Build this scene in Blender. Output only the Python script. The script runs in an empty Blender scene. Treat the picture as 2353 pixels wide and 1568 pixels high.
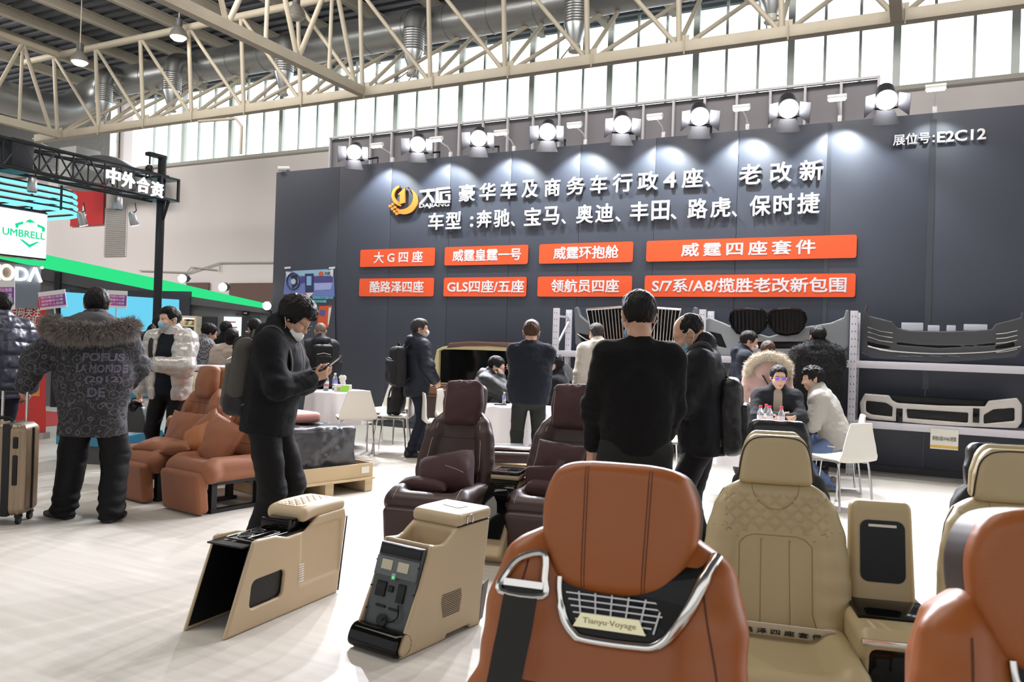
import bpy, bmesh, math, random
import numpy as np
from mathutils import Vector, Matrix
from mathutils.bvhtree import BVHTree
C = bpy.context.scene.collection
R = math.radians
rnd = random.Random(7)

# ------------------------------------------------------------------ camera
CAM_H, PITCH, ROLL = 1.43, R(.26523), R(1.85537)
cd = bpy.data.cameras.new('camera'); cam = bpy.data.objects.new('camera', cd); C.objects.link(cam)
cd.sensor_width = 36.0; cd.lens = 1840 / 2353 * 36.0; cd.clip_start = .05; cd.clip_end = 300
_cr, _sr, _cp, _sp = math.cos(ROLL), math.sin(ROLL), math.cos(PITCH), math.sin(PITCH)
def _v(x, y): return Vector((x, _cp + _sp * y, _sp - _cp * y))
_f = Vector((0, _cp, _sp))
_rt = Vector((_cr, -_sp * _sr, _cp * _sr)); _rt.normalize()
_up = _rt.cross(_f)
cam.matrix_world = Matrix(((_rt.x, _up.x, -_f.x, 0), (_rt.y, _up.y, -_f.y, 0), (_rt.z, _up.z, -_f.z, CAM_H), (0, 0, 0, 1)))
cd.dof.use_dof = True; cd.dof.focus_distance = 7.0; cd.dof.aperture_fstop = 7.0
sc = bpy.context.scene
sc.camera = cam
# ------------------------------------------------------------------ world, exposure
sc.view_settings.view_transform = 'Standard'; sc.view_settings.look = 'None'
sc.view_settings.exposure = 0.0; sc.view_settings.gamma = 1.0; sc.view_settings.use_curve_mapping = False
wd = bpy.data.worlds.new('overcast_sky'); sc.world = wd; wd.use_nodes = True
nt = wd.node_tree; nt.nodes.clear()
_o = nt.nodes.new('ShaderNodeOutputWorld'); _b = nt.nodes.new('ShaderNodeBackground')
_tc = nt.nodes.new('ShaderNodeTexCoord'); _s = nt.nodes.new('ShaderNodeSeparateXYZ'); _r = nt.nodes.new('ShaderNodeValToRGB')
# overcast sky: bright above the skyline, brightest on the window side of the hall
_dp = nt.nodes.new('ShaderNodeVectorMath'); _dp.operation = 'DOT_PRODUCT'; _dp.inputs[1].default_value = (math.sin(R(26.96)), math.cos(R(26.96)), 0)
_mr = nt.nodes.new('ShaderNodeMapRange'); _mr.inputs['From Min'].default_value = .1; _mr.inputs['From Max'].default_value = .8; _mr.inputs['To Min'].default_value = 1.0; _mr.inputs['To Max'].default_value = 5.0
nt.links.new(_tc.outputs['Generated'], _s.inputs[0]); nt.links.new(_s.outputs['Z'], _r.inputs[0]); nt.links.new(_tc.outputs['Generated'], _dp.inputs[0]); nt.links.new(_dp.outputs['Value'], _mr.inputs['Value'])
_r.color_ramp.elements[0].position = -.1 + .1; _r.color_ramp.elements[0].color = (.22, .22, .22, 1)
_r.color_ramp.elements[1].position = .16; _r.color_ramp.elements[1].color = (1.0, 1.0, 1.0, 1)
nt.links.new(_r.outputs[0], _b.inputs[0]); nt.links.new(_mr.outputs[0], _b.inputs[1]); nt.links.new(_b.outputs[0], _o.inputs[0])
try:
    sc.cycles.max_bounces = 6; sc.cycles.diffuse_bounces = 3; sc.cycles.glossy_bounces = 3
    sc.cycles.transmission_bounces = 4; sc.cycles.transparent_max_bounces = 8
    sc.cycles.use_denoising = True; sc.cycles.use_adaptive_sampling = True; sc.cycles.adaptive_threshold = .03; sc.cycles.sample_clamp_indirect = 6.0
    sc.cycles.caustics_reflective = False; sc.cycles.caustics_refractive = False
except Exception: pass
# lights: broad fill added under the roof in place of high-bay lamps, and spots
def area(name, loc, size, power, col=(1, 1, 1), target=None, sy=None):
    l = bpy.data.lights.new(name, 'AREA'); l.energy = power; l.color = col; l.shape = 'RECTANGLE'; l.size = size; l.size_y = sy or size
    o = bpy.data.objects.new(name, l); C.objects.link(o); o.location = loc
    d = Vector(target if target else (loc[0], loc[1], 0)) - Vector(loc)
    o.rotation_euler = d.to_track_quat('-Z', 'Y').to_euler(); return o
def spot(name, loc, target, power, ang, blend=.5, col=(1, 1, 1), r=.05):
    l = bpy.data.lights.new(name, 'SPOT'); l.energy = power; l.color = col; l.spot_size = R(ang); l.spot_blend = blend; l.shadow_soft_size = r
    o = bpy.data.objects.new(name, l); C.objects.link(o); o.location = loc
    d = Vector(target) - Vector(loc); o.rotation_euler = d.to_track_quat('-Z', 'Y').to_euler(); return o


# ------------------------------------------------------------------ frames
A_ = R(26.9595)
NX, NY = math.sin(A_), math.cos(A_)          # horizontal direction away from us, square to the booth wall
UX, UY = math.cos(A_), -math.sin(A_)         # along the booth wall, to the right
def W(s, d, z=0.0): return Vector((s * UX + d * NX, s * UY + d * NY, z))
WROT = -A_                                   # z rotation that turns local x into U, local y into N

for _s0, _d0, _pw in ((-26, 9.0, 800), (-13, 8.5, 680), (-1, 8.5, 600)):
    area('high_bay_fill', W(_s0, _d0, 9.1), 8, _pw, (1, .95, .88), W(_s0 - 1, 19, 4.0), sy=1.2)  # added fill, tilted at the back wall to brighten it
area('high_bay_fill', W(-6, 3, 9.2), 10, 500, (1, .93, .84), sy=3)

# ------------------------------------------------------------------ materials
MATS = {}
def mat(name, col, rough=.5, metal=0., bump=0., bscale=40., spec=None, noise=0., nscale=8., emit=0., ecol=None, coat=0., sheen=0., trans=0., alpha=1., stretch=None):
    if name in MATS: return MATS[name]
    m = bpy.data.materials.new(name); m.use_nodes = True; t = m.node_tree; b = t.nodes['Principled BSDF']
    c = tuple(col) + (1,) if len(col) == 3 else col
    b.inputs['Base Color'].default_value = c; b.inputs['Roughness'].default_value = rough; b.inputs['Metallic'].default_value = metal
    if spec is not None: b.inputs['Specular IOR Level'].default_value = spec
    if coat: b.inputs['Coat Weight'].default_value = coat; b.inputs['Coat Roughness'].default_value = .08
    if sheen: b.inputs['Sheen Weight'].default_value = sheen
    if trans: b.inputs['Transmission Weight'].default_value = trans
    if alpha < 1: b.inputs['Alpha'].default_value = alpha
    if emit: b.inputs['Emission Color'].default_value = tuple(ecol or col) + (1,); b.inputs['Emission Strength'].default_value = emit
    if noise or bump:
        tc = t.nodes.new('ShaderNodeTexCoord'); src = tc.outputs['Object']
        if stretch:
            mp = t.nodes.new('ShaderNodeMapping'); mp.inputs['Scale'].default_value = stretch; t.links.new(src, mp.inputs[0]); src = mp.outputs[0]
    if noise:
        n = t.nodes.new('ShaderNodeTexNoise'); n.inputs['Scale'].default_value = nscale; n.inputs['Detail'].default_value = 4
        t.links.new(src, n.inputs['Vector']); mx = t.nodes.new('ShaderNodeMix'); mx.data_type = 'RGBA'
        mx.inputs[6].default_value = tuple(max(0, x * (1 - noise)) for x in c[:3]) + (1,); mx.inputs[7].default_value = tuple(min(1, x * (1 + noise)) for x in c[:3]) + (1,)
        t.links.new(n.outputs[0], mx.inputs[0]); t.links.new(mx.outputs[2], b.inputs['Base Color'])
    if bump:
        n2 = t.nodes.new('ShaderNodeTexNoise'); n2.inputs['Scale'].default_value = bscale; n2.inputs['Detail'].default_value = 3
        t.links.new(src, n2.inputs['Vector']); bp = t.nodes.new('ShaderNodeBump'); bp.inputs['Strength'].default_value = bump; bp.inputs['Distance'].default_value = .01
        t.links.new(n2.outputs[0], bp.inputs['Height']); t.links.new(bp.outputs[0], b.inputs['Normal'])
    MATS[name] = m; return m
def emis(name, col, st):
    if name in MATS: return MATS[name]
    m = bpy.data.materials.new(name); m.use_nodes = True; t = m.node_tree; t.nodes.clear()
    o = t.nodes.new('ShaderNodeOutputMaterial'); e = t.nodes.new('ShaderNodeEmission'); e.inputs[0].default_value = tuple(col) + (1,); e.inputs[1].default_value = st
    t.links.new(e.outputs[0], o.inputs[0]); MATS[name] = m; return m

# ------------------------------------------------------------------ objects
def props(o, label=None, cat=None, group=None, kind=None):
    if label: o['label'] = label
    if cat: o['category'] = cat
    if group: o['group'] = group
    if kind: o['kind'] = kind
    return o
def thing(name, label, cat, loc=(0, 0, 0), rotz=0., group=None):
    o = bpy.data.objects.new(name, None); C.objects.link(o); o.location = loc; o.rotation_euler = (0, 0, rotz); o.empty_display_size = .1
    return props(o, label, cat, group)
def mesh_obj(name, v, f, m, parent=None, smooth=True, ang=40, loc=None, rot=None, label=None):
    me = bpy.data.meshes.new(name)
    if isinstance(f, np.ndarray) and len(f):
        v = np.asarray(v, np.float32); nf, k = f.shape
        me.vertices.add(len(v)); me.vertices.foreach_set('co', v.ravel())
        me.loops.add(nf * k); me.loops.foreach_set('vertex_index', f.astype(np.int32).ravel())
        me.polygons.add(nf); me.polygons.foreach_set('loop_start', np.arange(0, nf * k, k, dtype=np.int32))
        me.update(calc_edges=True)
    else:
        me.from_pydata([tuple(p) for p in v], [], [tuple(q) for q in f]); me.update()
    if smooth and len(me.polygons):
        me.polygons.foreach_set('use_smooth', [True] * len(me.polygons))
        if ang: me.set_sharp_from_angle(angle=R(ang))
    for q in (m if isinstance(m, (list, tuple)) else [m]): me.materials.append(q)
    o = bpy.data.objects.new(name, me); C.objects.link(o)
    if parent: o.parent = parent
    if loc is not None: o.location = loc
    if rot is not None: o.rotation_euler = rot
    if label: o['label'] = label
    return o
def copy_tree(o, parent=None):
    c = o.copy(); C.objects.link(c)
    if parent: c.parent = parent
    for ch in list(o.children): copy_tree(ch, c)
    return c
def rotm(ax, deg): return Matrix.Rotation(R(deg), 3, ax)

class MB:
    def __init__(s): s.v = []; s.f = []
    def add(s, v, f):
        n = len(s.v); s.v += [tuple(p) for p in v]; s.f += [tuple(i + n for i in q) for q in f]; return s
    def box(s, c, d, rot=None, taper=None):
        x, y, z = d[0] / 2, d[1] / 2, d[2] / 2
        tx, ty = taper if taper else (1, 1)
        v = [(-x, -y, -z), (x, -y, -z), (x, y, -z), (-x, y, -z), (-x * tx, -y * ty, z), (x * tx, -y * ty, z), (x * tx, y * ty, z), (-x * tx, y * ty, z)]
        M = rot or Matrix.Identity(3); c = Vector(c)
        return s.add([M @ Vector(p) + c for p in v], [(0, 3, 2, 1), (4, 5, 6, 7), (0, 1, 5, 4), (1, 2, 6, 5), (2, 3, 7, 6), (3, 0, 4, 7)])
    def tube(s, pts, r, n=8, closed=False, flat=None):
        P = [Vector(p) for p in pts]; N = len(P); rs = r if isinstance(r, (list, tuple)) else [r] * N
        T = []
        for i in range(N):
            a = P[(i - 1) % N] if (closed or i > 0) else P[i]; b = P[(i + 1) % N] if (closed or i < N - 1) else P[i]
            T.append((b - a).normalized())
        ref = Vector((0, 0, 1)) if abs(T[0].z) < .9 else Vector((1, 0, 0))
        u = T[0].cross(ref).normalized(); V = []; F = []
        for i in range(N):
            u = (u - T[i] * u.dot(T[i])).normalized(); w = T[i].cross(u)
            for k in range(n):
                a = 2 * math.pi * k / n; V.append(P[i] + u * math.cos(a) * rs[i] + w * math.sin(a) * rs[i] * (flat or 1))
        M = N if closed else N - 1
        for i in range(M):
            j = (i + 1) % N
            for k in range(n): F.append((i * n + k, i * n + (k + 1) % n, j * n + (k + 1) % n, j * n + k))
        if not closed: F.append(tuple(range(n - 1, -1, -1))); F.append(tuple((N - 1) * n + k for k in range(n)))
        return s.add(V, F)
    def cyl(s, a, b, r0, r1=None, n=16): return s.tube([a, b], [r0, r0 if r1 is None else r1], n)
    def bar(s, a, b, w, h=None):      # rectangular bar
        a, b = Vector(a), Vector(b); t = (b - a); L = t.length; t.normalize()
        ref = Vector((0, 0, 1)) if abs(t.z) < .95 else Vector((0, 1, 0))
        x = t.cross(ref).normalized(); y = x.cross(t)
        M = Matrix((x, t, y)).transposed()
        return s.box((a + b) / 2, (w, L, h or w), M)
    def lathe(s, prof, c=(0, 0, 0), n=20, rot=None):
        V = []; F = []; c = Vector(c); M = rot or Matrix.Identity(3)
        for r, z in prof:
            for k in range(n):
                a = 2 * math.pi * k / n; V.append(M @ Vector((r * math.cos(a), r * math.sin(a), z)) + c)
        for i in range(len(prof) - 1):
            for k in range(n): F.append((i * n + k, i * n + (k + 1) % n, (i + 1) * n + (k + 1) % n, (i + 1) * n + k))
        F.append(tuple(range(n - 1, -1, -1))); F.append(tuple((len(prof) - 1) * n + k for k in range(n)))
        return s.add(V, F)
    def prism(s, poly, z0, z1, fn=None):
        fn = fn or (lambda x, y, z: (x, y, z)); n = len(poly)
        V = [fn(x, y, z0) for x, y in poly] + [fn(x, y, z1) for x, y in poly]
        F = [tuple(range(n - 1, -1, -1)), tuple(range(n, 2 * n))] + [(i, (i + 1) % n, (i + 1) % n + n, i + n) for i in range(n)]
        return s.add(V, F)
    def ring(s, outer, inner, z0, z1, fn=None):      # frame between two loops of equal count
        fn = fn or (lambda x, y, z: (x, y, z)); n = len(outer)
        V = [fn(x, y, z) for z in (z0, z1) for L in (outer, inner) for x, y in L]; F = []
        for i in range(n):
            j = (i + 1) % n
            F += [(i, n + i, n + j, j), (2 * n + i, 2 * n + j, 3 * n + j, 3 * n + i), (i, j, 2 * n + j, 2 * n + i), (n + j, n + i, 3 * n + i, 3 * n + j)]
        return s.add(V, F)
    def obj(s, name, m, parent=None, bevel=0, smooth=True, ang=40, loc=None, rot=None, label=None, seg=2):
        o = mesh_obj(name, s.v, s.f, m, parent, smooth, ang, loc, rot, label)
        bm = bmesh.new(); bm.from_mesh(o.data); bmesh.ops.recalc_face_normals(bm, faces=bm.faces)
        if bevel:
            ed = [e for e in bm.edges if len(e.link_faces) == 2 and e.calc_face_angle(0) > .5]
            bmesh.ops.bevel(bm, geom=ed, offset=bevel, segments=seg, profile=.5, affect='EDGES', clamp_overlap=True)
        bm.to_mesh(o.data); bm.free()
        if smooth:
            o.data.polygons.foreach_set('use_smooth', [True] * len(o.data.polygons))
            if ang: o.data.set_sharp_from_angle(angle=R(ang))
        return o
def rrect(w, h, r, n=5, cx=0, cy=0):
    out = []
    for sx, sy, a0 in ((1, 1, 0), (-1, 1, 90), (-1, -1, 180), (1, -1, 270)):
        for k in range(n + 1):
            a = R(a0 + 90 * k / n); out.append((cx + sx * (w / 2 - r) + r * math.cos(a), cy + sy * (h / 2 - r) + r * math.sin(a)))
    return out
def circ(r, n=24, cx=0, cy=0): return [(cx + r * math.cos(2 * math.pi * k / n), cy + r * math.sin(2 * math.pi * k / n)) for k in range(n)]
def spline(P, n=8, closed=False):
    P = [Vector(p) for p in P]; out = []; N = len(P)
    for i in range(N if closed else N - 1):
        g = lambda k: P[k % N] if closed else P[max(0, min(N - 1, k))]
        a, b, c, d = g(i - 1), g(i), g(i + 1), g(i + 2)
        for k in range(n):
            t = k / n; out.append(.5 * ((2 * b) + (c - a) * t + (2 * a - 5 * b + 4 * c - d) * t * t + (3 * b - a - 3 * c + d) * t ** 3))
    if not closed: out.append(P[-1])
    return out

# text as real lettering, baked to mesh. M maps (x, y, z) of the text plane (x right, y up, z out) to parent space
def text(name, s, m, M, width=None, height=None, depth=.0, bold=0., parent=None, spacing=1., align='LEFT', label=None, shear=0., project=None):
    cu = bpy.data.curves.new(name, 'FONT'); cu.body = s; cu.space_character = spacing; cu.resolution_u = 3; cu.shear = shear
    cu.extrude = .02; cu.bevel_depth = bold; cu.bevel_resolution = 0
    t = bpy.data.objects.new(name, cu); C.objects.link(t); bpy.context.view_layer.update()
    dg = bpy.context.evaluated_depsgraph_get(); me = bpy.data.meshes.new_from_object(t.evaluated_get(dg))
    bpy.data.objects.remove(t)
    n = len(me.vertices); co = np.zeros(n * 3, np.float32); me.vertices.foreach_get('co', co); co = co.reshape(-1, 3)
    lo, hi = co.min(0), co.max(0); co[:, 0] -= lo[0]; co[:, 1] -= lo[1]; w0, h0 = hi[0] - lo[0], hi[1] - lo[1]
    sx = width / w0 if width else None; sy = height / h0 if height else None
    sx = sx or sy; sy = sy or sx
    co[:, 0] *= sx; co[:, 1] *= sy; co[:, 2] = (co[:, 2] - lo[2]) / max(hi[2] - lo[2], 1e-6) * (depth or .001)
    bm = bmesh.new(); bm.from_mesh(me); bm.verts.ensure_lookup_table()
    for i, v in enumerate(bm.verts): v.co = co[i]
    bmesh.ops.remove_doubles(bm, verts=bm.verts, dist=1e-5)
    for v in bm.verts: v.co = M @ v.co if not project else project(M @ v.co)
    bmesh.ops.recalc_face_normals(bm, faces=bm.faces)
    bm.to_mesh(me); bm.free(); me.name = name; me.materials.clear(); me.materials.append(m)
    o = bpy.data.objects.new(name, me); C.objects.link(o)
    if parent: o.parent = parent
    if label: o['label'] = label
    return o
def plane_m(o, x, y):       # 4x4 with origin o, x axis, y axis, z = x cross y
    x, y = Vector(x).normalized(), Vector(y).normalized(); z = x.cross(y)
    return Matrix(((x.x, y.x, z.x, o[0]), (x.y, y.y, z.y, o[1]), (x.z, y.z, z.z, o[2]), (0, 0, 0, 1)))

# ------------------------------------------------------------------ implicit solids
def vnoise(p, seed=0):
    p = np.asarray(p, np.float32); i = np.floor(p).astype(np.int64); f = p - i; f = f * f * (3 - 2 * f)
    def h(a, b, c):
        n = (a * 374761393 + b * 668265263 + c * 2147483647 + seed * 144665) & 0xffffffff
        n = ((n ^ (n >> 13)) * 1274126177) & 0xffffffff
        return ((n ^ (n >> 16)) & 0xffff).astype(np.float32) / 32768. - 1
    x, y, z = i[..., 0], i[..., 1], i[..., 2]; u, v, w = f[..., 0], f[..., 1], f[..., 2]
    c = lambda a, b: h(x + a, y + b, z) * (1 - w) + h(x + a, y + b, z + 1) * w
    return (c(0, 0) * (1 - u) + c(1, 0) * u) * (1 - v) + (c(0, 1) * (1 - u) + c(1, 1) * u) * v
class SD:
    def __init__(s, lo, hi, h):
        s.lo = np.array(lo, np.float32); s.h = h; s.n = np.ceil((np.array(hi) - s.lo) / h).astype(int) + 1
        s.V = np.full(tuple(s.n), 9., np.float32)
    def _do(s, fn, lo, hi, k, mode):
        m = k + 3 * s.h
        a = np.clip(np.floor((np.array(lo) - m - s.lo) / s.h).astype(int), 0, s.n); b = np.clip(np.ceil((np.array(hi) + m - s.lo) / s.h).astype(int) + 1, 0, s.n)
        if (b <= a).any(): return s
        g = np.stack(np.meshgrid(*[s.lo[i] + s.h * np.arange(a[i], b[i], dtype=np.float32) for i in range(3)], indexing='ij'), -1)
        d = fn(g).astype(np.float32); sl = tuple(slice(a[i], b[i]) for i in range(3)); v = s.V[sl]
        if mode == 'u':
            if k > 0: hh = np.maximum(k - np.abs(v - d), 0) / k; s.V[sl] = np.minimum(v, d) - hh * hh * k * .25
            else: s.V[sl] = np.minimum(v, d)
        elif mode == 's':
            d = -d
            if k > 0: hh = np.maximum(k - np.abs(v - d), 0) / k; s.V[sl] = np.maximum(v, d) + hh * hh * k * .25
            else: s.V[sl] = np.maximum(v, d)
        return s
    def cone(s, a, b, ra, rb=None, k=.02, sc=None, F=None, mode='u'):
        rb = ra if rb is None else rb; a = np.array(a, np.float32); b = np.array(b, np.float32); Q = np.array(F, np.float32) if F is not None else None
        q = np.array(sc, np.float32) if sc is not None else None
        def tr(p):
            if Q is not None: p = p @ Q
            if q is not None: p = p / q
            return p
        A, B = tr(a), tr(b); ba = B - A; l2 = max(float(ba @ ba), 1e-9); ms = float(q.min()) if q is not None else 1.
        def fn(p):
            p = tr(p) - A; t = np.clip((p @ ba) / l2, 0, 1)
            return (np.linalg.norm(p - t[..., None] * ba, axis=-1) - (ra + (rb - ra) * t)) * ms
        rr = max(ra, rb) * (float(q.max()) if q is not None else 1.)
        return s._do(fn, np.minimum(a, b) - rr, np.maximum(a, b) + rr, k, mode)
    def ell(s, c, r, k=.02, F=None, mode='u'):
        c = np.array(c, np.float32); r = np.array(r, np.float32); Q = np.array(F, np.float32) if F is not None else None
        def fn(p):
            p = p - c
            if Q is not None: p = p @ Q
            k0 = np.linalg.norm(p / r, axis=-1); k1 = np.linalg.norm(p / (r * r), axis=-1); return k0 * (k0 - 1) / np.maximum(k1, 1e-6)
        e = float(r.max()) if F is not None else r
        return s._do(fn, c - e, c + e, k, mode)
    def box(s, c, half, rr=.02, k=.02, F=None, mode='u', fn2=None):
        c = np.array(c, np.float32); hf = np.array(half, np.float32) - rr; Q = np.array(F, np.float32) if F is not None else None
        def fn(p):
            p = p - c
            if Q is not None: p = p @ Q
            if fn2: p = fn2(p)
            q = np.abs(p) - hf; return np.linalg.norm(np.maximum(q, 0), axis=-1) + np.minimum(q.max(-1), 0) - rr
        e = float(np.linalg.norm(half)) if F is not None else np.array(half)
        if fn2: e = e * 1.5
        return s._do(fn, c - e, c + e, k, mode)
    def fn(s, f, lo, hi, k=.0, mode='u'): return s._do(f, np.array(lo), np.array(hi), k, mode)
    def mesh(s):
        V = s.V; S = V < 0; n = np.array(V.shape) - 1
        corners = [(i, j, k) for i in (0, 1) for j in (0, 1) for k in (0, 1)]
        sl = lambda o: tuple(slice(o[a], n[a] + o[a]) for a in range(3))
        cnt = np.zeros(tuple(n), np.int8)
        for c in corners: cnt += S[sl(c)]
        act = (cnt > 0) & (cnt < 8); ijk = np.argwhere(act)
        idx = np.full(tuple(n), -1, np.int32); idx[act] = np.arange(len(ijk), dtype=np.int32)
        acc = np.zeros((len(ijk), 3), np.float32); num = np.zeros(len(ijk), np.float32)
        val = {c: V[ijk[:, 0] + c[0], ijk[:, 1] + c[1], ijk[:, 2] + c[2]] for c in corners}
        for c in corners:
            for ax in range(3):
                if c[ax]: continue
                d = list(c); d[ax] = 1; va, vb = val[c], val[tuple(d)]; m = (va < 0) != (vb < 0)
                t = va[m] / (va[m] - vb[m]); p = np.repeat(np.array(c, np.float32)[None], m.sum(), 0); p[:, ax] += t
                acc[m] += p; num[m] += 1
        P = s.lo + s.h * (ijk + acc / np.maximum(num, 1)[:, None]); F = []
        for ax in range(3):
            o = [0, 0, 0]; o[ax] = 1; e0 = S[tuple(slice(0, S.shape[a] - o[a]) for a in range(3))]; e1 = S[tuple(slice(o[a], None) for a in range(3))]
            E = np.argwhere(e0 != e1); b, c = (ax + 1) % 3, (ax + 2) % 3
            E = E[(E[:, b] > 0) & (E[:, c] > 0) & (E[:, b] < n[b]) & (E[:, c] < n[c])]
            if not len(E): continue
            q = []
            for db, dc in ((1, 1), (0, 1), (0, 0), (1, 0)):
                g = E.copy(); g[:, b] -= db; g[:, c] -= dc; q.append(idx[g[:, 0], g[:, 1], g[:, 2]])
            q = np.stack(q, 1); fl = ~S[E[:, 0], E[:, 1], E[:, 2]]; q[fl] = q[fl][:, ::-1]; F.append(q)
        F = np.concatenate(F) if F else np.zeros((0, 4), np.int32)
        return P, F[(F >= 0).all(1)]
    def obj(s, name, m, parent=None, disp=None, ang=0, label=None, relax=1):
        P, F = s.mesh()
        for _ in range(relax): P = relaxed(P, F)
        if disp is not None: P = P + normals(P, F) * np.asarray(disp(P))[:, None]
        return mesh_obj(name, P, F, m, parent, True, ang, label=label)
def normals(P, F):
    n = np.cross(P[F[:, 2]] - P[F[:, 0]], P[F[:, 3]] - P[F[:, 1]]); N = np.zeros_like(P)
    for i in range(4): np.add.at(N, F[:, i], n)
    return N / np.maximum(np.linalg.norm(N, axis=1), 1e-9)[:, None]
def relaxed(P, F, w=.5):
    S = np.zeros_like(P); c = np.zeros(len(P), np.float32)
    for i in range(4):
        for j in (1, 3):
            np.add.at(S, F[:, i], P[F[:, (i + j) % 4]]); np.add.at(c, F[:, i], 1)
    return P * (1 - w) + w * S / np.maximum(c, 1)[:, None]
def rm(M): return np.array([list(r) for r in M])          # mathutils 3x3 -> numpy (columns = local axes)

# ------------------------------------------------------------------ survey helpers: sight lines to real points at a known depth
def ray(x, y):
    x = (x - 1176.5) / 1840; y = (y - 784) / 1840
    x, y = _cr * x + _sr * y, -_sr * x + _cr * y
    return Vector((x, _cp + _sp * y, _sp - _cp * y))
def at(x, y, Y):
    v = ray(x, y); return v * (Y / v.y) + Vector((0, 0, CAM_H))
def ground(x, y, z=0.):
    v = ray(x, y); return v * ((z - CAM_H) / v.z) + Vector((0, 0, CAM_H))
def onwall(x, y, d):
    v = ray(x, y); t = d / (NX * v.x + NY * v.y); p = v * t
    return UX * p.x + UY * p.y, p.z + CAM_H

# ------------------------------------------------------------------ setting: the hall
mFloor = bpy.data.materials.new('pale_vinyl_floor'); mFloor.use_nodes = True
t = mFloor.node_tree; b = t.nodes['Principled BSDF']; tc = t.nodes.new('ShaderNodeTexCoord'); mp = t.nodes.new('ShaderNodeMapping'); mp.inputs['Scale'].default_value = (.6, 9, 1); mp.inputs['Rotation'].default_value = (0, 0, .25)
n = t.nodes.new('ShaderNodeTexNoise'); n.inputs['Scale'].default_value = 2.2; n.inputs['Detail'].default_value = 6; cr = t.nodes.new('ShaderNodeValToRGB')
cr.color_ramp.elements[0].position = .3; cr.color_ramp.elements[0].color = (.52, .49, .44, 1); cr.color_ramp.elements[1].position = .7; cr.color_ramp.elements[1].color = (.61, .575, .525, 1)
t.links.new(tc.outputs['Object'], mp.inputs[0]); t.links.new(mp.outputs[0], n.inputs['Vector']); t.links.new(n.outputs[0], cr.inputs[0]); t.links.new(cr.outputs[0], b.inputs['Base Color'])
b.inputs['Roughness'].default_value = .42; b.inputs['Specular IOR Level'].default_value = .45
o = MB().box((-8, 8, -.05), (60, 40, .1)).obj('floor', mFloor, smooth=False); o['kind'] = 'structure'; o.rotation_euler = (0, 0, WROT)
mWall = mat('white_plaster_wall', (.80, .755, .76), .85, bump=.15, bscale=6, noise=.04, nscale=.4)
def wbox(mb, s0, s1, d0, d1, z0, z1): return mb.box(((s0 + s1) / 2, (d0 + d1) / 2, (z0 + z1) / 2), (s1 - s0, d1 - d0, z1 - z0))
def wobj(mb, name, m, parent=None, bevel=0, kind=None, **k):
    o = mb.obj(name, m, parent, bevel, **k)
    if not parent: o.rotation_euler = (0, 0, WROT)
    if kind: o['kind'] = kind
    return o
WSILL, WTOP = 7.22, 10.3
mb = MB(); wbox(mb, -46, 14, 19, 19.35, 0, WSILL); wbox(mb, -46, 14, 19, 19.35, WTOP, 11); wbox(mb, -46, -25.4, 19, 19.35, WSILL, WTOP)
wobj(mb, 'wall_back', mWall, kind='structure', smooth=False)
mb = MB(); wbox(mb, -30.3, -29.6, 18.6, 19.02, 0, WSILL); wobj(mb, 'trim_1', mWall, kind='structure', smooth=False)
mb = MB(); wbox(mb, -25.4, 14, 18.85, 19.1, WSILL - .09, WSILL); wobj(mb, 'trim_2', mat('window_sill_paint', (.55, .54, .5), .6), kind='structure')
mFoil = mat('crinkled_foil', (.62, .62, .60), .32, .85, bump=1.0, bscale=9)
mb = MB(); wbox(mb, -46, -25.6, 18.6, 18.95, 7.3, 11); wobj(mb, 'trim_3', mFoil, kind='structure', smooth=False)
# window band
mFrame = mat('window_mullion_paint', (.78, .86, .84), .5)
mGlass = bpy.data.materials.new('window_glass'); mGlass.use_nodes = True; t = mGlass.node_tree; t.nodes.clear()
o_ = t.nodes.new('ShaderNodeOutputMaterial'); tr = t.nodes.new('ShaderNodeBsdfTransparent'); tr.inputs[0].default_value = (.93, .97, .96, 1); gl = t.nodes.new('ShaderNodeBsdfGlossy'); gl.inputs['Roughness'].default_value = .05
mx = t.nodes.new('ShaderNodeMixShader'); mx.inputs[0].default_value = .06; t.links.new(tr.outputs[0], mx.inputs[1]); t.links.new(gl.outputs[0], mx.inputs[2]); t.links.new(mx.outputs[0], o_.inputs[0])
bay = 2.185; wi = 1
for i in range(-3, 11):
    s1 = -.6 - bay * i; s0 = s1 - bay
    mb = MB(); wbox(mb, s1 - .075, s1 + .075, 19.02, 19.12, WSILL, WTOP)
    for k in (1, 2): wbox(mb, s0 + bay * k / 3 - .03, s0 + bay * k / 3 + .03, 19.03, 19.10, WSILL, WTOP)
    wbox(mb, s0, s1, 19.0, 19.14, 8.80, 8.89); wbox(mb, s0, s1, 19.0, 19.14, WSILL, WSILL + .05)
    w = wobj(mb, 'window_%d' % wi, mFrame, kind='structure', smooth=False)
    mb = MB(); wbox(mb, s0 + .02, s1 - .02, 19.06, 19.075, WSILL + .02, WTOP); mb.obj('glass_pane', mGlass, w, smooth=False); wi += 1
# roof deck
mDeck = mat('grey_blue_roof_deck', (.13, .14, .165), .6, .0, noise=.15, nscale=1.2)
mb = MB(); pr = []; y = -9.
while y < 19.3:
    pr += [(y, 9.72), (y + .12, 9.72), (y + .17, 9.80), (y + .29, 9.80)]; y += .34
V = [(s, y, z) for s in (-44, 12) for y, z in pr]; n_ = len(pr); mb.add(V, [(i, i + 1, i + 1 + n_, i + n_) for i in range(n_ - 1)]); wobj(mb, 'ceiling', mDeck, kind='structure', smooth=False)
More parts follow.
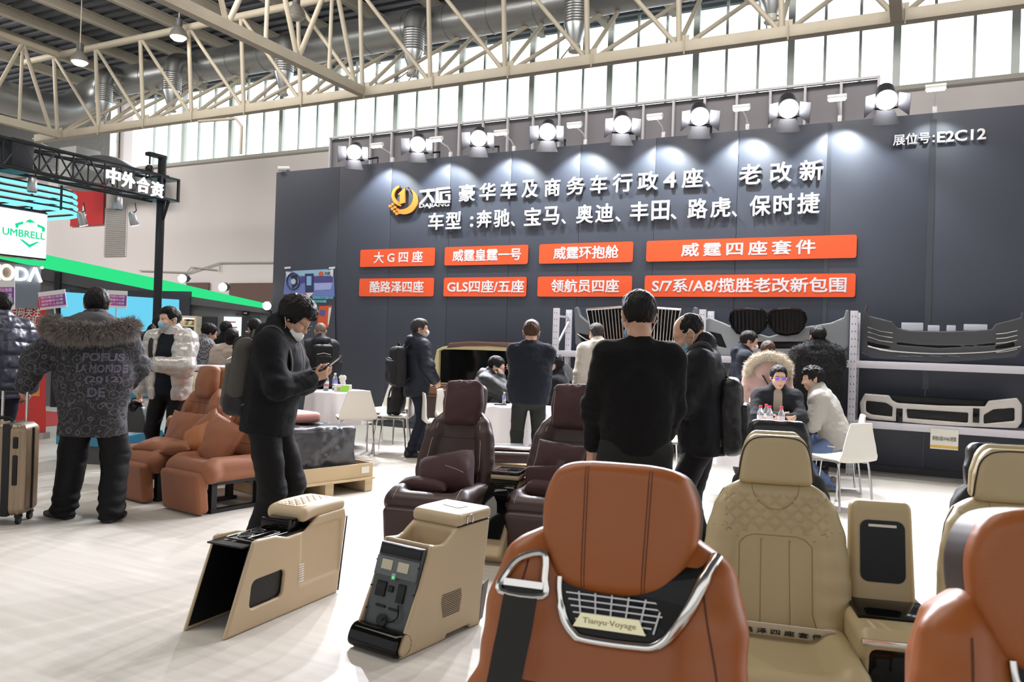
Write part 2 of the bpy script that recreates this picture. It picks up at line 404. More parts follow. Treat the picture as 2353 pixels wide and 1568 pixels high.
# roof steel
mSteel = mat('cream_painted_steel', (.42, .375, .30), .55, noise=.12, nscale=2.5)
mSteelD = mat('beige_painted_purlin', (.46, .42, .35), .6, noise=.12, nscale=2.)
NODE = [-.45 - 1.72 * i for i in range(-2, 13)]
DT = 13.75; ZB, ZT = 6.72, 8.86
for i in range(14):
    s = -4.1 - 1.745 * i + .4
    if s < -26: break
    mb = MB(); wbox(mb, s - .015, s + .015, -6, 18.8, 9.46, 9.70); wbox(mb, s - .07, s + .07, -6, 18.8, 9.68, 9.72); wbox(mb, s - .07, s + .07, -6, 18.8, 9.44, 9.47)
    p = wobj(mb, 'roof_purlin', mSteelD, smooth=False); props(p, 'cream steel roof purlin running under the dark deck, number %s from the right' % ('one two three four five six seven eight nine ten eleven twelve thirteen fourteen'.split()[i]), 'beam', 'roof purlins')
mb = MB(); tr_ = thing('roof_truss', 'long cream steel lattice truss hanging in front of the bright window band', 'truss', W(0, DT), WROT)
MB().box((-9.5, 0, ZB), (25, .20, .20)).obj('bottom_chord', mSteel, tr_, bevel=.02)
MB().cyl((-22.5, -.15, ZT), (5, -.15, ZT), .088).obj('top_chord', mSteel, tr_)
MB().cyl((-22.5, 2.7, 9.15), (5, 2.7, 9.15), .09).obj('top_chord', mSteel, tr_)
for i, s in enumerate(NODE):
    mb = MB(); mb.cyl((s, -.02, ZB + .05), (s - .05, -.15, ZT), .050, n=10); mb.obj('web_post', mSteel, tr_)
    mb = MB(); mb.cyl((s - .04, -.15, ZT), (s + 1.64, -.02, ZB + .1), .044, n=10); mb.obj('web_diagonal', mSteel, tr_)
    mb = MB(); mb.cyl((s - .05, .06, ZB + .05), (s - .15, 2.65, 9.1), .045, n=10); mb.obj('web_post', mSteel, tr_)
    mb = MB(); mb.cyl((s + .08, .06, ZB + .05), (s + 1.72, 2.65, 9.1), .043, n=10); mb.obj('web_diagonal', mSteel, tr_)
    mb = MB(); mb.box((s, 0, ZB + .15), (.34, .02, .14)); mb.tube([(s + .12, -.13, ZB + .14), (s + .12, -.13, ZB - .16)], .012, 6); mb.obj('gusset_plate', mSteel, tr_)
for s0, lab in ((-10.72, 'cream cross truss coming forward over the left end of the dark booth wall'), (-.45, 'cream cross truss joining the long truss at the upper right corner'), (-20.9, 'cream cross truss above the round duct at the far left corner')):
    ct = thing('cross_truss', lab, 'truss', W(s0, DT), WROT, 'roof cross trusses')
    MB().box((0, -6.2, ZB), (.17, 12.2, .19)).obj('bottom_chord', mSteel, ct)
    MB().cyl((0, -12, ZT), (0, -.1, ZT), .09).obj('top_chord', mSteel, ct)
    for k in range(7):
        y = -.3 - 1.75 * k
        mb = MB(); mb.cyl((0, y - 1.75, ZB + .08), (.02, y - .85, ZT), .05, n=10); mb.obj('web_diagonal', mSteel, ct)
        mb = MB(); mb.cyl((0, y - .85, ZT), (0, y - .05, ZB + .08), .05, n=10); mb.obj('web_diagonal', mSteel, ct)
        mb = MB(); mb.cyl((0, y - .85, ZT), (0, y - .87, ZB + .08), .04, n=10); mb.obj('web_post', mSteel, ct)
# ducts
mDuct = mat('galvanised_duct', (.36, .37, .38), .34, .8, bump=.25, bscale=5, noise=.15, nscale=1.5)
DD, ZD, RD = 15.6, 8.78, .40
du = thing('air_duct', 'big round galvanised air duct running along the windows above the truss', 'duct', W(0, DD), WROT)
MB().cyl((-21.3, 0, ZD), (7, 0, ZD), RD, n=32).obj('duct_pipe', mDuct, du)
for k in range(25):
    s = -21 + k * 1.12
    MB().tube([(s - .02, 0, ZD), (s + .02, 0, ZD)], RD + .012, 32).obj('duct_flange', mDuct, du)
mb = MB(); mb.tube(spline([(-21.2, 0, ZD), (-21.8, -.05, ZD - .1), (-22.15, -.35, ZD - .5), (-22.2, -.9, ZD - .95), (-22.2, -1.8, ZD - 1.1), (-22.2, -5.5, ZD - 1.1)], 5), .44, 28); mb.obj('duct_bend', mDuct, du)
ordn = 'first second third fourth fifth sixth'.split()
for k, s in enumerate((-20.75, -17.97, -14.05, -10.25, -6.33, -2.52)):
    nz = thing('air_nozzle', '%s ribbed grey nozzle dropping from the round duct, counted from the left' % ordn[k], 'nozzle', W(s, 14.82), WROT, 'duct nozzles')
    mb = MB(); mb.tube(spline([(0, .6, ZD), (0, .3, ZD + .0), (0, .06, ZD - .12), (0, 0, ZD - .42)], 6), .235, 24); mb.obj('elbow', mDuct, nz)
    pf = []
    for q in range(9): pf += [(.235, ZD - .40 - q * .055), (.243, ZD - .42 - q * .055), (.235, ZD - .44 - q * .055)]
    mb = MB(); mb.lathe(pf[::-1], n=24); mb.obj('flexible_sleeve', mDuct, nz)
    mb = MB(); mb.lathe([(.10, ZD - 1.28), (.235, ZD - .9), (.235, ZD - .86)], n=24); mb.obj('reducer_cone', mat('bright_zinc', (.5, .52, .55), .3, .9), nz)
    mb = MB(); mb.lathe([(.13, ZD - 1.42), (.14, ZD - 1.40), (.10, ZD - 1.36), (.10, ZD - 1.27)], n=20); mb.obj('outlet', mat('outlet_cream', (.55, .53, .5), .5), nz)
    mb = MB(); mb.tube([(.1, 0, ZD - 1.3), (.55, -1.0, ZB + .1)], .015, 6); mb.tube([(-.1, 0, ZD - 1.3), (.1, -1.0, ZB + .1)], .015, 6); mb.obj('stay_rod', mDuct, nz)
p0 = W(-24.2, 17.6); tb = thing('branch_duct', 'fat grey duct elbow at the wall beside the lit lettering', 'duct', p0, WROT)
MB().box((-1.55, 0, 6.95), (.9, .9, 1.35)).obj('duct_box', mat('grey_duct_box', (.33, .33, .32), .6), tb, bevel=.02)
mb = MB(); mb.tube(spline([(-1.2, -.1, 6.75), (-.5, -.1, 6.85), (.25, -.05, 6.75), (.75, .1, 6.5), (.85, .6, 6.35)], 6), .47, 26); mb.obj('duct_bend', mDuct, tb)
MB().tube([(.35, -.4, 6.5), (.95, -3.2, 7.0)], .015, 6).obj('hanger_cable', mat('white_cable', (.7, .7, .68), .5), tb)
cp = onwall(545, 272, 13.6); c2 = onwall(557, 355, 13.6)
mb = MB(); mb.tube([W(cp[0] - 1.2, 13.55, cp[1] + .03), W(cp[0], 13.55, cp[1] - .02), W(c2[0], 13.55, cp[1] - .22), W(c2[0], 13.55, c2[1])], .035, 8); props(mb.obj('conduit_pipe', mSteel), 'thin cream conduit bending down from the truss before the windows', 'pipe')
for (x, y, Y, lit, lab) in ((410, 84, 19, 1, 'lit warm high bay lamp under the roof, right of the pair on the left'), (183, 141, 19.5, 1, 'lit warm high bay lamp under the roof, furthest to the left'), (680, 36, 17, 0, 'unlit grey bell lamp near the top edge, left one of two'), (697, 47, 18.8, 0, 'unlit grey bell lamp near the top edge, right one of two')):
    p = at(x, y, Y); hb = thing('high_bay_lamp', lab, 'lamp', p)
    mb = MB(); mb.lathe([(.20, -.02), (.21, 0), (.17, .12), (.09, .22), (.07, .24)], n=20); mb.obj('reflector', mat('lamp_aluminium', (.3, .29, .27), .4, .6), hb)
    MB().lathe([(.07, .24), (.08, .26), (.08, .42), (.04, .44)], n=14).obj('ballast', mat('dark_ballast', (.06, .06, .06), .5), hb)
    MB().tube([(0, 0, .44), (0, 0, 9.72 - p.z)], .012, 6).obj('suspension_rod', mSteelD, hb)
    MB().lathe([(.02, -.10), (.12, -.085), (.18, -.03), (.18, -.01)], n=20).obj('lens', emis('warm_lamp_lens', (1, .84, .62), 14) if lit else mat('dark_lens', (.3, .29, .26), .3), hb)
# wall furniture
g0 = onwall(242, 478, 18.95); g1 = onwall(288, 589, 18.95)
gv = thing('wall_grille', 'tall white louvre grille on the back wall below the red sign', 'grille', W((g0[0] + g1[0]) / 2, 18.98), WROT)
mb = MB(); h_ = g0[1] - g1[1]; zc = (g0[1] + g1[1]) / 2; w_ = g1[0] - g0[0]
MB().box((0, 0, zc), (w_, .04, h_)).obj('frame', mWall, gv)
for k in range(26): mb.box((0, -.04, g1[1] + h_ * (k + .5) / 26), (w_ * .94, .05, h_ / 26 * .45), rotm('X', 30))
mb.obj('louvre', mat('louvre_grey', (.5, .48, .47), .6), gv)
g0 = onwall(165, 400, 18.9); g1 = onwall(236, 516, 18.9)
rs = thing('wall_sign', 'red hall number sign with a white arrow on the back wall', 'sign', W((g0[0] + g1[0]) / 2, 18.92), WROT)
zc = (g0[1] + g1[1]) / 2; MB().box((0, 0, zc), (g1[0] - g0[0], .04, g0[1] - g1[1])).obj('panel', mat('sign_red', (.55, .03, .035), .5), rs)
mb = MB(); zb = g1[1]; mb.prism([(-.34, zb + .42), (.02, zb + .42), (-.16, zb + .07)], -.03, -.022, lambda x, y, z: (x, z, y)); wbox(mb, -.22, -.10, -.03, -.022, zb + .42, zb + .72); mb.obj('arrow', mat('sign_white', (.85, .83, .83), .5), rs)
g0 = onwall(527, 651, 18.9); g1 = onwall(665, 700, 18.9); mb = MB(); wbox(mb, g0[0], g1[0] + 2, 18.9, 18.97, g1[1] - 2, g0[1]); wobj(mb, 'trim_5', mat('brown_mesh_panel', (.16, .10, .09), .8, noise=.3, nscale=30), kind='structure')
g0 = onwall(428, 650, 18.9); g1 = onwall(477, 700, 18.9); mb = MB(); wbox(mb, g0[0], g1[0], 18.9, 18.97, g1[1] - 2, g0[1]); wobj(mb, 'trim_6', MATS['brown_mesh_panel'], kind='structure')
mb = MB()
for pts in (((320, 622), (430, 626), (440, 614), (498, 620)), ((430, 628), (505, 604), (640, 603)), ((504, 604), (505, 625))):
    q = [onwall(x, y, 18.93) for x, y in pts]; mb.tube([W(a, 18.93, b) for a, b in q], .02, 6)
props(mb.obj('wall_pipe', mat('grey_pipe', (.5, .48, .47), .5)), 'thin grey pipework crossing the white back wall above the green light strip', 'pipe')

# ------------------------------------------------------------------ the dark booth wall
mBooth = mat('charcoal_fabric_wall', (.046, .052, .074), .46, bump=.06, bscale=3, noise=.06, nscale=.8, spec=.5)
bw = thing('booth_wall', 'huge charcoal exhibition wall carrying white lettering and orange sign panels', 'booth wall', W(0, 11), WROT)
mb = MB()
ed = [-10.52, -9.06, -7.95, -6.8, -5.7, -4.55, -3.4, -2.25, -1.1, .08, 1.26, 2.45, 3.6]
for a, c in zip(ed[:-1], ed[1:]): mb.box(((a + c) / 2, .2, 2.215), (c - a - .004, .4, 4.43))
mb.obj('wall_panel', mBooth, bw, bevel=.003)
MB().box((-3.46, -.012, .04), (14.1, .02, .08)).obj('skirting', mat('skirting_dark', (.03, .03, .035), .5), bw)
mb = MB(); mb.box((-1.1, -.002, 2.9), (.05, .004, 3.0)); mb.box((.08, -.002, 2.7), (.07, .004, 3.3)); mb.obj('seam_tape', mat('seam_tape', (.055, .06, .075), .4), bw)
# gallery frame behind it
gf = thing('partition_frame', 'grey panelled stand wall in a white metal grid above the dark booth wall', 'partition', W(0, 12.2), WROT)
mb = MB(); mb.box((-5.45, .06, 4.0), (9.7, .04, 2.62)); mb.obj('panel', mat('grey_stand_fabric', (.20, .19, .21), .8, bump=.1, bscale=2), gf)
mb = MB(); k = 0
while -10.3 + k * .485 < -.55:
    mb.box((-10.3 + k * .485, 0, 4.0), (.035, .05, 2.66)); k += 1
for z in (5.33, 4.72, 4.45): mb.box((-5.45, 0, z), (9.72, .05, .035))
mb.obj('grid_bar', mat('white_grid_bar', (.50, .49, .52), .5), gf)
MB().box((-5.45, .3, 1.35), (9.6, .3, 2.7)).obj('base', mat('skirting_dark', (.03, .03, .035), .5), gf)
# raised lettering
mLet = mat('white_acrylic_letter', (.86, .85, .88), .35)
def wallchars(name, label, seq, z0, z1, dy={}, group=None):
    t_ = thing(name, label, 'lettering', W(0, 10.985), WROT, group)
    for ch, a, c in seq:
        s0 = onwall(a, 500, 10.97)[0]; s1 = onwall(c, 500, 10.97)[0]; h0, h1 = z0, z1
        s0 = onwall(a, 520 - (z0 - 3.2) * 130, 10.97)[0]; s1 = onwall(c, 520 - (z0 - 3.2) * 130, 10.97)[0]
        if ch == '、': h1 = z0 + (z1 - z0) * .30
        if ch == ':': h0, h1 = z0 + .02, z0 + .19
        if ch == '4': h0, h1 = z0 + .02, z1 - .03
        text('letter', ch, mLet, plane_m((s0, 0, h0), (1, 0, 0), (0, 0, 1)), s1 - s0, h1 - h0, .022, .020, t_)
    return t_
wallchars('wall_lettering', 'top line of large white raised lettering ending in three spaced characters', [('豪', 1054, 1091), ('华', 1101, 1138), ('车', 1149, 1186), ('及', 1198, 1236), ('商', 1250, 1286), ('务', 1301, 1343), ('车', 1355, 1394), ('行', 1406, 1452), ('政', 1464, 1511), ('4', 1523, 1552), ('座', 1565, 1614), ('、', 1620, 1631), ('老', 1696, 1747), ('改', 1767, 1818), ('新', 1835, 1890)], 3.68, 3.955, group='raised lettering lines')
wallchars('wall_lettering', 'second line of large white raised lettering listing car makes after a colon', [('车', 984, 1019), ('型', 1024, 1059), (':', 1080, 1087), ('奔', 1094.5, 1129.5), ('驰', 1134, 1170), ('、', 1173.5, 1183), ('宝', 1204, 1242), ('马', 1248, 1284.5), ('、', 1289.5, 1300), ('奥', 1323, 1362), ('迪', 1367, 1409), ('、', 1413, 1426), ('丰', 1447, 1489), ('田', 1496, 1537), ('、', 1540, 1554), ('路', 1579, 1625), ('虎', 1631, 1677.5), ('、', 1680.5, 1693), ('保', 1721, 1770), ('时', 1776, 1824), ('捷', 1830.5, 1882.5)], 3.25, 3.53, group='raised lettering lines')
t_ = thing('wall_lettering', 'small white stand number E2C12 in raised lettering at the upper right', 'lettering', W(0, 10.985), WROT, 'raised lettering lines')
text('lettering', '展位号', mLet, plane_m((-.36, 0, 4.045), (1, 0, 0), (0, 0, 1)), .41, .15, .02, .016, t_); text('lettering', ':', mLet, plane_m((.075, 0, 4.06), (1, 0, 0), (0, 0, 1)), .025, .09, .02, .02, t_); text('lettering', 'E2C12', mLet, plane_m((.125, 0, 4.05), (1, 0, 0), (0, 0, 1)), .515, .135, .02, .028, t_)
lg = thing('logo_sign', 'orange crescent logo with white company characters left of the lettering', 'logo', W(0, 10.985), WROT)
mOrg = mat('logo_orange', (.75, .25, .04), .4)
def Z(x, y): q = onwall(800 + x / 3.9217, 350 + y / 3.9217, 10.97); return q
def arc(cx, cy, r, a0, a1, n=20): return [(cx + r * math.cos(R(a0 + (a1 - a0) * k / n)), cy + r * math.sin(R(a0 + (a1 - a0) * k / n))) for k in range(n + 1)]
cr1 = [Z(x, y) for x, y in arc(508, 440, 120, -75, 118)]; cr2 = [Z(x, y) for x, y in arc(478, 405, 112, 105, -62)]
fn = lambda x, y, z: (x, -z, y)
mb = MB(); mb.prism(cr1 + cr2[:-1], 0, .03, fn)
mb.prism([Z(x, y) for x, y in arc(490, 392, 96, 95, 255) + arc(492, 388, 72, 250, 110)], 0, .03, fn)
mb.prism([Z(x, y) for x, y in ((448, 385), (517, 318), (514, 455), (470, 470), (440, 468), (468, 455), (470, 380))], 0, .03, fn)
for x, y in ((380, 487), (405, 470), (400, 512), (425, 497), (421, 535), (447, 520), (440, 555), (463, 545)): mb.prism([Z(x + dx, y + dy) for dx, dy in ((-13, -8), (8, -14), (13, 7), (-8, 13))], 0, .03, fn)
mb.obj('emblem', mOrg, lg)
mb = MB()      # stylised company characters
for q in (((648, 345), (780, 330), (780, 352), (648, 366)), ((712, 335), (735, 333), (733, 385), (668, 465), (643, 465), (712, 385)), ((724, 395), (742, 385), (782, 452), (760, 458)),
          ((795, 325), (922, 312), (922, 332), (815, 343), (815, 430), (918, 437), (918, 455), (792, 460)), ((830, 358), (922, 348), (922, 364), (848, 372), (848, 428), (830, 428)), ((880, 382), (922, 378), (922, 430), (905, 430), (905, 394), (880, 396))):
    mb.prism([Z(x, y) for x, y in q], 0, .03, fn)
mb.obj('character', mLet, lg)
text('lettering', 'DAJIANG', mLet, plane_m((-7.365, 0, 3.605), (1, 0, 0), (0, 0, 1)), .575, .085, .02, .03, lg)
# orange panels
mPan = mat('orange_vinyl', (.86, .10, .025), .45); mPtx = mat('panel_white_text', (.80, .74, .78), .5)
for (s0, s1, row, tx, x0, x1, lab, sp) in ((-8.54, -7.04, 0, '大 G 四 座', 858, 971, 'orange sign panel in the upper row, at the left end', 1), (-6.85, -5.36, 0, '威霆皇霆一号', 1039, 1197, 'second orange sign panel of the upper row', 1), (-5.17, -3.69, 0, '威霆环抱舱', 1271, 1421, 'third orange sign panel of the upper row', 1), (-3.49, -.74, 0, '威霆四座套件', 1564, 1874, 'long orange sign panel at the right end of the upper row', 1.35),
        (-8.54, -7.04, 1, '酷路泽四座', 849, 973, 'orange sign panel in the lower row, at the left end', 1), (-6.85, -5.37, 1, 'GLS四座/五座', 1027, 1204, 'second orange sign panel of the lower row, with letters GLS', 1), (-5.18, -3.69, 1, '领航员四座', 1265, 1422, 'third orange sign panel of the lower row', 1), (-3.5, -.74, 1, 'S/7系/A8/揽胜老改新包围', 1498, 1945, 'long orange sign panel at the right end of the lower row, with A8', 1)):
    z0, z1 = ((2.67, 2.965), (2.172, 2.474))[row]; sc_ = (s0 + s1) / 2
    t_ = thing('sign_panel', lab, 'sign', W(sc_, 10.99), WROT, 'orange sign panels')
    mb = MB(); mb.prism(rrect(s1 - s0, z1 - z0, .03, cx=0, cy=(z0 + z1) / 2), 0, .012, fn); mb.obj('panel', mPan, t_)
    yy = 590 if row == 0 else 660; a = onwall(x0, yy, 10.97)[0] - sc_; c = onwall(x1, yy, 10.97)[0] - sc_
    text('lettering', tx, mPtx, plane_m((a, -.0135, z0 + .055), (1, 0, 0), (0, 0, 1)), c - a, z1 - z0 - .10, .002, .021, t_, sp)
# flood lamps and arm lamps on top of the wall
mBlk = mat('black_lamp_metal', (.008, .008, .012), .5, .0); mWh = mat('white_enamel', (.75, .74, .74), .4)
mLens = emis('flood_lens', (.93, .93, 1), 60)
words = 'first second third fourth fifth sixth seventh eighth'.split()
for k, (x, y) in enumerate(((814, 350), (960, 332), (1100, 318), (1258, 303), (1430, 286), (1608, 268), (1812, 250), (2037, 230))):
    s, z = onwall(x, y, 10.62); p = W(s, 10.62, z)
    tgt = Vector((p.x * .55 - (.6 if k < 4 else -.1), 4.6, 0)); dr = (tgt - p).normalized()
    L = thing('flood_lamp', '%s glaring flood lamp with barn doors on the wall top, counted from the left' % words[k], 'lamp', p, 0, 'flood lamps on the wall top')
    q = dr.to_track_quat('-Y', 'Z').to_matrix()       # lamp local -y points at the floor
    X = lambda a, b_, c_: q @ Vector((a, b_, c_))
    mb = MB(); mb.tube([X(0, .22, 0), X(0, .20, 0), X(0, .05, 0), X(0, 0, 0)], [.05, .085, .098, .102], 20); mb.obj('housing', mBlk, L)
    MB().tube([X(0, -.004, 0), X(0, -.012, 0)], .092, 20).obj('lens', mLens, L)
    for sx, sz, w_ in ((0, -1, .2), (-1, 0, .17), (1, 0, .17)):
        a = Vector((sx * .10, -.01, sz * .10)); e = Vector((sx * .19, -.13, sz * .19)); side = Vector((sz, 0, sx)) if sx == 0 else Vector((0, 0, 1))
        mb = MB(); V = [a - side * .075, a + side * .075, e + side * w_ * .62, e - side * w_ * .62]; nn = (V[1] - V[0]).cross(V[2] - V[1]).normalized() * .003
        mb.add([q @ v for v in V] + [q @ (v + nn) for v in V], [(0, 1, 2, 3), (7, 6, 5, 4), (0, 4, 5, 1), (1, 5, 6, 2), (2, 6, 7, 3), (3, 7, 4, 0)]); mb.obj('barn_door', mBlk, L, smooth=False)
    base = W(s, 11.12, 4.43) - p
    mb = MB(); mb.tube([X(-.115, .07, 0), X(-.115, .12, -.13), X(0, .13, -.15), X(.115, .12, -.13), X(.115, .07, 0)], .01, 6); mb.tube([X(0, .13, -.15), base + Vector((0, 0, .16)), base], .014, 6); mb.obj('yoke', mBlk, L)
    L.scale = (1.3, 1.3, 1.3)
    l_ = spot('flood_light', p + dr * .03, tgt, 950, 96, .55, (.93, .93, 1.0), .06); l_.parent = L; l_.location = dr * .03
for k, (x, y) in enumerate(((897, 375), (1031, 355), (1177, 340), (1342, 325), (1522, 310), (1716, 290), (1929, 270), (2148, 255))):
    s = onwall(x, y, 11.)[0]; p = W(s, 11.06, 4.43)
    L = thing('arm_lamp', '%s small white arm lamp clipped to the wall top, counted from the left' % words[k], 'lamp', p, WROT, 'arm lamps on the wall top')
    MB().box((0, 0, .04), (.05, .05, .10)).obj('clamp', mWh, L, bevel=.006)
    MB().tube([(0, 0, .08), (0, -.10, .15), (0, -.42, .19)], .011, 8).obj('arm', mWh, L)
    MB().cyl((-.11, -.44, .20), (.11, -.44, .20), .036, n=16).obj('head', mWh, L)
    MB().box((0, -.45, .168), (.19, .045, .03)).obj('tube_light', emis('arm_lamp_light', (.95, 1, .95), 12) if k < 7 else emis('arm_lamp_light', (.95, 1, .95), 12), L)
    l_ = spot('arm_light', (0, 0, 0), (0, 1, 0), (30 if k == 7 else 170), 106, .4, (.88, .97, 1.0), .03); l_.parent = L; l_.location = (0, -.42, .15)
    l_.rotation_euler = Vector((0, .02, -.75)).to_track_quat('-Z', 'Y').to_euler()
cc = thing('security_camera', 'small white security camera on the left top corner of the dark wall', 'camera', W(-10.36, 11.05, 4.43), WROT)
MB().box((0, 0, .03), (.06, .06, .06)).obj('mount', mWh, cc); MB().cyl((-.08, -.1, .05), (.07, .04, .07), .045).obj('body', mWh, cc)
# poster on the left of the wall
po = thing('poster', 'tall dark poster with a blue dashboard picture behind the man with the phone', 'poster', W(-9.65, 10.99), WROT)
pq = lambda x, y: (onwall(640 + x / 7.84, 600 + y / 7.84, 10.98)[0] + 9.65, onwall(640 + x / 7.84, 600 + y / 7.84, 10.98)[1])
MB().prism([pq(90, 180), pq(1000, 130), pq(1020, 1560), pq(60, 1560)], 0, .006, fn).obj('sheet', mat('poster_dark', (.05, .055, .075), .5), po)
def patch(name, pts, m, lv):
    MB().prism([pq(*p) for p in pts], .006 + lv * .002, .0075 + lv * .002, fn).obj(name, m, po)
mPb = lambda n_, c: mat('poster_' + n_, c, .45)
patch('picture', ((130, 182), (985, 140), (1010, 640), (640, 650), (480, 600), (85, 600)), mPb('blue', (.14, .20, .50)), 0)
patch('picture', ((250, 180), (880, 150), (960, 265), (360, 270)), mPb('pale_blue', (.28, .48, .62)), 1)
patch('picture', ((400, 280), (975, 275), (975, 385), (400, 400)), mPb('violet', (.07, .06, .22)), 1)
patch('picture', ((130, 190), (235, 210), (150, 330)), mPb('white', (.65, .68, .70)), 2); patch('picture', ((870, 190), (990, 140), (975, 290)), mPb('white', (.65, .68, .70)), 2)
patch('picture', ((640, 400), (970, 390), (940, 510), (650, 530)), mPb('lilac', (.33, .38, .68)), 1)
patch('picture', ((475, 230), (635, 225), (630, 560), (485, 570)), mPb('navy', (.03, .03, .10)), 2); patch('picture', ((508, 275), (595, 272), (592, 440), (508, 440)), mPb('screen', (.22, .42, .70)), 3)
patch('picture', ((490, 575), (635, 570), (545, 665)), mPb('white', (.65, .68, .70)), 2)
mb = MB(); q = [pq(270 + 115 * math.cos(a), 365 + 145 * math.sin(a)) for a in np.linspace(0, 2 * math.pi, 25)[:-1]]; mb.tube([(x, -.016, y) for x, y in q], .012, 6, True); mb.obj('steering_wheel_picture', mPb('ink', (.02, .02, .05)), po)
patch('picture', ((220, 260), (330, 255), (345, 420), (250, 500)), mPb('ink', (.02, .02, .05)), 2); q = [(268 + 45 * math.cos(a), 370 + 52 * math.sin(a)) for a in np.linspace(0, 2 * math.pi, 17)[:-1]]; patch('picture', q, mPb('screen_grey', (.45, .55, .62)), 3)
patch('picture', ((735, 812), (960, 805), (900, 1200), (690, 1200)), mPb('red', (.60, .09, .03)), 1); patch('picture', ((745, 880), (850, 890), (830, 1000), (735, 980)), mPb('violet2', (.10, .09, .25)), 2); patch('picture', ((905, 840), (955, 840), (905, 1150), (885, 1150)), mPb('white', (.65, .68, .70)), 2)
def ptx(s_, x0, y0, x1, y1, m):
    a, c = pq(x0, y1), pq(x1, y0); text('lettering', s_, m, plane_m((a[0], -.014, a[1]), (1, 0, 0), (0, 0, 1)), c[0] - a[0], c[1] - a[1], 0, .02, po)
ptx('把奔驰S迈巴赫内饰', 615, 640, 985, 690, mPb('cyan', (.15, .55, .62))); ptx('搬进奔驰威霆', 620, 705, 865, 752, mPb('cyan', (.15, .55, .62)))
ptx('大匠', 825, 190, 940, 250, mPb('ink', (.02, .02, .05))); q = [(768 + 45 * math.cos(a), 230 + 42 * math.sin(a)) for a in np.linspace(0, 2 * math.pi, 17)[:-1]]; patch('picture', q, mPb('red', (.60, .09, .03)), 3)
for x in (150, 240, 412): patch('picture', ((x, 590), (x + 65, 588), (x + 62, 690), (x, 690)), mPb('red', (.60, .09, .03)), 2)
for x, y, s_ in ((160, 110, .5), (960, 112, 1)): patch('tape', ((x - 50, y), (x + 60, y - 10), (x + 60, y + 25), (x - 50, y + 35)), mPb('white', (.65, .68, .70)), 3)

# ------------------------------------------------------------------ upholstery helpers
def polyd(P, poly):            # signed distance to a 2D polygon
    q = np.array(poly, np.float32); x, y = P[..., 0], P[..., 1]; d = np.full(x.shape, 9., np.float32); ins = np.zeros(x.shape, bool)
    for a, b in zip(q, np.roll(q, -1, 0)):
        e = b - a; wx, wy = x - a[0], y - a[1]; t = np.clip((wx * e[0] + wy * e[1]) / max(float(e @ e), 1e-9), 0, 1)
        d = np.minimum(d, np.hypot(wx - e[0] * t, wy - e[1] * t)); c = ((a[1] <= y) != (b[1] <= y))
        with np.errstate(divide='ignore', invalid='ignore'): ins ^= c & (x < a[0] + (y - a[1]) * e[0] / (e[1] if abs(e[1]) > 1e-9 else 1e-9))
    return np.where(ins, -d, d)
def sdprism(sd, poly, x0, x1, rr=.01, k=.0, mode='u'):      # polygon in (y, z) pushed along x
    ys = [p[0] for p in poly]; zs = [p[1] for p in poly]
    def f(p):
        a = polyd(p[..., 1:3], poly) + rr; b = np.abs(p[..., 0] - (x0 + x1) / 2) - (x1 - x0) / 2 + rr
        return np.hypot(np.maximum(a, 0), np.maximum(b, 0)) + np.minimum(np.maximum(a, b), 0) - rr
    return sd.fn(f, (x0, min(ys), min(zs)), (x1, max(ys), max(zs)), k, mode)
def bvh_of(o):
    me = o.data; return BVHTree.FromPolygons([v.co.copy() for v in me.vertices], [tuple(p.vertices) for p in me.polygons])
def seam(o, pts, dirv, r, m, name='seam', off=.0, parent=None, n=6):
    T = bvh_of(o); d = Vector(dirv).normalized(); out = []
    for p in pts:
        h = T.ray_cast(Vector(p) - d * .6, d)
        if h[0] is not None: out.append(h[0] - d * off)
    if len(out) < 2: return None
    return MB().tube(out, r, n).obj(name, m, o, ang=0)
def line(a, b, n=14): return [Vector(a).lerp(Vector(b), k / (n - 1)) for k in range(n)]
mTan = mat('tan_leather', (.36, .105, .024), .38, bump=.05, bscale=260, noise=.06, nscale=3)
mTanS = mat('tan_stitch', (.10, .025, .008), .6)
mCream = mat('cream_leather', (.45, .365, .205), .42, bump=.05, bscale=220, noise=.04, nscale=3)
mCreamS = mat('cream_stitch', (.30, .20, .07), .6)
mPipe = mat('dark_brown_piping', (.025, .014, .012), .5)
mTer = mat('terracotta_suede', (.25, .082, .030), .62, bump=.08, bscale=300, noise=.10, nscale=4, sheen=.15)
mTerS = mat('terracotta_stitch', (.16, .035, .012), .7)
mMar = mat('maroon_leather', (.042, .019, .018), .46, bump=.05, bscale=220, noise=.08, nscale=4)
mMarP = mat('maroon_fabric', (.048, .016, .019), .8, bump=.15, bscale=200, noise=.1, nscale=6, sheen=.05)
mMarS = mat('pale_piping', (.35, .27, .23), .6)
mChr = mat('satin_chrome', (.78, .77, .74), .18, 1.0)
mGun = mat('black_steel_frame', (.018, .018, .02), .4, .5)
mBlkP = mat('black_plastic', (.007, .007, .008), .36, spec=.3)
mGloss = mat('piano_black', (.004, .004, .004), .07, spec=.22)
mBlkF = mat('black_cloth', (.010, .010, .011), .75, bump=.2, bscale=60)

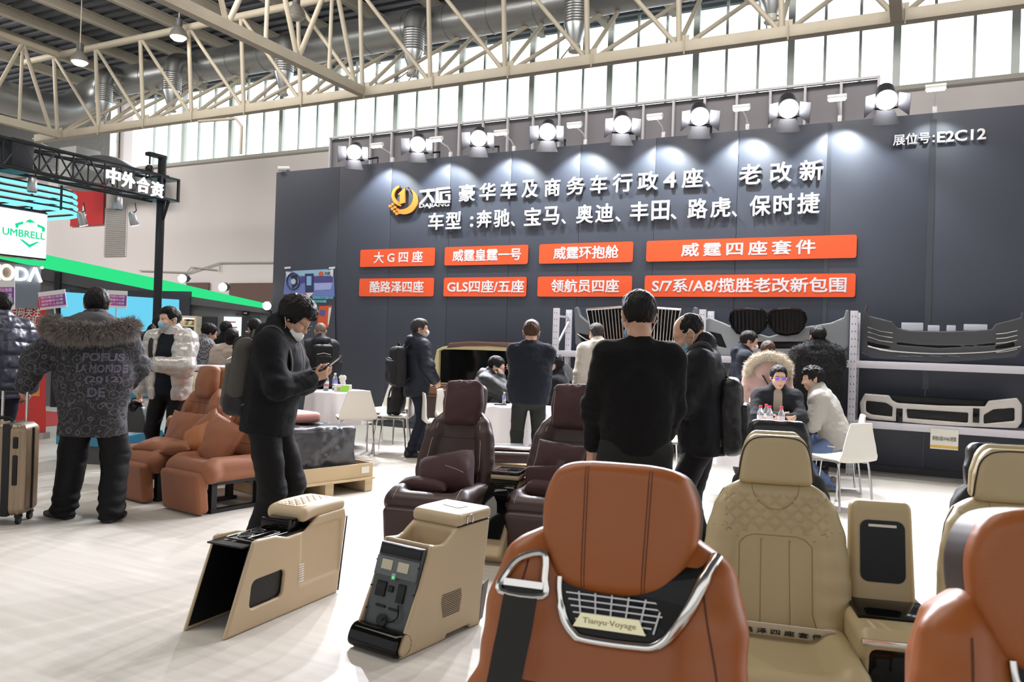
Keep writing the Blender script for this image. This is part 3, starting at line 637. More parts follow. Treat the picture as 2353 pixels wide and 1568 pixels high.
def back_part(name, m, parent, w, h, th, bol, prof, hh=.007, disp=None, dish=.035, rr=.05, wing=None):
    sd = SD((-w / 2 - .12, -th - .08, -.06), (w / 2 + .12, th + .10, h + .08), hh)
    zs = [p[0] for p in prof]; ws = [p[1] for p in prof]
    def wp(p):
        q = p.copy(); q[..., 0] = p[..., 0] * (w / 2) / np.interp(p[..., 2] + h / 2, zs, ws).astype(np.float32); return q
    sd.box((0, 0, h / 2), (w / 2, th / 2, h / 2), rr, 0, fn2=wp)
    for sx in (-1, 1):
        pts = [(z, np.interp(z, zs, ws)) for z in np.linspace(.06, h - .12, 6)]
        for (z0, w0), (z1, w1) in zip(pts[:-1], pts[1:]):
            sd.cone((sx * (w0 - bol * .8), th / 2 - .01, z0), (sx * (w1 - bol * .8), th / 2 - .012 - .008 * (z1 > h * .7), z1), bol, bol, .03, sc=(1, .8, 1))
    if wing: wing(sd)
    sd.ell((0, th / 2 + .10, h * .45), (w * .32, .10 + dish, h * .42), .04, mode='s')
    return sd.obj(name, m, parent, disp, relax=2)
def cushion_part(name, m, parent, w, l, th, roll, hh=.007, z=0., k=.03, disp=None):
    sd = SD((-w / 2 - .06, -.1, z - th - .1), (w / 2 + .06, l + .12, z + .14), hh)
    sd.box((0, l / 2, z - th / 2), (w / 2, l / 2, th / 2), .05, 0)
    for sx in (-1, 1): sd.cone((sx * (w / 2 - .06), .06, z - .02), (sx * (w / 2 - .06), l - .08, z - .01), .065, .06, .03)
    sd.cone((-w / 2 + .06, l - .03, z - roll * .75), (w / 2 - .06, l - .03, z - roll * .75), roll, roll, .04)
    sd.ell((0, l * .45, z + .06), (w * .34, l * .42, .055), .03, mode='s')
    return sd.obj(name, m, parent, disp, relax=2)
def pad(name, m, parent, half, rr, loc=(0, 0, 0), rot=None, hh=.006, taper=None, disp=None, puff=0., label=None):
    hx, hy, hz = half; e = .03 + puff
    sd = SD((-hx * 1.15 - e, -hy - e, -hz - e), (hx * 1.15 + e, hy + e, hz + e), hh)
    wp = None
    if taper:
        def wp(p):
            q = p.copy(); q[..., 0] = p[..., 0] / np.interp(p[..., 2], [-hz, 0, hz], taper).astype(np.float32); return q
    sd.box((0, 0, 0), half, rr, 0, fn2=wp)
    if puff: sd.ell((0, 0, 0), (hx * .93, hy + puff, hz * .93), .05)
    o = sd.obj(name, m, parent, disp, relax=2, label=label); o.location = loc
    if rot is not None: o.rotation_euler = rot
    return o
def throw_pillow(name, label, m, p, size, rot, th=.06, group=None):
    sx, sz = size[0] / 2, size[1] / 2; sd = SD((-sx - .03, -th - .04, -sz - .03), (sx + .03, th + .04, sz + .03), .006)
    def f(q):
        x, y, z = np.abs(q[..., 0]) / sx, q[..., 1], np.abs(q[..., 2]) / sz
        e = np.clip(1 - x ** 2.6, 0, 1) * np.clip(1 - z ** 2.6, 0, 1); pin = .93 + .07 * np.minimum(x, 1) ** 2 * np.minimum(z, 1) ** 2
        d2 = np.maximum(np.maximum(x - pin * (1 - .05 * (1 - z * z)), 0) * sx, np.maximum(z - pin * (1 - .05 * (1 - x * x)), 0) * sz)
        return np.where(d2 > 0, d2, 0) + np.abs(y) - (.008 + th * e ** .55)
    sd.fn(f, (-sx, -th, -sz), (sx, th, sz))
    o = sd.obj(name, m, None, lambda P: .004 * vnoise(P * 14, 3), relax=2); o.location = p; o.rotation_euler = rot
    return props(o, label, 'cushion', group)

# ------------------------------------------------------------------ tan leather seats in front
def tan_seat(label, hinge, face, gs=1):
    r = thing('car_seat', label, 'car seat', (hinge[0], hinge[1], 0), R(face - 90), 'tan leather car seats')
    rec = R(18); hz = .46
    pr = [(0, .25), (.2, .25), (.38, .255), (.48, .247), (.56, .215), (.62, .135)]
    def wing(sd):
        for sx in (-1, 1): sd.cone((sx * .285, .03, .0), (sx * .255, .05, .22), .075, .045, .04)
    bk = back_part('backrest', mTan, r, .60, .62, .15, .06, pr, .006, dish=.0, rr=.065, wing=wing); bk.location = (0, 0, hz); bk.rotation_euler = (rec, 0, 0)
    for x in (-.205, .205): seam(bk, [(x * (1 + .12 * math.sin(k / 13 * 3)), 0, .06 + .45 * k / 19) for k in range(20)], (0, -1, 0), .0022, mTanS)
    for z in (.10, .255): seam(bk, [(x, 0, z + .18 * abs(x) ** 1.5) for x in np.linspace(-.22, .22, 24)], (0, -1, 0), .0024, mTanS)
    cu = cushion_part('cushion', mTan, r, .54, .52, .14, .075, .008, .43); cu.location = (0, .02, 0)
    mb = MB()
    for sx in (-.2, .2): mb.bar((sx, .0, .03), (sx, .45, .03), .05, .06); mb.bar((sx, .05, .05), (sx, .05, .3), .04, .05); mb.bar((sx, .4, .05), (sx, .4, .3), .04, .05)
    mb.obj('rail_frame', mGun, r)
    # headrest
    sd = SD((-.22, -.12, -.18), (.22, .14, .18), .004)
    ol = [(p.x * .98, p.z * .98) for p in spline([(x * .001, 0, z * .001) for x, z in ((0, 141), (90, 138), (140, 120), (166, 70), (171, 15), (163, -45), (143, -98), (110, -128), (60, -139), (0, -142), (-60, -139), (-110, -128), (-143, -98), (-163, -45), (-171, 15), (-166, 70), (-140, 120), (-90, 138))], 3, True)]
    def plate(y0, y1, k):
        def f(p):
            y = p[..., 1] + .55 * p[..., 0] ** 2 + .9 * np.minimum(p[..., 2] + .02, 0) ** 2 - .2 * p[..., 2] ** 2; q = np.stack([p[..., 0] / k, p[..., 2] / k], -1)
            a = polyd(q, ol) * k + .030; b = np.abs(y - (y0 + y1) / 2) - (y1 - y0) / 2 + .030
            return np.hypot(np.maximum(a, 0), np.maximum(b, 0)) + np.minimum(np.maximum(a, b), 0) - .030
        return f
    sd.fn(plate(.0, .075, 1.), (-.18, -.05, -.15), (.18, .09, .15))
    hp = (0, .045 - math.sin(rec) * .61, hz + math.cos(rec) * .61)
    hd = sd.obj('headrest', mTan, r, relax=1); hd.location = hp; hd.rotation_euler = (R(10), 0, 0)
    for x in (-.062, .062):
        for dx in (-.003, .003): seam(hd, [(x * (1 + .35 * (z + .15)) + dx, 0, z) for z in np.linspace(-.155, .155, 30)], (0, -1, 0), .0012, mTanS)
    sd = SD((-.22, -.12, -.18), (.22, .10, .18), .005); sd.fn(plate(-.085, .050, 1.0), (-.18, -.10, -.15), (.18, .07, .15))
    sh = sd.obj('headrest_shell', mat('dark_brown_shell', (.030, .018, .014), .45), hd)
    # chrome collar, grille and badge, laid on the front of the backrest top
    T = bvh_of(bk); NB = 26
    def onb(x, z, off):
        h = T.ray_cast(Vector((x, .6, z)), Vector((0, -1, 0))); y = h[0].y if h[0] is not None else .05
        return Vector((x, max(y, .03) + off, z))
    DZ = -.085
    U_ = spline([(-.205, 0, .555), (-.190, 0, .52), (-.150, 0, .43), (-.10, 0, .372), (-.05, 0, .362), (.05, 0, .362), (.075, 0, .372), (.098, 0, .40), (.112, 0, .45), (.114, 0, .48)], 5)
    up = [onb(p.x, p.z, .006) for p in U_]
    MB().tube(up, [.013 - .006 * min(1, i / 14) + .004 * (5 < i < 38) for i in range(len(up))], 10, flat=.8).obj('collar_trim', mChr, bk)
    ins = [onb(p.x * .96, p.z + .004, .002) for p in U_]; mb = MB(); ce = onb(0, .47, .0)
    mb.add([ce] + ins, [(0, i + 1, i + 2) for i in range(len(ins) - 1)] + [(0, len(ins), 1)]); mb.obj('speaker_recess', mBlkP, bk, smooth=False)
    mb = MB()
    for k in range(6): mb.bar(onb(-.125 + .010 * k, .450 - .0125 * k, .008), onb(.097 - .006 * k, .450 - .0125 * k, .008), .003)
    for x in (-.105, -.07, -.035, 0, .035, .07): mb.bar(onb(x, .455, .009), onb(x * .85, .39, .009), .0035)
    mb.obj('speaker_grille', mat('grille_silver', (.45, .45, .46), .3, .9), bk)
    bd = MB(); bd.prism([(-.075, .385), (.075, .385), (.060, .413), (-.060, .413)], 0, .006, lambda x, y, z: onb(x, y, .012 + z)); bd = bd.obj('badge', mat('badge_gold', (.85, .80, .52), .25, .6), bk)
    text('lettering', 'Tianyu·Voyage', mat('badge_ink', (.3, .26, .14), .4), plane_m(onb(.055, .391, .0195), (-1, 0, 0), onb(0, .41, .0195) - onb(0, .391, .0195)), .11, .014, .0006, .005, bd)
    # belt guide and belt (on the side at the image left)
    gl = [onb(gs * x, z, .010) for x, z in ((.228, .435), (.222, .475), (.195, .508), (.150, .520), (.143, .47), (.143, .435))]
    MB().tube(spline(gl, 4, True), .0085, 8, True).obj('belt_guide', mChr, bk)
    mb = MB(); mb.bar(onb(gs * .224, .455, .014), onb(gs * .143, .455, .014), .014); mb.obj('guide_bar', mChr, bk)
    mb = MB(); mb.bar(onb(gs * .222, .442, .006), onb(gs * .145, .442, .006), .016, .02); mb.obj('belt_slot', mBlkP, bk)
    a = spline([(.184, 0, .445), (.190, 0, .36), (.200, 0, .25), (.214, 0, .08), (.222, 0, -.03)], 5); V = []; F = []
    for i, p in enumerate(a):
        for dx in (-.034, .034): q = onb(gs * p.x + dx, p.z, .013); V.append(q)
        for dx in (-.034, .034): q = onb(gs * p.x + dx, p.z, .010); V.append(q)
    for i in range(len(a) - 1):
        k = 4 * i; F += [(k, k + 1, k + 5, k + 4), (k + 2, k + 6, k + 7, k + 3), (k, k + 4, k + 6, k + 2), (k + 1, k + 3, k + 7, k + 5)]
    MB().add(V, F).obj('seat_belt', mat('belt_webbing', (.022, .022, .02), .7, bump=.2, bscale=500), bk)
    return r
tan_seat('tan leather car seat with black belt and chrome collar in the front centre', (.205, 1.60), -108)
tan_seat('tan leather car seat cut off by the lower right corner of the photo', (.935, 1.22), -98, -1)

# ------------------------------------------------------------------ cream quilted seats
def cream_seat(label, hinge, face, sign=False):
    r = thing('car_seat', label, 'car seat', (hinge[0], hinge[1], 0), R(face - 90), 'cream leather car seats')
    rec = R(13); hz = .33
    pr = [(0, .245), (.15, .262), (.35, .25), (.5, .22), (.56, .195), (.60, .15)]
    def quilt(P):
        x, y, z = P[:, 0], P[:, 1], P[:, 2]; g = np.zeros(len(P), np.float32)
        a = ((x + z) / .058) % 1; b_ = ((x - z) / .058) % 1; l = np.minimum(np.minimum(a, 1 - a), np.minimum(b_, 1 - b_))
        reg = (y > .0) & (z > .40 - .25 * x * x) & (z < .54) & (np.abs(x) < .19); g[reg] = -.006 * np.exp(-(l[reg] / .09) ** 2)
        for x0 in (-.055, .055): s = (y > 0) & (z < .37) & (z > .04); g[s] -= .004 * np.exp(-((x[s] - x0) / .006) ** 2)
        return g
    bk = back_part('backrest', mCream, r, .50, .60, .13, .05, pr, .005, disp=quilt, dish=.0, rr=.05); bk.location = (0, 0, hz); bk.rotation_euler = (rec, 0, 0)
    for x in (-.055, .055): seam(bk, line((x, 0, .04), (x * .95, 0, .37), 22), (0, -1, 0), .0016, mCreamS)
    box_ = [(.15, 0, .05)] + [(.135, 0, z) for z in np.linspace(.1, .35, 8)] + [(.11, 0, .375)] + [(x, 0, .385) for x in np.linspace(.08, -.08, 8)] + [(-.11, 0, .375)] + [(-.135, 0, z) for z in np.linspace(.35, .1, 8)] + [(-.15, 0, .05)]
    seam(bk, box_, (0, -1, 0), .0018, mCreamS)
    seam(bk, [(.09 * math.cos(a), 0, .585 + .10 * math.sin(a)) for a in np.linspace(math.pi, 2 * math.pi, 18)], (0, -1, 0), .0018, mCreamS)
    for sx in (-1, 1):
        seam(bk, [(sx * x, 0, z) for x, z in ((.14, .37), (.17, .40), (.2, .41), (.235, .41))], (0, -1, 0), .0016, mCreamS)
        seam(bk, [(0, .012, z) for z in np.linspace(.05, .56, 24)], (-sx, 0, 0), .004, mPipe, 'piping')
    sd = SD((-.18, -.1, -.12), (.18, .1, .15), .005)
    def wp(p):
        q = p.copy(); q[..., 0] = p[..., 0] / np.interp(p[..., 2], [-.11, 0, .06, .11], [1.0, .95, .82, .62]).astype(np.float32); q[..., 1] = p[..., 1] + .6 * p[..., 0] ** 2; return q
    sd.box((0, .05, 0), (.145, .032, .098), .028, 0, fn2=wp); sd.box((0, -.012, .012), (.138, .03, .102), .028, .006, fn2=wp)
    hd = sd.obj('headrest', mCream, r, relax=1); hd.location = (0, -math.sin(rec) * .69 + .02, hz + math.cos(rec) * .69); hd.rotation_euler = (R(6), 0, 0)
    ed = [(.150, -.088), (.143, -.02), (.128, .045), (.10, .08), (.05, .094), (-.05, .094), (-.10, .08), (-.128, .045), (-.143, -.02), (-.150, -.088)]
    T = bvh_of(hd); pt = []
    for p in spline([(x * .93, 0, z * .93) for x, z in ed], 4):
        h = T.ray_cast(Vector((p.x, .5, p.z)), Vector((0, -1, 0)))
        if h[0] is not None: pt.append(h[0] + Vector((p.x * .02, .0, 0)))
    MB().tube(pt, .003, 6).obj('piping', mPipe, hd, ang=0)
    cu = cushion_part('cushion', mCream, r, .52, .50, .15, .06, .007, .37); cu.location = (0, .03, 0)
    pt = spline([(.235, .06, 0), (.24, .35, 0), (.2, .50, 0), (-.2, .50, 0), (-.24, .35, 0), (-.235, .06, 0)], 6); seam(cu, [(p.x * 1.03, p.y * 1.02, .3) for p in pt], (0, 0, -1), .003, mPipe, 'piping')
    mb = MB()
    for sx in (-.2, .2): mb.bar((sx, .02, .02), (sx, .48, .02), .05, .04); mb.bar((sx, .05, .03), (sx, .05, .27), .04, .05); mb.bar((sx, .42, .03), (sx, .42, .27), .04, .05)
    mb.obj('rail_frame', mGun, r)
    if sign:
        M = r.matrix_basis.copy(); ps = thing('paper_sign', 'paper strip sign lying across the cream seat cushion', 'sign', Vector((r.location)) + Matrix.Rotation(R(face - 90), 3, 'Z') @ Vector((.0, .115, .395)), R(face - 90 + 176))
        rt = rotm('X', 32); MB().box((0, 0, 0), (.40, .0025, .075), rt).obj('sheet', mat('paper_white', (.72, .70, .62), .6), ps, smooth=False)
        MB().box(rt @ Vector((0, -.003, -.03)), (.39, .001, .006), rt).obj('stripe', mat('sign_stripe', (.65, .33, .05), .5), ps)
        text('lettering', '酷 路 泽 四 座 套 件', mat('sign_ink', (.03, .03, .03), .5), plane_m(rt @ Vector((-.17, -.003, -.018)), (1, 0, 0), rt @ Vector((0, 0, 1))), .33, .03, .0006, .02, ps)
    return r
cream_seat('cream quilted car seat holding a paper strip sign, facing the viewer', (1.045, 3.10), -102, True)
cream_seat('cream quilted car seat at the right edge beside the fire extinguisher', (1.84, 2.85), -102)
# dark wrapped seats behind the cream ones
def dark_seat(label, hinge, face, shell=False):
    r = thing('car_seat', label, 'car seat', (hinge[0], hinge[1], 0), R(face - 90), 'black covered car seats')
    pr = [(0, .24), (.3, .25), (.5, .22), (.6, .16)]; w = lambda P: .006 * vnoise(P * 16, 5) + .004 * vnoise(P * 34, 2)
    bk = back_part('backrest', mBlkF, r, .50, .60, .14, .05, pr, .009, disp=w); bk.location = (0, 0, .27); bk.rotation_euler = (R(12), 0, 0)
    hd = pad('headrest', mat('black_bag_cover', (.012, .012, .013), .38, bump=.3, bscale=25), r, (.165, .055, .12), .045, (0, -.12, .955 if not shell else .92), (R(8), 0, 0), .006, (1, 1, .88), lambda P: .005 * vnoise(P * 22, 8))
    cu = cushion_part('cushion', mBlkF, r, .5, .48, .14, .06, .01, .40)
    mb = MB()
    for sx in (-.2, .2): mb.bar((sx, .02, .02), (sx, .45, .02), .05, .04); mb.bar((sx, .05, .03), (sx, .05, .3), .04, .05); mb.bar((sx, .4, .03), (sx, .4, .3), .04, .05)
    mb.obj('rail_frame', mGun, r)
    if shell:
        MB().tube(spline([(-.19, .02, .70), (-.2, .03, .80), (-.175, .03, .875), (-.10, .02, .885)], 6), .022, 10).obj('cream_surround', mCream, r, label='cream headrest surround'); 
    else:
        MB().tube([(-.07, -.01, 1.07), (.07, -.01, 1.07)], .012, 6).obj('carry_strap', mBlkF, hd).location = (0, .07, -1.03)
    return r
dark_seat('black covered car seat standing behind the cream seat with the paper sign', (1.41, 4.15), -102)
dark_seat('black covered car seat with a cream surround behind the right-hand cream seat', (2.30, 3.65), -102, True)

# ------------------------------------------------------------------ maroon seats
def maroon_seat(label, hinge, face, pillow):
    r = thing('car_seat', label, 'car seat', (hinge[0], hinge[1], 0), R(face - 90), 'maroon leather car seats')
    rec = R(20); hz = .33
    pr = [(0, .27), (.2, .28), (.42, .245), (.55, .20), (.62, .15)]
    bk = back_part('backrest', mMar, r, .57, .62, .16, .06, pr, .008, dish=.02); bk.location = (0, 0, hz); bk.rotation_euler = (rec, 0, 0)
    for sx in (-1, 1): seam(bk, [(sx * x, 0, z) for x, z in ((.20, .05), (.205, .2), (.19, .35), (.165, .48), (.15, .56))], (0, -1, 0), .0032, mMarS, 'piping')
    for z in (.22, .40): seam(bk, line((-.14, 0, z), (.14, 0, z), 10), (0, -1, 0), .0025, mat('maroon_seam', (.03, .010, .010), .7))
    hp = Vector((0, -math.sin(rec) * .70, hz + math.cos(rec) * .70))
    hd = pad('headrest', mMar, r, (.155, .05, .13), .045, hp, (R(14), 0, 0), .007, (.9, 1, .95))
    wr = lambda P: .006 * vnoise(P * np.array([10, 10, 18]), 4) + .008 * vnoise(P * 24, 9) * (P[:, 2] > .11)
    nk = pad('neck_pillow', mMarP, hd, (.148, .05, .17), .04, (0, .085, -.03), None, .007, (.9, 1.0, .94), wr, .02)
    seam(nk, [(.125, 0, z) for z in np.linspace(-.15, .13, 14)], (0, -1, 0), .0022, mMarS, 'piping')
    cu = cushion_part('cushion', mMar, r, .58, .52, .13, .08, .008, .40); cu.location = (0, .02, 0)
    for x in (-.22, .22): seam(cu, line((x, .42, .3), (x, .60, .3), 10), (0, 0, -1), .003, mMarS, 'piping')
    cf = pad('calf_rest', mMar, r, (.275, .05, .165), .035, (0, .575, .165), (R(-8), 0, 0), .008)
    mb = MB()
    for sx in (-.2, .2): mb.bar((sx, 0, .02), (sx, .5, .02), .05, .04); mb.bar((sx, .05, .03), (sx, .05, .3), .04, .05); mb.bar((sx, .4, .03), (sx, .4, .3), .04, .05)
    mb.obj('rail_frame', mGun, r)
    Q = Matrix.Rotation(R(face - 90), 3, 'Z'); w_ = lambda v: Vector(r.location) + Q @ Vector(v)
    return r, w_
m1, w1 = maroon_seat('maroon leather car seat with pale piping, left one of the pair', (-.39, 5.86), -106, 1)
m2, w2 = maroon_seat('maroon leather car seat behind the tall man in black, right one of the pair', (.42, 5.82), -106, 0)
fa = R(-106 - 90)
p = throw_pillow('throw_pillow', 'big maroon pillow leaning on the left maroon seat back', mMarP, w1((-.01, .20, .495)), (.42, .32), (R(36), R(14), fa), .12)
seam(p, [(x, 0, .45 * x + .02) for x in np.linspace(-.17, -.05, 8)], (0, -1, 0), .0025, mMarS, 'piping')
throw_pillow('bolster_pillow', 'flat maroon bolster lying across the left maroon seat cushion', mMarP, w1((.10, .33, .435)), (.36, .14), (R(80), 0, fa), .045)
throw_pillow('throw_pillow', 'maroon pillow under a strap on the right maroon seat', mMarP, w2((.02, .13, .62)), (.36, .26), (R(25), R(-6), fa), .06)
b_ = pad('strapped_cushion', mMarP, None, (.24, .05, .07), .03, w2((-.01, .25, .53)), (R(15), R(6), fa), .007); props(b_, 'long maroon strapped cushion resting on the right maroon seat', 'cushion')
MB().bar((.02, .055, -.08), (-.03, .055, .10), .05, .012).obj('strap', mMar, b_)
b_ = pad('folded_cushion', mMarP, None, (.22, .11, .06), .05, w2((-.02, .30, .44)), (0, 0, fa), .008); props(b_, 'folded maroon cushion lying on the right maroon seat, below the strapped one', 'cushion')

# ------------------------------------------------------------------ terracotta seats
def terra_seat(label, hinge, face):
    r = thing('car_seat', label, 'car seat', (hinge[0], hinge[1], 0), R(face - 90), 'terracotta car seats')
    rec = R(17); hz = .36
    pr = [(0, .26), (.2, .265), (.42, .235), (.54, .20), (.60, .15)]
    bk = back_part('backrest', mTer, r, .54, .60, .16, .06, pr, .008, dish=.02); bk.location = (0, 0, hz); bk.rotation_euler = (rec, 0, 0)
    for sx in (-1, 1): seam(bk, [(sx * x, 0, z) for x, z in ((.18, .05), (.185, .2), (.165, .35), (.14, .52))], (0, -1, 0), .0028, mTerS)
    for z in (.13, .30, .44): seam(bk, line((-.15, 0, z), (.15, 0, z), 10), (0, -1, 0), .0022, mTerS)
    for x in (-.045, .045): seam(bk, line((x, 0, .3), (x, 0, .55), 10), (0, -1, 0), .002, mTerS)
    hp = Vector((0, -math.sin(rec) * .685, hz + math.cos(rec) * .685))
    hd = pad('headrest', mTer, r, (.15, .055, .12), .05, hp, (R(10), 0, 0), .007, (.9, 1, .92)); seam(hd, line((0, 0, -.1), (0, 0, .11), 10), (0, 1, 0), .002, mTerS)
    nk = pad('neck_pillow', mTer, hd, (.135, .045, .15), .04, (0, .095, -.04), None, .007, (.86, 1.0, .95), lambda P: .003 * vnoise(P * 16, 4), .02)
    MB().box((0, 0, -.13), (.05, .02, .10)).obj('headrest_post', mGun, hd)
    MB().bar((0, .055, .42), (0, .06, .56), .05, .012).obj('pillow_strap', mTer, bk)
    cu = cushion_part('cushion', mTer, r, .56, .54, .15, .085, .008, .40); cu.location = (0, .02, 0)
    seam(cu, [(x, .60, .3 + .02 * 0) for x in np.linspace(-.24, .24, 16)], (0, 0, -1), .003, mTerS)
    cf = pad('calf_rest', mTer, r, (.255, .055, .165), .035, (0, .60, .175), (R(-6), 0, 0), .008)
    for sx in (-.19, .19):
        mb = MB(); mb.bar((sx, -.02, .015), (sx, .50, .015), .06, .03); mb.bar((sx, .04, .02), (sx, .04, .26), .05, .05); mb.bar((sx, .47, .02), (sx, .47, .26), .05, .05); mb.bar((sx, .02, .24), (sx, .49, .24), .05, .04); mb.obj('leg_frame', mGun, r)
    mb = MB(); mb.box((0, .2, .25), (.36, .30, .05)); mb.cyl((-.2, .12, .22), (.2, .12, .22), .02); mb.obj('seat_mechanism', mGun, r)
    # leather side skirt hanging behind the backrest
    MB().prism([(-.02, .04), (.06, .32), (.10, .42), (-.03, .60), (-.14, .95), (-.20, .9), (-.10, .45), (-.08, .30)], .262, .274, lambda x, y, z: (-z, x, y)).obj('side_skirt', mTer, r, bevel=.004)
    Q = Matrix.Rotation(R(face - 90), 3, 'Z')
    return r, lambda v: Vector(r.location) + Q @ Vector(v)
t1, q1 = terra_seat('terracotta car seat on a black frame, left one behind the patterned coat', (-2.86, 7.33), -125)
t2, q2 = terra_seat('terracotta car seat with a side skirt, right one beside the man with the phone', (-2.25, 6.93), -125)
fa = R(-125 - 90)
throw_pillow('throw_pillow', 'square terracotta pillow propped on the right terracotta seat', mTer, q2((.08, .24, .53)), (.42, .40), (R(28), R(-14), fa), .075, 'terracotta pillows')
throw_pillow('throw_pillow', 'terracotta pillow wedged between the two terracotta seats, behind the square one', mTer, q2((.33, .20, .58)), (.34, .30), (R(25), R(38), fa + .25), .06, 'terracotta pillows')
throw_pillow('throw_pillow', 'orange tan pillow leaning in front of the wedged terracotta pillow', mat('orange_tan_suede', (.36, .125, .04), .6, bump=.08, bscale=300), q2((.30, .30, .53)), (.27, .26), (R(30), R(25), fa + .3), .06, 'terracotta pillows')
throw_pillow('bolster_pillow', 'small terracotta bolster lying between the two terracotta seats', mTer, q2((.38, .42, .46)), (.26, .13), (R(75), R(8), fa + .5), .05, 'terracotta pillows')
throw_pillow('throw_pillow', 'flat terracotta pillow lying on the left terracotta seat cushion', mTer, q1((-.08, .40, .455)), (.38, .26), (R(80), R(0), fa + .2), .055, 'terracotta pillows')
throw_pillow('back_cushion', 'wide terracotta cushion standing against the left seat back', mTer, q1((.0, .12, .56)), (.50, .34), (R(20), 0, fa), .05, 'terracotta pillows')

# ------------------------------------------------------------------ centre consoles on the floor
def console_root(label, F_, L_, w):
    L_ = Vector((L_[0], L_[1])).normalized(); rt = Vector((L_.y, -L_.x)); c = Vector(F_) - rt * (w / 2)
    return thing('centre_console', label, 'car console', (c.x, c.y, 0), math.atan2(L_.y, L_.x) - math.pi / 2, 'centre consoles')
mCon = mat('cream_console_trim', (.50, .385, .245), .48, bump=.05, bscale=240, noise=.03, nscale=3)
w = .27; cl = console_root('cream centre console with open black front and quilted lid, left one on the floor', (-1.30, 3.75), (.42, .907), w); hw = w / 2
sd = SD((-hw - .02, -.06, -.02), (hw + .02, .96, .52), .005)
prof = [(0, 0), (.50, 0), (.86, 0), (.876, .10), (.905, .30), (.922, .42), (.905, .472), (.836, .470), (.673, .468), (.60, .425), (.56, .405), (.43, .400), (.335, .425), (.20, .432), (.175, .425), (.09, .22)]
sdprism(sd, prof, -hw, hw, .012); sd.box((0, .36, .17), (hw - .02, .48, .255), .01, .006, mode='s'); sd.box((0, .40, .45), (hw - .02, .27, .07), .01, .006, mode='s')
sd.box((hw, .285, .170), (.035, .118, .068), .03, .006, mode='s', fn2=lambda p: np.stack([p[..., 0], p[..., 1] - .12 * p[..., 2], p[..., 2] - .03 * p[..., 1]], -1))
sd.box((hw + .0, .70, .27), (.004, .16, .14), .003, .02, mode='s')
sd.obj('shell', mCon, cl, relax=1)
mb = MB(); mb.prism([(.02, .02), (.84, .02), (.84, .41), (.17, .41)], -hw + .0195, -hw + .022, lambda y, z, x: (x, y, z)); mb.prism([(.02, .02), (.84, .02), (.84, .41), (.17, .41)], hw - .022, hw - .0195, lambda y, z, x: (x, y, z))
mb.box((0, .60, .2), (w - .05, .01, .40)); mb.box((0, .15, .405), (w - .045, .06, .008)); mb.obj('inner_liner', mBlkP, cl, smooth=False)
mb = MB(); mb.box((.03, .33, .33), (.09, .01, .012), rotm('Y', -8)); mb.obj('bracket', mat('dark_grey_bracket', (.12, .125, .12), .4), cl)
mb = MB(); mb.box((0, .425, .402), (w - .042, .50, .016)); dk = mb.obj('top_deck', mGloss, cl, bevel=.004)
for x, y, r_ in ((-.035, .30, .038), (-.045, .405, .038)):
    q = MB(); q.tube([(x + r_ * math.cos(a), y + r_ * math.sin(a), .414) for a in np.linspace(0, 2 * math.pi, 21)[:-1]], .0032, 6, True); q.obj('cup_rim', mChr, dk); MB().lathe([(r_ - .002, .411), (r_ - .004, .4115)], (x, y, 0), 20).obj('cup_well', mBlkP, dk)
q = MB(); q.tube([Vector((x, y, .414)) for x, y in rrect(.055, .19, .012, 3, .045, .35)], .003, 6, True); q.obj('tray_rim', mChr, dk)
q = MB(); q.tube([Vector((x, y, .413)) for x, y in rrect(.19, .26, .02, 3, 0, .35)], .003, 6, True); q.obj('deck_trim', mChr, dk)
def ql(P):
    a = ((P[:, 0] + P[:, 1]) / .05) % 1; b_ = ((P[:, 0] - P[:, 1]) / .05) % 1; l = np.minimum(np.minimum(a, 1 - a), np.minimum(b_, 1 - b_)); reg = (P[:, 2] > .02) & (np.abs(P[:, 0]) < .062) & (np.abs(P[:, 1] + .01) < .13)
    return np.where(reg, -.005 * np.exp(-(l / .09) ** 2), 0)
sd = SD((-.16, -.22, -.07), (.16, .22, .08), .004); sd.box((0, 0, 0), (.134, .185, .037), .034, 0, fn2=lambda p: np.stack([p[..., 0], p[..., 1], p[..., 2] + .9 * np.maximum(-p[..., 1] - .04, 0) ** 2 + .3 * np.maximum(p[..., 1] - .05, 0) ** 2], -1))
ld = sd.obj('lid', mCon, cl, ql, relax=1); ld.location = (0, .735, .495)
seam(ld, [(x, y, 0) for x, y in rrect(.20, .30, .03, 4)], (0, 0, -1), .0016, mCreamS)
MB().box((0, -.177, -.045), (.085, .03, .026), rotm('X', 20)).obj('latch', mBlkP, ld, bevel=.004)
MB().box((0, .52, .44), (.18, .10, .06)).obj('lid_hinge_box', mGloss, cl, bevel=.006)
for k in range(8): MB().box((hw + .0005, .537, .145 + k * .0125), (.004, .042, .006)).obj('vent_slot', mat('vent_white', (.72, .70, .66), .4), cl, bevel=.001)
mb = MB(); mb.bar((hw - .003, .865, .01), (hw - .003, .928, .42), .006); mb.obj('rear_trim', mBlkP, cl)

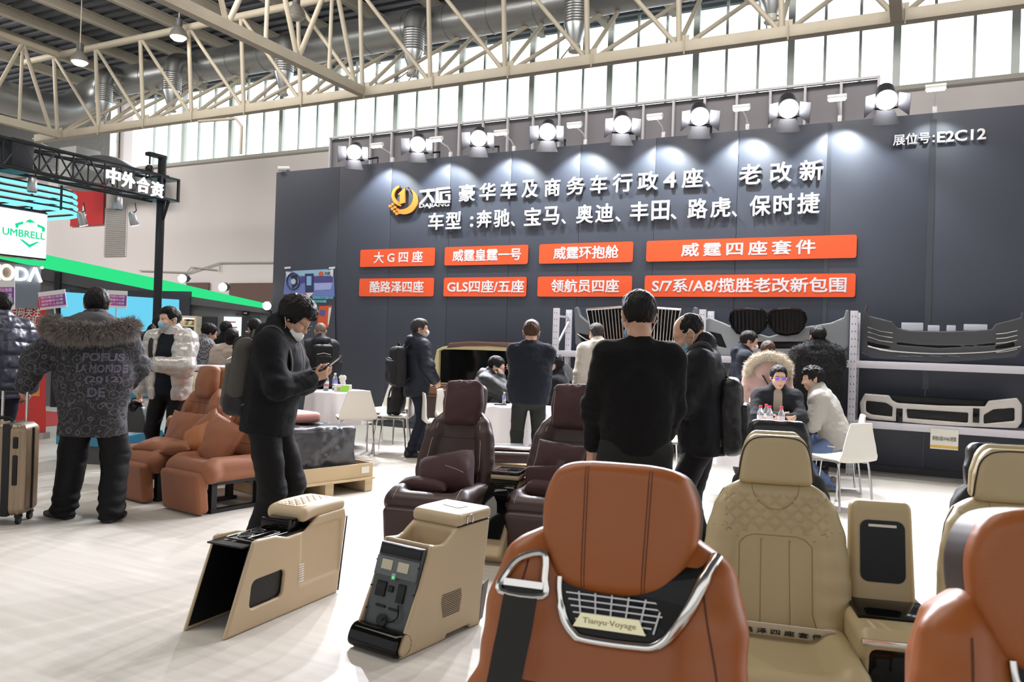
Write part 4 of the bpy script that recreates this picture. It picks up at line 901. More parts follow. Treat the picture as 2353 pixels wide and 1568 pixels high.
w = .30; cr_ = console_root('cream centre console with a grey circuit front and paper slips on its lid', (-.44, 3.61), (.555, .832), w); hw = w / 2
sd = SD((-hw - .02, -.12, -.02), (hw + .02, .70, .56), .005)
prof = [(-.02, .0), (.30, 0), (.31, .02), (.49, .02), (.50, 0), (.588, 0), (.60, .2), (.645, .53), (.386, .525), (.34, .50), (.30, .475), (.26, .465), (.172, .475), (.10, .30), (.021, .14), (-.03, .04)]
sdprism(sd, prof, -hw, hw, .010); sd.box((0, .05, .24), (hw - .018, .13, .32), .005, .0, mode='s'); sd.box((0, .29, .50), (hw - .03, .085, .11), .03, .02, mode='s')
sd.obj('shell', mCon, cr_, relax=1)
mGr = mat('grey_console_inner', (.055, .065, .07), .45)
MB().prism([(.03, .10), (.14, .46), (.155, .46), (.05, .10)], -hw + .018, hw - .018, lambda y, z, x: (x, y, z)).obj('front_panel', mGr, cr_)
fp = lambda x, t, o=0: Vector((x, .03 + .11 * t - .004 - o, .10 + .36 * t))
up_ = Vector((0, .11, .36)).normalized(); nr = Vector((0, -.36, .11)).normalized(); Mf = Matrix((Vector((1, 0, 0)), -nr, up_)).transposed()
MB().box(fp(0, .93), (w - .05, .012, .05), Mf).obj('clip_rail', mBlkP, cr_, bevel=.003)
MB().box(fp(0, .72), (w - .045, .02, .09), Mf).obj('vent_block', mat('grey_vent_block', (.10, .12, .12), .4), cr_, bevel=.004)
for x in (-.055, .045): MB().box(fp(x, .745, .008), (.065, .012, .045), Mf).obj('vent_opening', mat('pale_vent_inside', (.50, .46, .34), .5), cr_)
for x, z, sx, sz in ((-.07, .44, .06, .07), (-.01, .46, .03, .03), (.055, .43, .045, .085), (-.05, .24, .06, .012), (.03, .23, .06, .012)): MB().box(fp(x, z), (sx, .012, sz), Mf).obj('socket_hole', mBlkP, cr_, bevel=.005)
MB().box(fp(0, .62, .01), (.025, .012, .03), Mf).obj('lamp_holder', mat('clear_grey_plastic', (.30, .34, .34), .2), cr_, bevel=.004)
MB().lathe([(.006, 0), (.006, .004)], fp(.004, .615, .017), 10, Mf @ rotm('X', 90)).obj('indicator_light', emis('green_indicator', (.03, .5, .12), 2.2), cr_)
mb = MB(); mb.tube(spline([fp(.06, .30, .006), fp(.08, .18, .02), fp(.04, .10, .02), fp(.0, .12, .012), fp(-.02, .06, .006)], 6), .004, 6); mb.obj('cable', mBlkP, cr_)
MB().lathe([(.026, 0), (.03, .008)], fp(-.02, .08, .002), 14, Mf @ rotm('X', 90)).obj('cable_grommet', mBlkP, cr_)
sd = SD((-.15, -.12, -.02), (.15, .12, .16), .005); sd.cone((-hw + .02, .0, .04), (hw - .02, .0, .04), .052, .052, 0); sd.cone((-hw + .02, -.04, .015), (hw - .02, -.04, .015), .022, .022, .03); q = sd.obj('front_lip', mGloss, cr_); q.location = (0, .0, .02)
for x in (-1, 1):
    for t_ in (.2, .5, .85): MB().lathe([(.004, 0), (.004, .006)], (x * (hw - .02), .02 + .1 * t_, .10 + .33 * t_), 8, rotm('Y', 90)).obj('screw_hole', mBlkP, cr_)
sd = SD((-.17, -.17, -.06), (.17, .17, .06), .004); sd.box((0, 0, 0), (.152, .142, .032), .024, 0, fn2=lambda p: np.stack([p[..., 0], p[..., 1], p[..., 2] + 1.2 * np.maximum(-p[..., 1] - .05, 0) ** 2], -1)); ld = sd.obj('lid', mCon, cr_, relax=1); ld.location = (0, .515, .560)
MB().box((0, .515, .527), (w - .006, .265, .006)).obj('lid_gap', mBlkP, cr_)
MB().tube(spline([(hw + .004, .44, .535), (hw + .006, .44, .565), (hw + .006, .455, .575), (hw + .006, .475, .575), (hw + .006, .485, .565), (hw + .004, .485, .535)], 4), .003, 6).obj('latch_ring', mChr, cr_)
for k in range(13): MB().box((hw + .0005, .337 + .02 * math.sin(k / 12 * 3) * 0, .115 + k * .0088), (.004, .16 - .03 * abs(k - 8) / 8, .0034)).obj('vent_slot', mat('vent_dark', (.06, .045, .03), .5), cr_)
MB().prism([(.575, .02), (.60, .03), (.645, .22), (.60, .20), (.585, .14)], hw - .004, hw + .003, lambda y, z, x: (x, y, z)).obj('kick_panel', mat('grey_kick_panel', (.16, .15, .15), .5), cr_)
pc = thing('paper_slip', 'white paper slips lying on the lid of the cream console', 'paper', cr_.matrix_basis @ Vector((0, .52, .5945)) if False else Vector(cr_.location) + Matrix.Rotation(cr_.rotation_euler.z, 3, 'Z') @ Vector((.0, .53, .5945)), cr_.rotation_euler.z)
MB().box((.01, 0, .0), (.12, .075, .0012), rotm('Z', -12)).obj('sheet', mat('paper_white', (.72, .70, .62), .6), pc, smooth=False); MB().box((-.03, .03, .0015), (.08, .05, .001), rotm('Z', 25)).obj('sheet', mat('paper_white', (.72, .70, .62), .6), pc, smooth=False)

# console between the maroon seats, cabinet behind, console by the cream seats
def tunnel(label, c, face, W_, L_, H_):
    r = thing('centre_console', label, 'car console', (c[0], c[1], 0), R(face - 90), 'centre consoles'); return r
r = tunnel('cream and black console with a flat screen between the maroon seats', (.02, 5.72), -106, 0, 0, 0)
sd = SD((-.13, -.32, -.02), (.13, .62, .56), .008); sdprism(sd, [(-.25, 0), (.48, 0), (.56, .06), (.34, .34), (.10, .47), (-.25, .47)], -.11, .11, .03); sd.obj('shell', mCon, r)
MB().prism([(.52, .16), (.32, .40), (.12, .50), (.10, .47), (.34, .34)], -.095, .095, lambda y, z, x: (x, y, z)).obj('front_panel', mGloss, r, bevel=.006)
MB().box((-.05, .37, .42), (.09, .10, .05), rotm('X', 40)).obj('cup_flap', mGloss, r, bevel=.006)
MB().box((0, .0, .505), (.21, .30, .04)).obj('armrest_rim', mCon, r, bevel=.015); MB().box((0, .03, .53), (.20, .24, .022)).obj('screen', mGloss, r, bevel=.006); MB().tube([Vector((x, y + .03, .542)) for x, y in rrect(.195, .235, .02, 3)], .003, 6, True).obj('screen_rim', mChr, r)
q = at(1185, 1060, 7.0); r = thing('rear_cabinet', 'cream cabinet with maroon padded rim standing behind the maroon seats', 'cabinet', (q.x, q.y, 0), R(-4))
sd = SD((-.46, -.22, -.02), (.46, .26, .5), .01); sd.box((0, 0, .21), (.42, .17, .21), .05, 0); sd.obj('body', mat('beige_cabinet', (.42, .34, .24), .5), r)
sd = SD((-.52, -.26, -.08), (.52, .3, .1), .009); sd.box((0, 0, 0), (.47, .21, .055), .045, 0); q = sd.obj('padded_rim', mMar, r); q.location = (0, 0, .46)
MB().box((0, -.20, .42), (.9, .02, .014)).obj('rim_trim', mChr, r); MB().box((0, .02, .535), (.80, .30, .03)).obj('lid_panel', mChr, r, bevel=.01); MB().tube(spline([(.36, -.19, .36), (.34, -.23, .37), (.36, -.23, .33)], 4), .012, 6).obj('hook', mBlkP, r)
r = thing('rear_console', 'tall cream console with an upright black screen between the cream seats', 'car console', (1.43, 3.02, 0), R(-102 - 90), 'centre consoles')
sd = SD((-.16, -.12, -.28), (.16, .12, .28), .005); sd.box((0, 0, 0), (.115, .045, .20), .03, 0, fn2=lambda p: np.stack([p[..., 0] / (1.0 - .22 * p[..., 2]), p[..., 1], p[..., 2]], -1)); tw = sd.obj('screen_tower', mCream, r); tw.location = (0, -.08, .67); tw.rotation_euler = (R(10), 0, 0)
MB().prism(rrect(.16, .23, .03), .040, .049, lambda x, y, z: (x, z, y + .01)).obj('screen', mGloss, tw); MB().box((0, .05, .105), (.10, .002, .01)).obj('screen_sticker', mat('paper_white', (.72, .70, .62), .6), tw)
sd = SD((-.2, -.2, -.02), (.2, .42, .56), .007); sdprism(sd, [(-.15, 0), (.22, 0), (.30, .10), (.34, .47), (.30, .50), (-.15, .50)], -.15, .15, .035); sd.box((0, .30, .33), (.115, .10, .105), .02, .01, mode='s'); sd.obj('body', mCream, r)
MB().box((0, .28, .33), (.225, .04, .20)).obj('storage_bin', mGloss, r, bevel=.008); MB().box((0, .05, .505), (.26, .3, .015)).obj('top_plate', mGloss, r, bevel=.005); MB().box((0, .335, .462), (.29, .02, .02)).obj('front_trim', mChr, r, bevel=.004)
q = at(1932, 1370, 3.55); o = throw_pillow('round_cushion', 'lilac pink cushion on the floor between cream seat and console', mat('pink_lilac_cloth', (.40, .30, .36), .7), (q.x, q.y + .1, .31), (.30, .30), (R(15), 0, R(20)), .06)
MB().box((0, 0, -.22), (.24, .20, .17)).obj('stand_box', mBlkP, o, bevel=.01)
# black plastic wrapped crate on a pallet, terracotta console on it and behind
a = ground(690, 1150); c = ground(812, 1133); d = (c - a).normalized(); rz = math.atan2(d.y, d.x)
pl = thing('pallet', 'pale wooden pallet under the black wrapped crate', 'pallet', (a + c) / 2 + Vector((-d.y, d.x, 0)) * .45, rz); mWd = mat('raw_pine', (.52, .40, .24), .7, noise=.2, nscale=6, stretch=(1, 8, 8))
for y in (-.42, -.21, 0, .21, .42): MB().box((0, y, .125), (1.0, .14, .02)).obj('deck_board', mWd, pl)
for x in (-.44, 0, .44): MB().box((x, 0, .06), (.09, .95, .11)).obj('stringer', mWd, pl)
tp = thing('cardboard_tray', 'shallow cardboard tray with a white label on the pallet', 'tray', pl.location + Vector((0, 0, .137)), rz)
mb = MB(); mb.box((0, -.46, .065), (.98, .012, .13)); mb.box((0, .46, .065), (.98, .012, .13)); mb.box((.485, 0, .065), (.012, .92, .13)); mb.box((-.485, 0, .065), (.012, .92, .13)); mb.box((0, 0, .006), (.98, .92, .012)); mb.obj('tray', mat('kraft_board', (.50, .38, .22), .75), tp); MB().box((.40, -.468, .07), (.09, .002, .06)).obj('label_sticker', mat('paper_white', (.72, .70, .62), .6), tp)
sd = SD((-.5, -.48, -.02), (.5, .48, .75), .012); sd.box((-.05, 0, .235), (.40, .40, .235), .04, 0)
wr = sd.obj('plastic_wrap_crate', mat('black_plastic_film', (.03, .03, .036), .24, bump=.5, bscale=7, spec=.6), None, lambda P: .016 * vnoise(P * np.array([5, 5, 9]), 2) + .008 * vnoise(P * 16, 6)); wr.location = tp.location + Vector((0, 0, .014)); wr.rotation_euler = (0, 0, rz); props(wr, 'crate wrapped in crinkled black plastic on the pallet', 'crate')
q = pad('console_lid', mat('dusty_pink_leather', (.45, .20, .16), .5), None, (.26, .22, .05), .04, wr.location + Vector((-.16, .0, .53)), (0, 0, rz), .01); props(q, 'dusty terracotta console part lying on the black wrapped crate', 'car console')
q0 = at(505, 960, 8.0); r = thing('rear_cabinet', 'terracotta console cabinet between the two terracotta seat backs', 'cabinet', (q0.x, q0.y, 0), R(20))
pad('body', mTer, r, (.45, .22, .24), .04, (0, 0, .26), None, .012); pad('top', mTer, r, (.48, .25, .06), .04, (0, 0, .58), None, .012); MB().box((-.33, -.255, .575), (.14, .02, .05)).obj('switch_panel', mGloss, r)
MB().box((0, -.21, .505), (.9, .04, .012)).obj('trim_strip', mPipe, r); MB().box((.05, -.05, .648), (.2, .12, .006), rotm('Z', 15)).obj('leaflet', mat('paper_white', (.72, .70, .62), .6), r)

# ------------------------------------------------------------------ the neighbouring stand on the left
mTr = mat('black_truss_steel', (.016, .018, .022), .42, .4)
S0 = -9.38
tb = thing('lighting_truss', 'black box truss of the left stand, carrying lit white characters', 'truss', W(0, 0), WROT)
for ds in (-.16, .16):
    for z in (3.26, 3.57): MB().cyl((S0 + ds, 1.5, z), (S0 + ds, 7.6, z), .022, n=10).obj('chord_tube', mTr, tb)
k = 0; y = 1.6
while y < 7.4:
    for ds in (-.16, .16):
        mb = MB(); mb.cyl((S0 + ds, y, 3.26), (S0 + ds, y + .21, 3.57), .011, n=6); mb.cyl((S0 + ds, y + .42, 3.26), (S0 + ds, y + .21, 3.57), .011, n=6); mb.cyl((S0 + ds, y, 3.26), (S0 + ds, y, 3.57), .011, n=6); mb.obj('lattice_brace', mTr, tb)
    mb = MB(); mb.cyl((S0 - .16, y, 3.57), (S0 + .16, y + .42, 3.57), .011, n=6); mb.obj('lattice_brace', mTr, tb); MB().cyl((S0 - .16, y, 3.26), (S0 + .16, y + .42, 3.26), .011, n=6).obj('lattice_brace', mTr, tb); y += .42
MB().box((S0, 5.6, 3.42), (.34, .26, .36)).obj('sleeve_block', mTr, tb, bevel=.01)
tp_ = thing('truss_post', 'tall black round post with a hoist, holding up the left truss', 'post', W(S0, 7.62), WROT)
MB().cyl((0, 0, 0), (0, 0, 3.86), .055, n=20).obj('post_tube', mTr, tp_)
mb = MB(); mb.box((0, 0, 3.27), (.36, .32, .03)); mb.box((0, 0, 3.56), (.36, .32, .03)); mb.bar((.17, .14, 3.27), (.17, .14, 3.56), .03); mb.bar((-.17, .14, 3.27), (-.17, .14, 3.56), .03); mb.bar((.17, -.14, 3.27), (.17, -.14, 3.56), .03); mb.bar((.05, 0, 3.0), (.15, 0, 3.25), .03); mb.obj('sleeve_cage', mTr, tp_)
mb = MB(); mb.box((-.0, -.10, 3.86), (.10, .28, .05)); mb.obj('head_arm', mTr, tp_, bevel=.005); mb = MB(); mb.cyl((0, -.2, 3.83), (0, -.2, 3.72), .012); mb.lathe([(.02, 0), (.05, .02), (.055, .07), (.03, .11)], (0, -.2, 3.60), 14); mb.obj('chain_hoist', mBlkP, tp_)
MB().box((0, 0, .02), (.4, .4, .04)).obj('base_plate', mTr, tp_)
ls = thing('lit_lettering', 'four lit white characters fixed to the black truss beside the post', 'lettering', W(S0 + .185, 0), WROT)
mLED = emis('white_letter_light', (1, .96, 1), 6)
for ch, y0, y1, z0 in (('中', 6.64, 6.83, 3.31), ('外', 6.86, 7.05, 3.30), ('合', 7.08, 7.27, 3.28), ('资', 7.30, 7.49, 3.26)): text('letter', ch, mLED, plane_m((0, y0, z0), (0, 1, 0), (0, 0, 1)), y1 - y0, .20, .03, .012, ls)
# glowing rings
lr = thing('led_ring', 'stack of four cyan light tubes curving under the black truss', 'light', W(0, 0), WROT)
mCy = emis('cyan_tube_light', (.22, .80, .90), 1.5)
for k in range(4):
    z = 3.165 - k * .080; sx = -9.6 + .012 * k
    pts = [(sx, 1.5, z), (sx, 4.5, z), (sx, 6.0, z)] + [(sx - .55 + .55 * math.cos(a), 6.25 + .53 * math.sin(a), z) for a in np.linspace(0, math.pi / 2, 10)] + [(sx - 1.2, 6.78, z), (sx - 3, 6.78, z)]
    MB().tube(pts, .021, 8).obj('light_tube', mCy, lr); MB().tube([(x - .012, y, zz + .032) for x, y, zz in pts], .014, 6).obj('tube_carrier', mTr, lr)
mb = MB(); mb.bar((-9.7, 1.5, 2.88), (-9.7, 6.2, 2.88), .03); mb.bar((-9.4, 6.2, 3.2), (-9.4, 6.2, 2.9), .02)
for y in (3, 4, 5, 6): mb.bar((-9.66, y, 2.88), (-9.66, y, 3.24), .02)
mb.obj('hanger_frame', mTr, lr)
sc_ = thing('led_screen', 'white hanging screen with a green shield logo at the left edge', 'screen', W(0, 0), WROT)
mWhS = emis('white_screen_glow', (.96, 1, .98), 1.25); mGrS = emis('green_logo_glow', (.02, .80, .36), .95)
MB().box((-10.0, 4.2, 2.61), (.16, 4.34, .60)).obj('housing', mBlkP, sc_); MB().box((-9.913, 4.2, 2.61), (.012, 4.32, .56)).obj('display', mWhS, sc_)
def S(x, y, s=-9.9):
    v = ray(x, y); t_ = s / (UX * v.x + UY * v.y); p = v * t_; return (NX * p.x + NY * p.y, p.z + CAM_H)
fS = lambda y, z, x: (-9.906 + x, y, z)
def Sq(x, y): return S(x / 3.92, 320 + y / 3.92, -9.9)
mb = MB()
for q in (((138, 760), (210, 740), (210, 765), (168, 775), (168, 795), (145, 800)), ((340, 765), (405, 795), (405, 835), (380, 832), (380, 805), (340, 788)), ((178, 900), (205, 905), (268, 950), (330, 925), (357, 925), (268, 978)), ((230, 750), (250, 730), (273, 722), (298, 735), (322, 757), (295, 750), (273, 755), (250, 748))): mb.prism([Sq(*p) for p in q], 0, .004, fS)
mb.obj('logo_mark', mGrS, sc_)
a = Sq(22, 858); c = Sq(440, 915); text('lettering', 'UMBRELL', mGrS, plane_m((-9.904, a[0], a[1]), (0, 1, 0), (0, 0, 1)), c[0] - a[0] - .05, .088, .004, .015, sc_)
# stand behind: sloping green light band over a grey wall
YG = 15.0; gw = thing('stand_wall', 'grey wall of the left stand with a sloping green light band on top', 'stand wall', (0, YG, 0))
mGy = mat('grey_stand_wall', (.17, .18, .19), .6)
def G(x, y, Y=YG): p = at(x, y, Y); return (p.x, p.z)
fG = lambda x, z, y: (x, y, z)
mb = MB(); l0 = G(-700, 440); mb.prism([G(-700, 440), G(50, 606), G(350, 667), G(640, 717), (G(640, 717)[0], 0), (l0[0], 0)], .02, .20, fG); mb.obj('wall_panel', mGy, gw)
MB().prism([G(-700, 395), G(112, 587), G(350, 638), G(625, 701), G(625, 712), G(350, 667), G(50, 606), G(-700, 440)], -.05, .12, fG).obj('light_band', emis('green_band_light', (.035, .80, .26), 1.0), gw)
MB().prism([G(-200, 560), G(50, 606), G(350, 667), G(625, 712), G(625, 722), G(350, 690), G(50, 634), G(-200, 600)], -.10, .01, fG).obj('fascia', mat('dark_grey_fascia', (.075, .08, .085), .55), gw)
for x in (140,): q = G(x, 700); MB().cyl((q[0], -.12, 0), (q[0], -.12, 2.5), .06, n=12).obj('wall_post', mTr, gw)
for (x, y, lab) in ((417, 640, 'first of the three bright spot lamps on the green light band, from the left'), (510, 660, 'middle one of the three bright spot lamps on the green light band'), (612, 703, 'spot lamp at the low right end of the green light band')):
    p = at(x, y, YG - .3); L = thing('spot_lamp', lab, 'lamp', p, 0, 'spot lamps on the green band'); MB().cyl((0, .05, 0), (0, .2, .02), .08, n=16).obj('housing', mBlk, L); MB().lathe([(.075, 0), (.075, .01)], (0, .035, 0), 16, rotm('X', 90)).obj('lens', emis('spot_lens', (1, .96, .9), 40), L); MB().bar((0, .18, 0), (0, .42, .03), .02).obj('arm', mBlk, L)
vs = thing('video_screen', 'big cyan video screen in a dark frame on the grey stand wall', 'screen', (0, YG - .12, 0)); q0 = G(212, 668); q1 = G(436, 900)
mb = MB(); mb.prism([(q0[0] - .35, q0[1]), (q1[0], G(436, 671)[1]), (q1[0], q1[1]), (q0[0] - .35, q1[1])], -.02, .06, fG); mb.obj('frame', mat('dark_screen_frame', (.03, .035, .05), .5), vs)
MB().prism([G(150, 672), G(419, 690), G(416, 900), G(150, 900)], -.03, -.021, fG).obj('display', emis('cyan_screen_glow', (.16, .66, .90), 1.0), vs)
dc = thing('display_case', 'lit shelf case with small products on the grey stand wall', 'display case', (0, YG - .1, 0))
a = G(432, 727); c = G(466, 800); mb = MB(); mb.ring([(a[0], c[1]), (c[0], c[1]), (c[0], a[1]), (a[0], a[1])], [(a[0] + .04, c[1] + .04), (c[0] - .04, c[1] + .04), (c[0] - .04, a[1] - .04), (a[0] + .04, a[1] - .04)], -.25, 0, fG); zs = G(450, 750)[1]; mb.box(((a[0] + c[0]) / 2, -.12, zs), (c[0] - a[0], .24, .03)); mb.obj('case_frame', mat('cream_case', (.70, .64, .50), .5), dc)
MB().prism([a, (c[0], a[1]), c, (a[0], c[1])], 0, .05, fG).obj('back_panel', mat('case_back', (.30, .30, .30), .6), dc); MB().box(((a[0] + c[0]) / 2, -.2, a[1] - .05), (c[0] - a[0] - .1, .03, .02)).obj('light_strip', emis('case_strip', (1, .92, .75), 4), dc)
for k in range(8):
    o = MB().box((0, 0, 0), (.026, .05, .07), rotm('Y', 20)).obj('sample_card', mat('sample_%d' % (k % 4), ((.6, .6, .55), (.45, .16, .05), (.1, .25, .12), (.6, .55, .2))[k % 4], .5)); o.location = (a[0] + .05 + k * .028, YG - .24, zs + .055); props(o, 'small product leaning on the lit shelf of the grey stand wall', 'product', 'products on the lit shelf')
for x0, x1, m_, lab, lines in ((468, 497, mat('black_board', (.02, .022, .026), .5), 'narrow black info board right of the lit shelf case', ((.75, .5), (.68, .6))), (518, 553, emis('white_board_glow', (.92, .97, 1), 1.05), 'glowing white info board on the grey stand wall', ((.9, .4), (.8, .6), (.72, .8), (.6, .6))), (559, 594, MATS['black_board'], 'black info board with white lines right of the glowing white board', ((.9, .3), (.72, .5), (.62, .8), (.57, .4)))):
    a = G(x0, 728); c = G(x1, 850); bd = thing('info_board', lab, 'board', ((a[0] + c[0]) / 2, YG - .05, 0), 0, 'info boards on the grey wall'); w_ = c[0] - a[0]
    MB().prism([(-w_ / 2, c[1]), (w_ / 2, c[1]), (w_ / 2, a[1]), (-w_ / 2, a[1])], -.03, .02, fG).obj('panel', m_, bd)
    mb = MB()
    for z_, f_ in lines: mb.box((0, -.032, c[1] + (a[1] - c[1]) * z_), (w_ * f_, .003, .022))
    mb.obj('print_line', mat('board_print', (.45, .12, .14), .5) if x0 == 518 else mat('board_print_white', (.55, .56, .58), .5), bd)
a = G(566, 720); MB().lathe([(.055, 0), (.055, .03)], (a[0], YG - .02, a[1]), 20, rotm('X', 90)).obj('round_badge', mBlkP); o = bpy.data.objects['round_badge']; props(o, 'round black badge above the info boards on the grey wall', 'badge'); MB().box((a[0], YG - .056, a[1]), (.06, .004, .022)).obj('badge_print', mat('board_print_white', (.55, .56, .58), .5), o)
a = G(542, 724); text('wall_lettering', 'NE_GA', mat('dull_letter', (.07, .07, .075), .5), plane_m((a[0], YG - .0, a[1] - .02), (1, 0, 0), (0, 0, 1)), .14, .05, .02, .01); props(bpy.data.objects['wall_lettering.003'] if 'wall_lettering.003' in bpy.data.objects else bpy.data.objects['wall_lettering'], 'small dark lettering on the grey wall beside the round badge', 'lettering')
# lit car-brand style lettering at the far left
kd = thing('stand_sign', 'glowing white lettering ending in a dot at the far left, below the screen', 'sign', W(0, 0), WROT)
MB().box((-10.36, 5.2, 1.98), (.10, 2.72, .56)).obj('sign_box', mat('blue_grey_panel', (.20, .24, .28), .3), kd)
mKO = emis('sign_letter_light', (1, .97, .97), 3.5)
yy = lambda px: S(px / 3.92, 600 + 110 / 3.92, -10.25)[0]
text('letter', 'X', mKO, plane_m((-10.3, yy(-62), 2.035), (0, 1, 0), (0, 0, 1)), yy(20) - yy(-62), .19, .03, .008, kd)
text('letter', 'D', mKO, plane_m((-10.3, yy(155), 2.045), (0, 1, 0), (0, 0, 1)), yy(270) - yy(155), .175, .03, .02, kd)
mb = MB()
for a_, c_ in ((278, 328), (385, 330)): mb.bar((-10.28, yy(a_), 2.05), (-10.28, yy(c_), 2.23), .028)
mb.obj('letter', mKO, kd)
mb = MB(); yc = (yy(8) + yy(140)) / 2; rw = (yy(140) - yy(8)) / 2; mb.tube([(-10.28, yc + (rw - .012) * math.cos(a), 2.135 + .088 * math.sin(a)) for a in np.linspace(0, 2 * math.pi, 25)[:-1]], .020, 8, True); mb.obj('letter', emis('sign_ring_light', (1, .62, .35), 3.0), kd)
MB().lathe([(.016, 0), (.016, .02)], (-10.29, yy(390), 2.24), 12, rotm('Y', 90)).obj('dot', mKO, kd)
# spot lamps on the truss
for y, z, lit, lab in ((5.75, 3.12, 0, 'silver can lamp hanging under the black truss at the left edge'), (6.88, 3.10, 0, 'silver can lamp hanging under the lit characters'), (6.62, 2.87, 1, 'lit can lamp below the cyan light tubes, left of the pair'), (7.1, 2.93, 1, 'lit can lamp below the lit characters, right of the pair')):
    L = thing('can_lamp', lab, 'lamp', W(S0 + .12 - (.35 if y == 6.62 else 0), y, z), WROT, 'can lamps on the black truss'); Q = rotm('X', 20) if lit else Matrix.Identity(3)
    MB().lathe([(.05, -.09), (.055, -.08), (.045, .06), (.02, .09)], (0, 0, 0), 14, Q).obj('can', mat('lamp_silver', (.42, .43, .45), .35, .7), L); MB().tube([(0, 0, .07), (.06, 0, .1), (.03, 0, .20)], .008, 6).obj('bracket', mBlk, L)
    MB().lathe([(.048, -.095), (.048, -.088)], (0, 0, 0), 14, Q).obj('lens', emis('can_lens', (1, .98, .95), 18) if lit else mBlkP, L)
# red poster stand, red carpet, placards, plinth
rp = thing('roll_up_banner', 'red roll-up banner with white characters behind the man in navy', 'banner', (0, 10.5, 0)); a = at(18, 683, 10.5); c = at(106, 935, 10.5); fP = lambda x, z, y: (x, y, z)
MB().prism([(a.x, .08), (c.x, .08), (at(105, 690, 10.5).x, at(105, 690, 10.5).z), (a.x, a.z)], 0, .012, fP).obj('banner_sheet', mat('banner_red', (.60, .035, .03), .5), rp); MB().box(((a.x + c.x) / 2, 0, .04), (c.x - a.x + .04, .16, .08)).obj('base', mat('banner_base', (.4, .4, .4), .4, .5), rp)
def btx(s_, x0, y0, x1, y1, sh=.15): p = at(x0, y1, 10.49); q = at(x1, y0, 10.49); text('lettering', s_, mat('banner_white', (.80, .78, .76), .5), plane_m((p.x, -.004, p.z), (1, 0, 0), (0, 0, 1)), q.x - p.x, q.z - p.z, .002, .025, rp, shear=sh)
btx('扫码关注', 22, 708, 93, 727); btx('领好礼', 35, 728, 87, 747)
mb = MB(); p = at(68, 900, 10.49); mb.box((p.x - .02, -.004, p.z), (.30, .004, .12)); mb.obj('orange_panel', mat('banner_orange', (.75, .25, .04), .5), rp)
cpt = MB().box((0, 0, .004), (4.2, 3.6, .008)).obj('red_carpet', mat('red_carpet', (.50, .05, .05), .9, bump=.3, bscale=120)); cpt.location = (-8.9, 12.4, 0); cpt.rotation_euler = (0, 0, WROT); props(cpt, 'red carpet on the floor behind the man in the patterned coat', 'carpet')
mPk = bpy.data.materials.new('placard_gradient'); mPk.use_nodes = True; t = mPk.node_tree; b = t.nodes['Principled BSDF']; tc = t.nodes.new('ShaderNodeTexCoord'); sx_ = t.nodes.new('ShaderNodeSeparateXYZ'); rr_ = t.nodes.new('ShaderNodeValToRGB'); t.links.new(tc.outputs['Generated'], sx_.inputs[0]); t.links.new(sx_.outputs['X'], rr_.inputs[0]); t.links.new(rr_.outputs[0], b.inputs['Base Color'])
rr_.color_ramp.elements[0].color = (.55, .05, .20, 1); rr_.color_ramp.elements[1].color = (.17, .06, .35, 1)
for (x, y, Y, w_, h_, til, lab) in ((4, 678, 8.3, .27, .30, 2, 'pink and violet placard at the far left above the man in navy'), (121, 689, 8.3, .28, .185, 9, 'tilted pink and violet placard left of the patterned coat man'), (267, 688, 9.6, .26, .21, -1, 'pink and violet placard on a stick right of the patterned coat man')):
    p = at(x, y, Y); pk = thing('placard', lab, 'placard', p, 0, 'pink and violet placards'); pk.rotation_euler = (0, R(-til), 0)
    MB().box((0, 0, 0), (w_, .008, h_)).obj('board', mat('placard_white', (.66, .64, .66), .5), pk); MB().box((0, -.006, -.01), (w_ * .96, .004, h_ * .60)).obj('colour_field', mPk, pk); MB().cyl((0, .01, -h_ / 2), (0, .01, -p.z), .008, n=8).obj('stick', mat('grey_pipe', (.5, .48, .47), .5), pk)
    for r_, tx in enumerate(('馆内禁止吸烟', '请佩戴好口罩', '做好个人防疫')): text('lettering', tx, mat('placard_text', (.68, .60, .70), .5), plane_m((-w_ * .42, -.0085, h_ * (.14 - .19 * r_) - .01), (1, 0, 0), (0, 0, 1)), w_ * .82, h_ * .13, .001, .01, pk)
dp = thing('display_plinth', 'turquoise and grey display stand behind the patterned coat man', 'display stand', (-4.42, 8.9, 0), R(-10))
MB().box((0, 0, .10), (.80, .6, .20)).obj('foot', mat('dark_foot', (.06, .06, .06), .5), dp); MB().box((0, 0, .26), (.84, .64, .13)).obj('blue_band', mat('turquoise_panel', (.03, .20, .33), .4), dp); MB().box((0, 0, .52), (.74, .54, .40)).obj('grey_panel', mat('pale_grey_panel', (.42, .40, .38), .5), dp); MB().box((0, 0, .86), (.8, .6, .28)).obj('blue_panel', MATS['turquoise_panel'], dp, bevel=.02)
MB().tube([(-.38, -.28, 1.08), (.38, -.28, 1.08)], .015, 8).obj('rail', mChr, dp); mb = MB(); [mb.cyl((x, -.28, 1.0), (x, -.28, 1.08), .012) for x in (-.36, 0, .36)]; mb.obj('rail_post', mChr, dp)
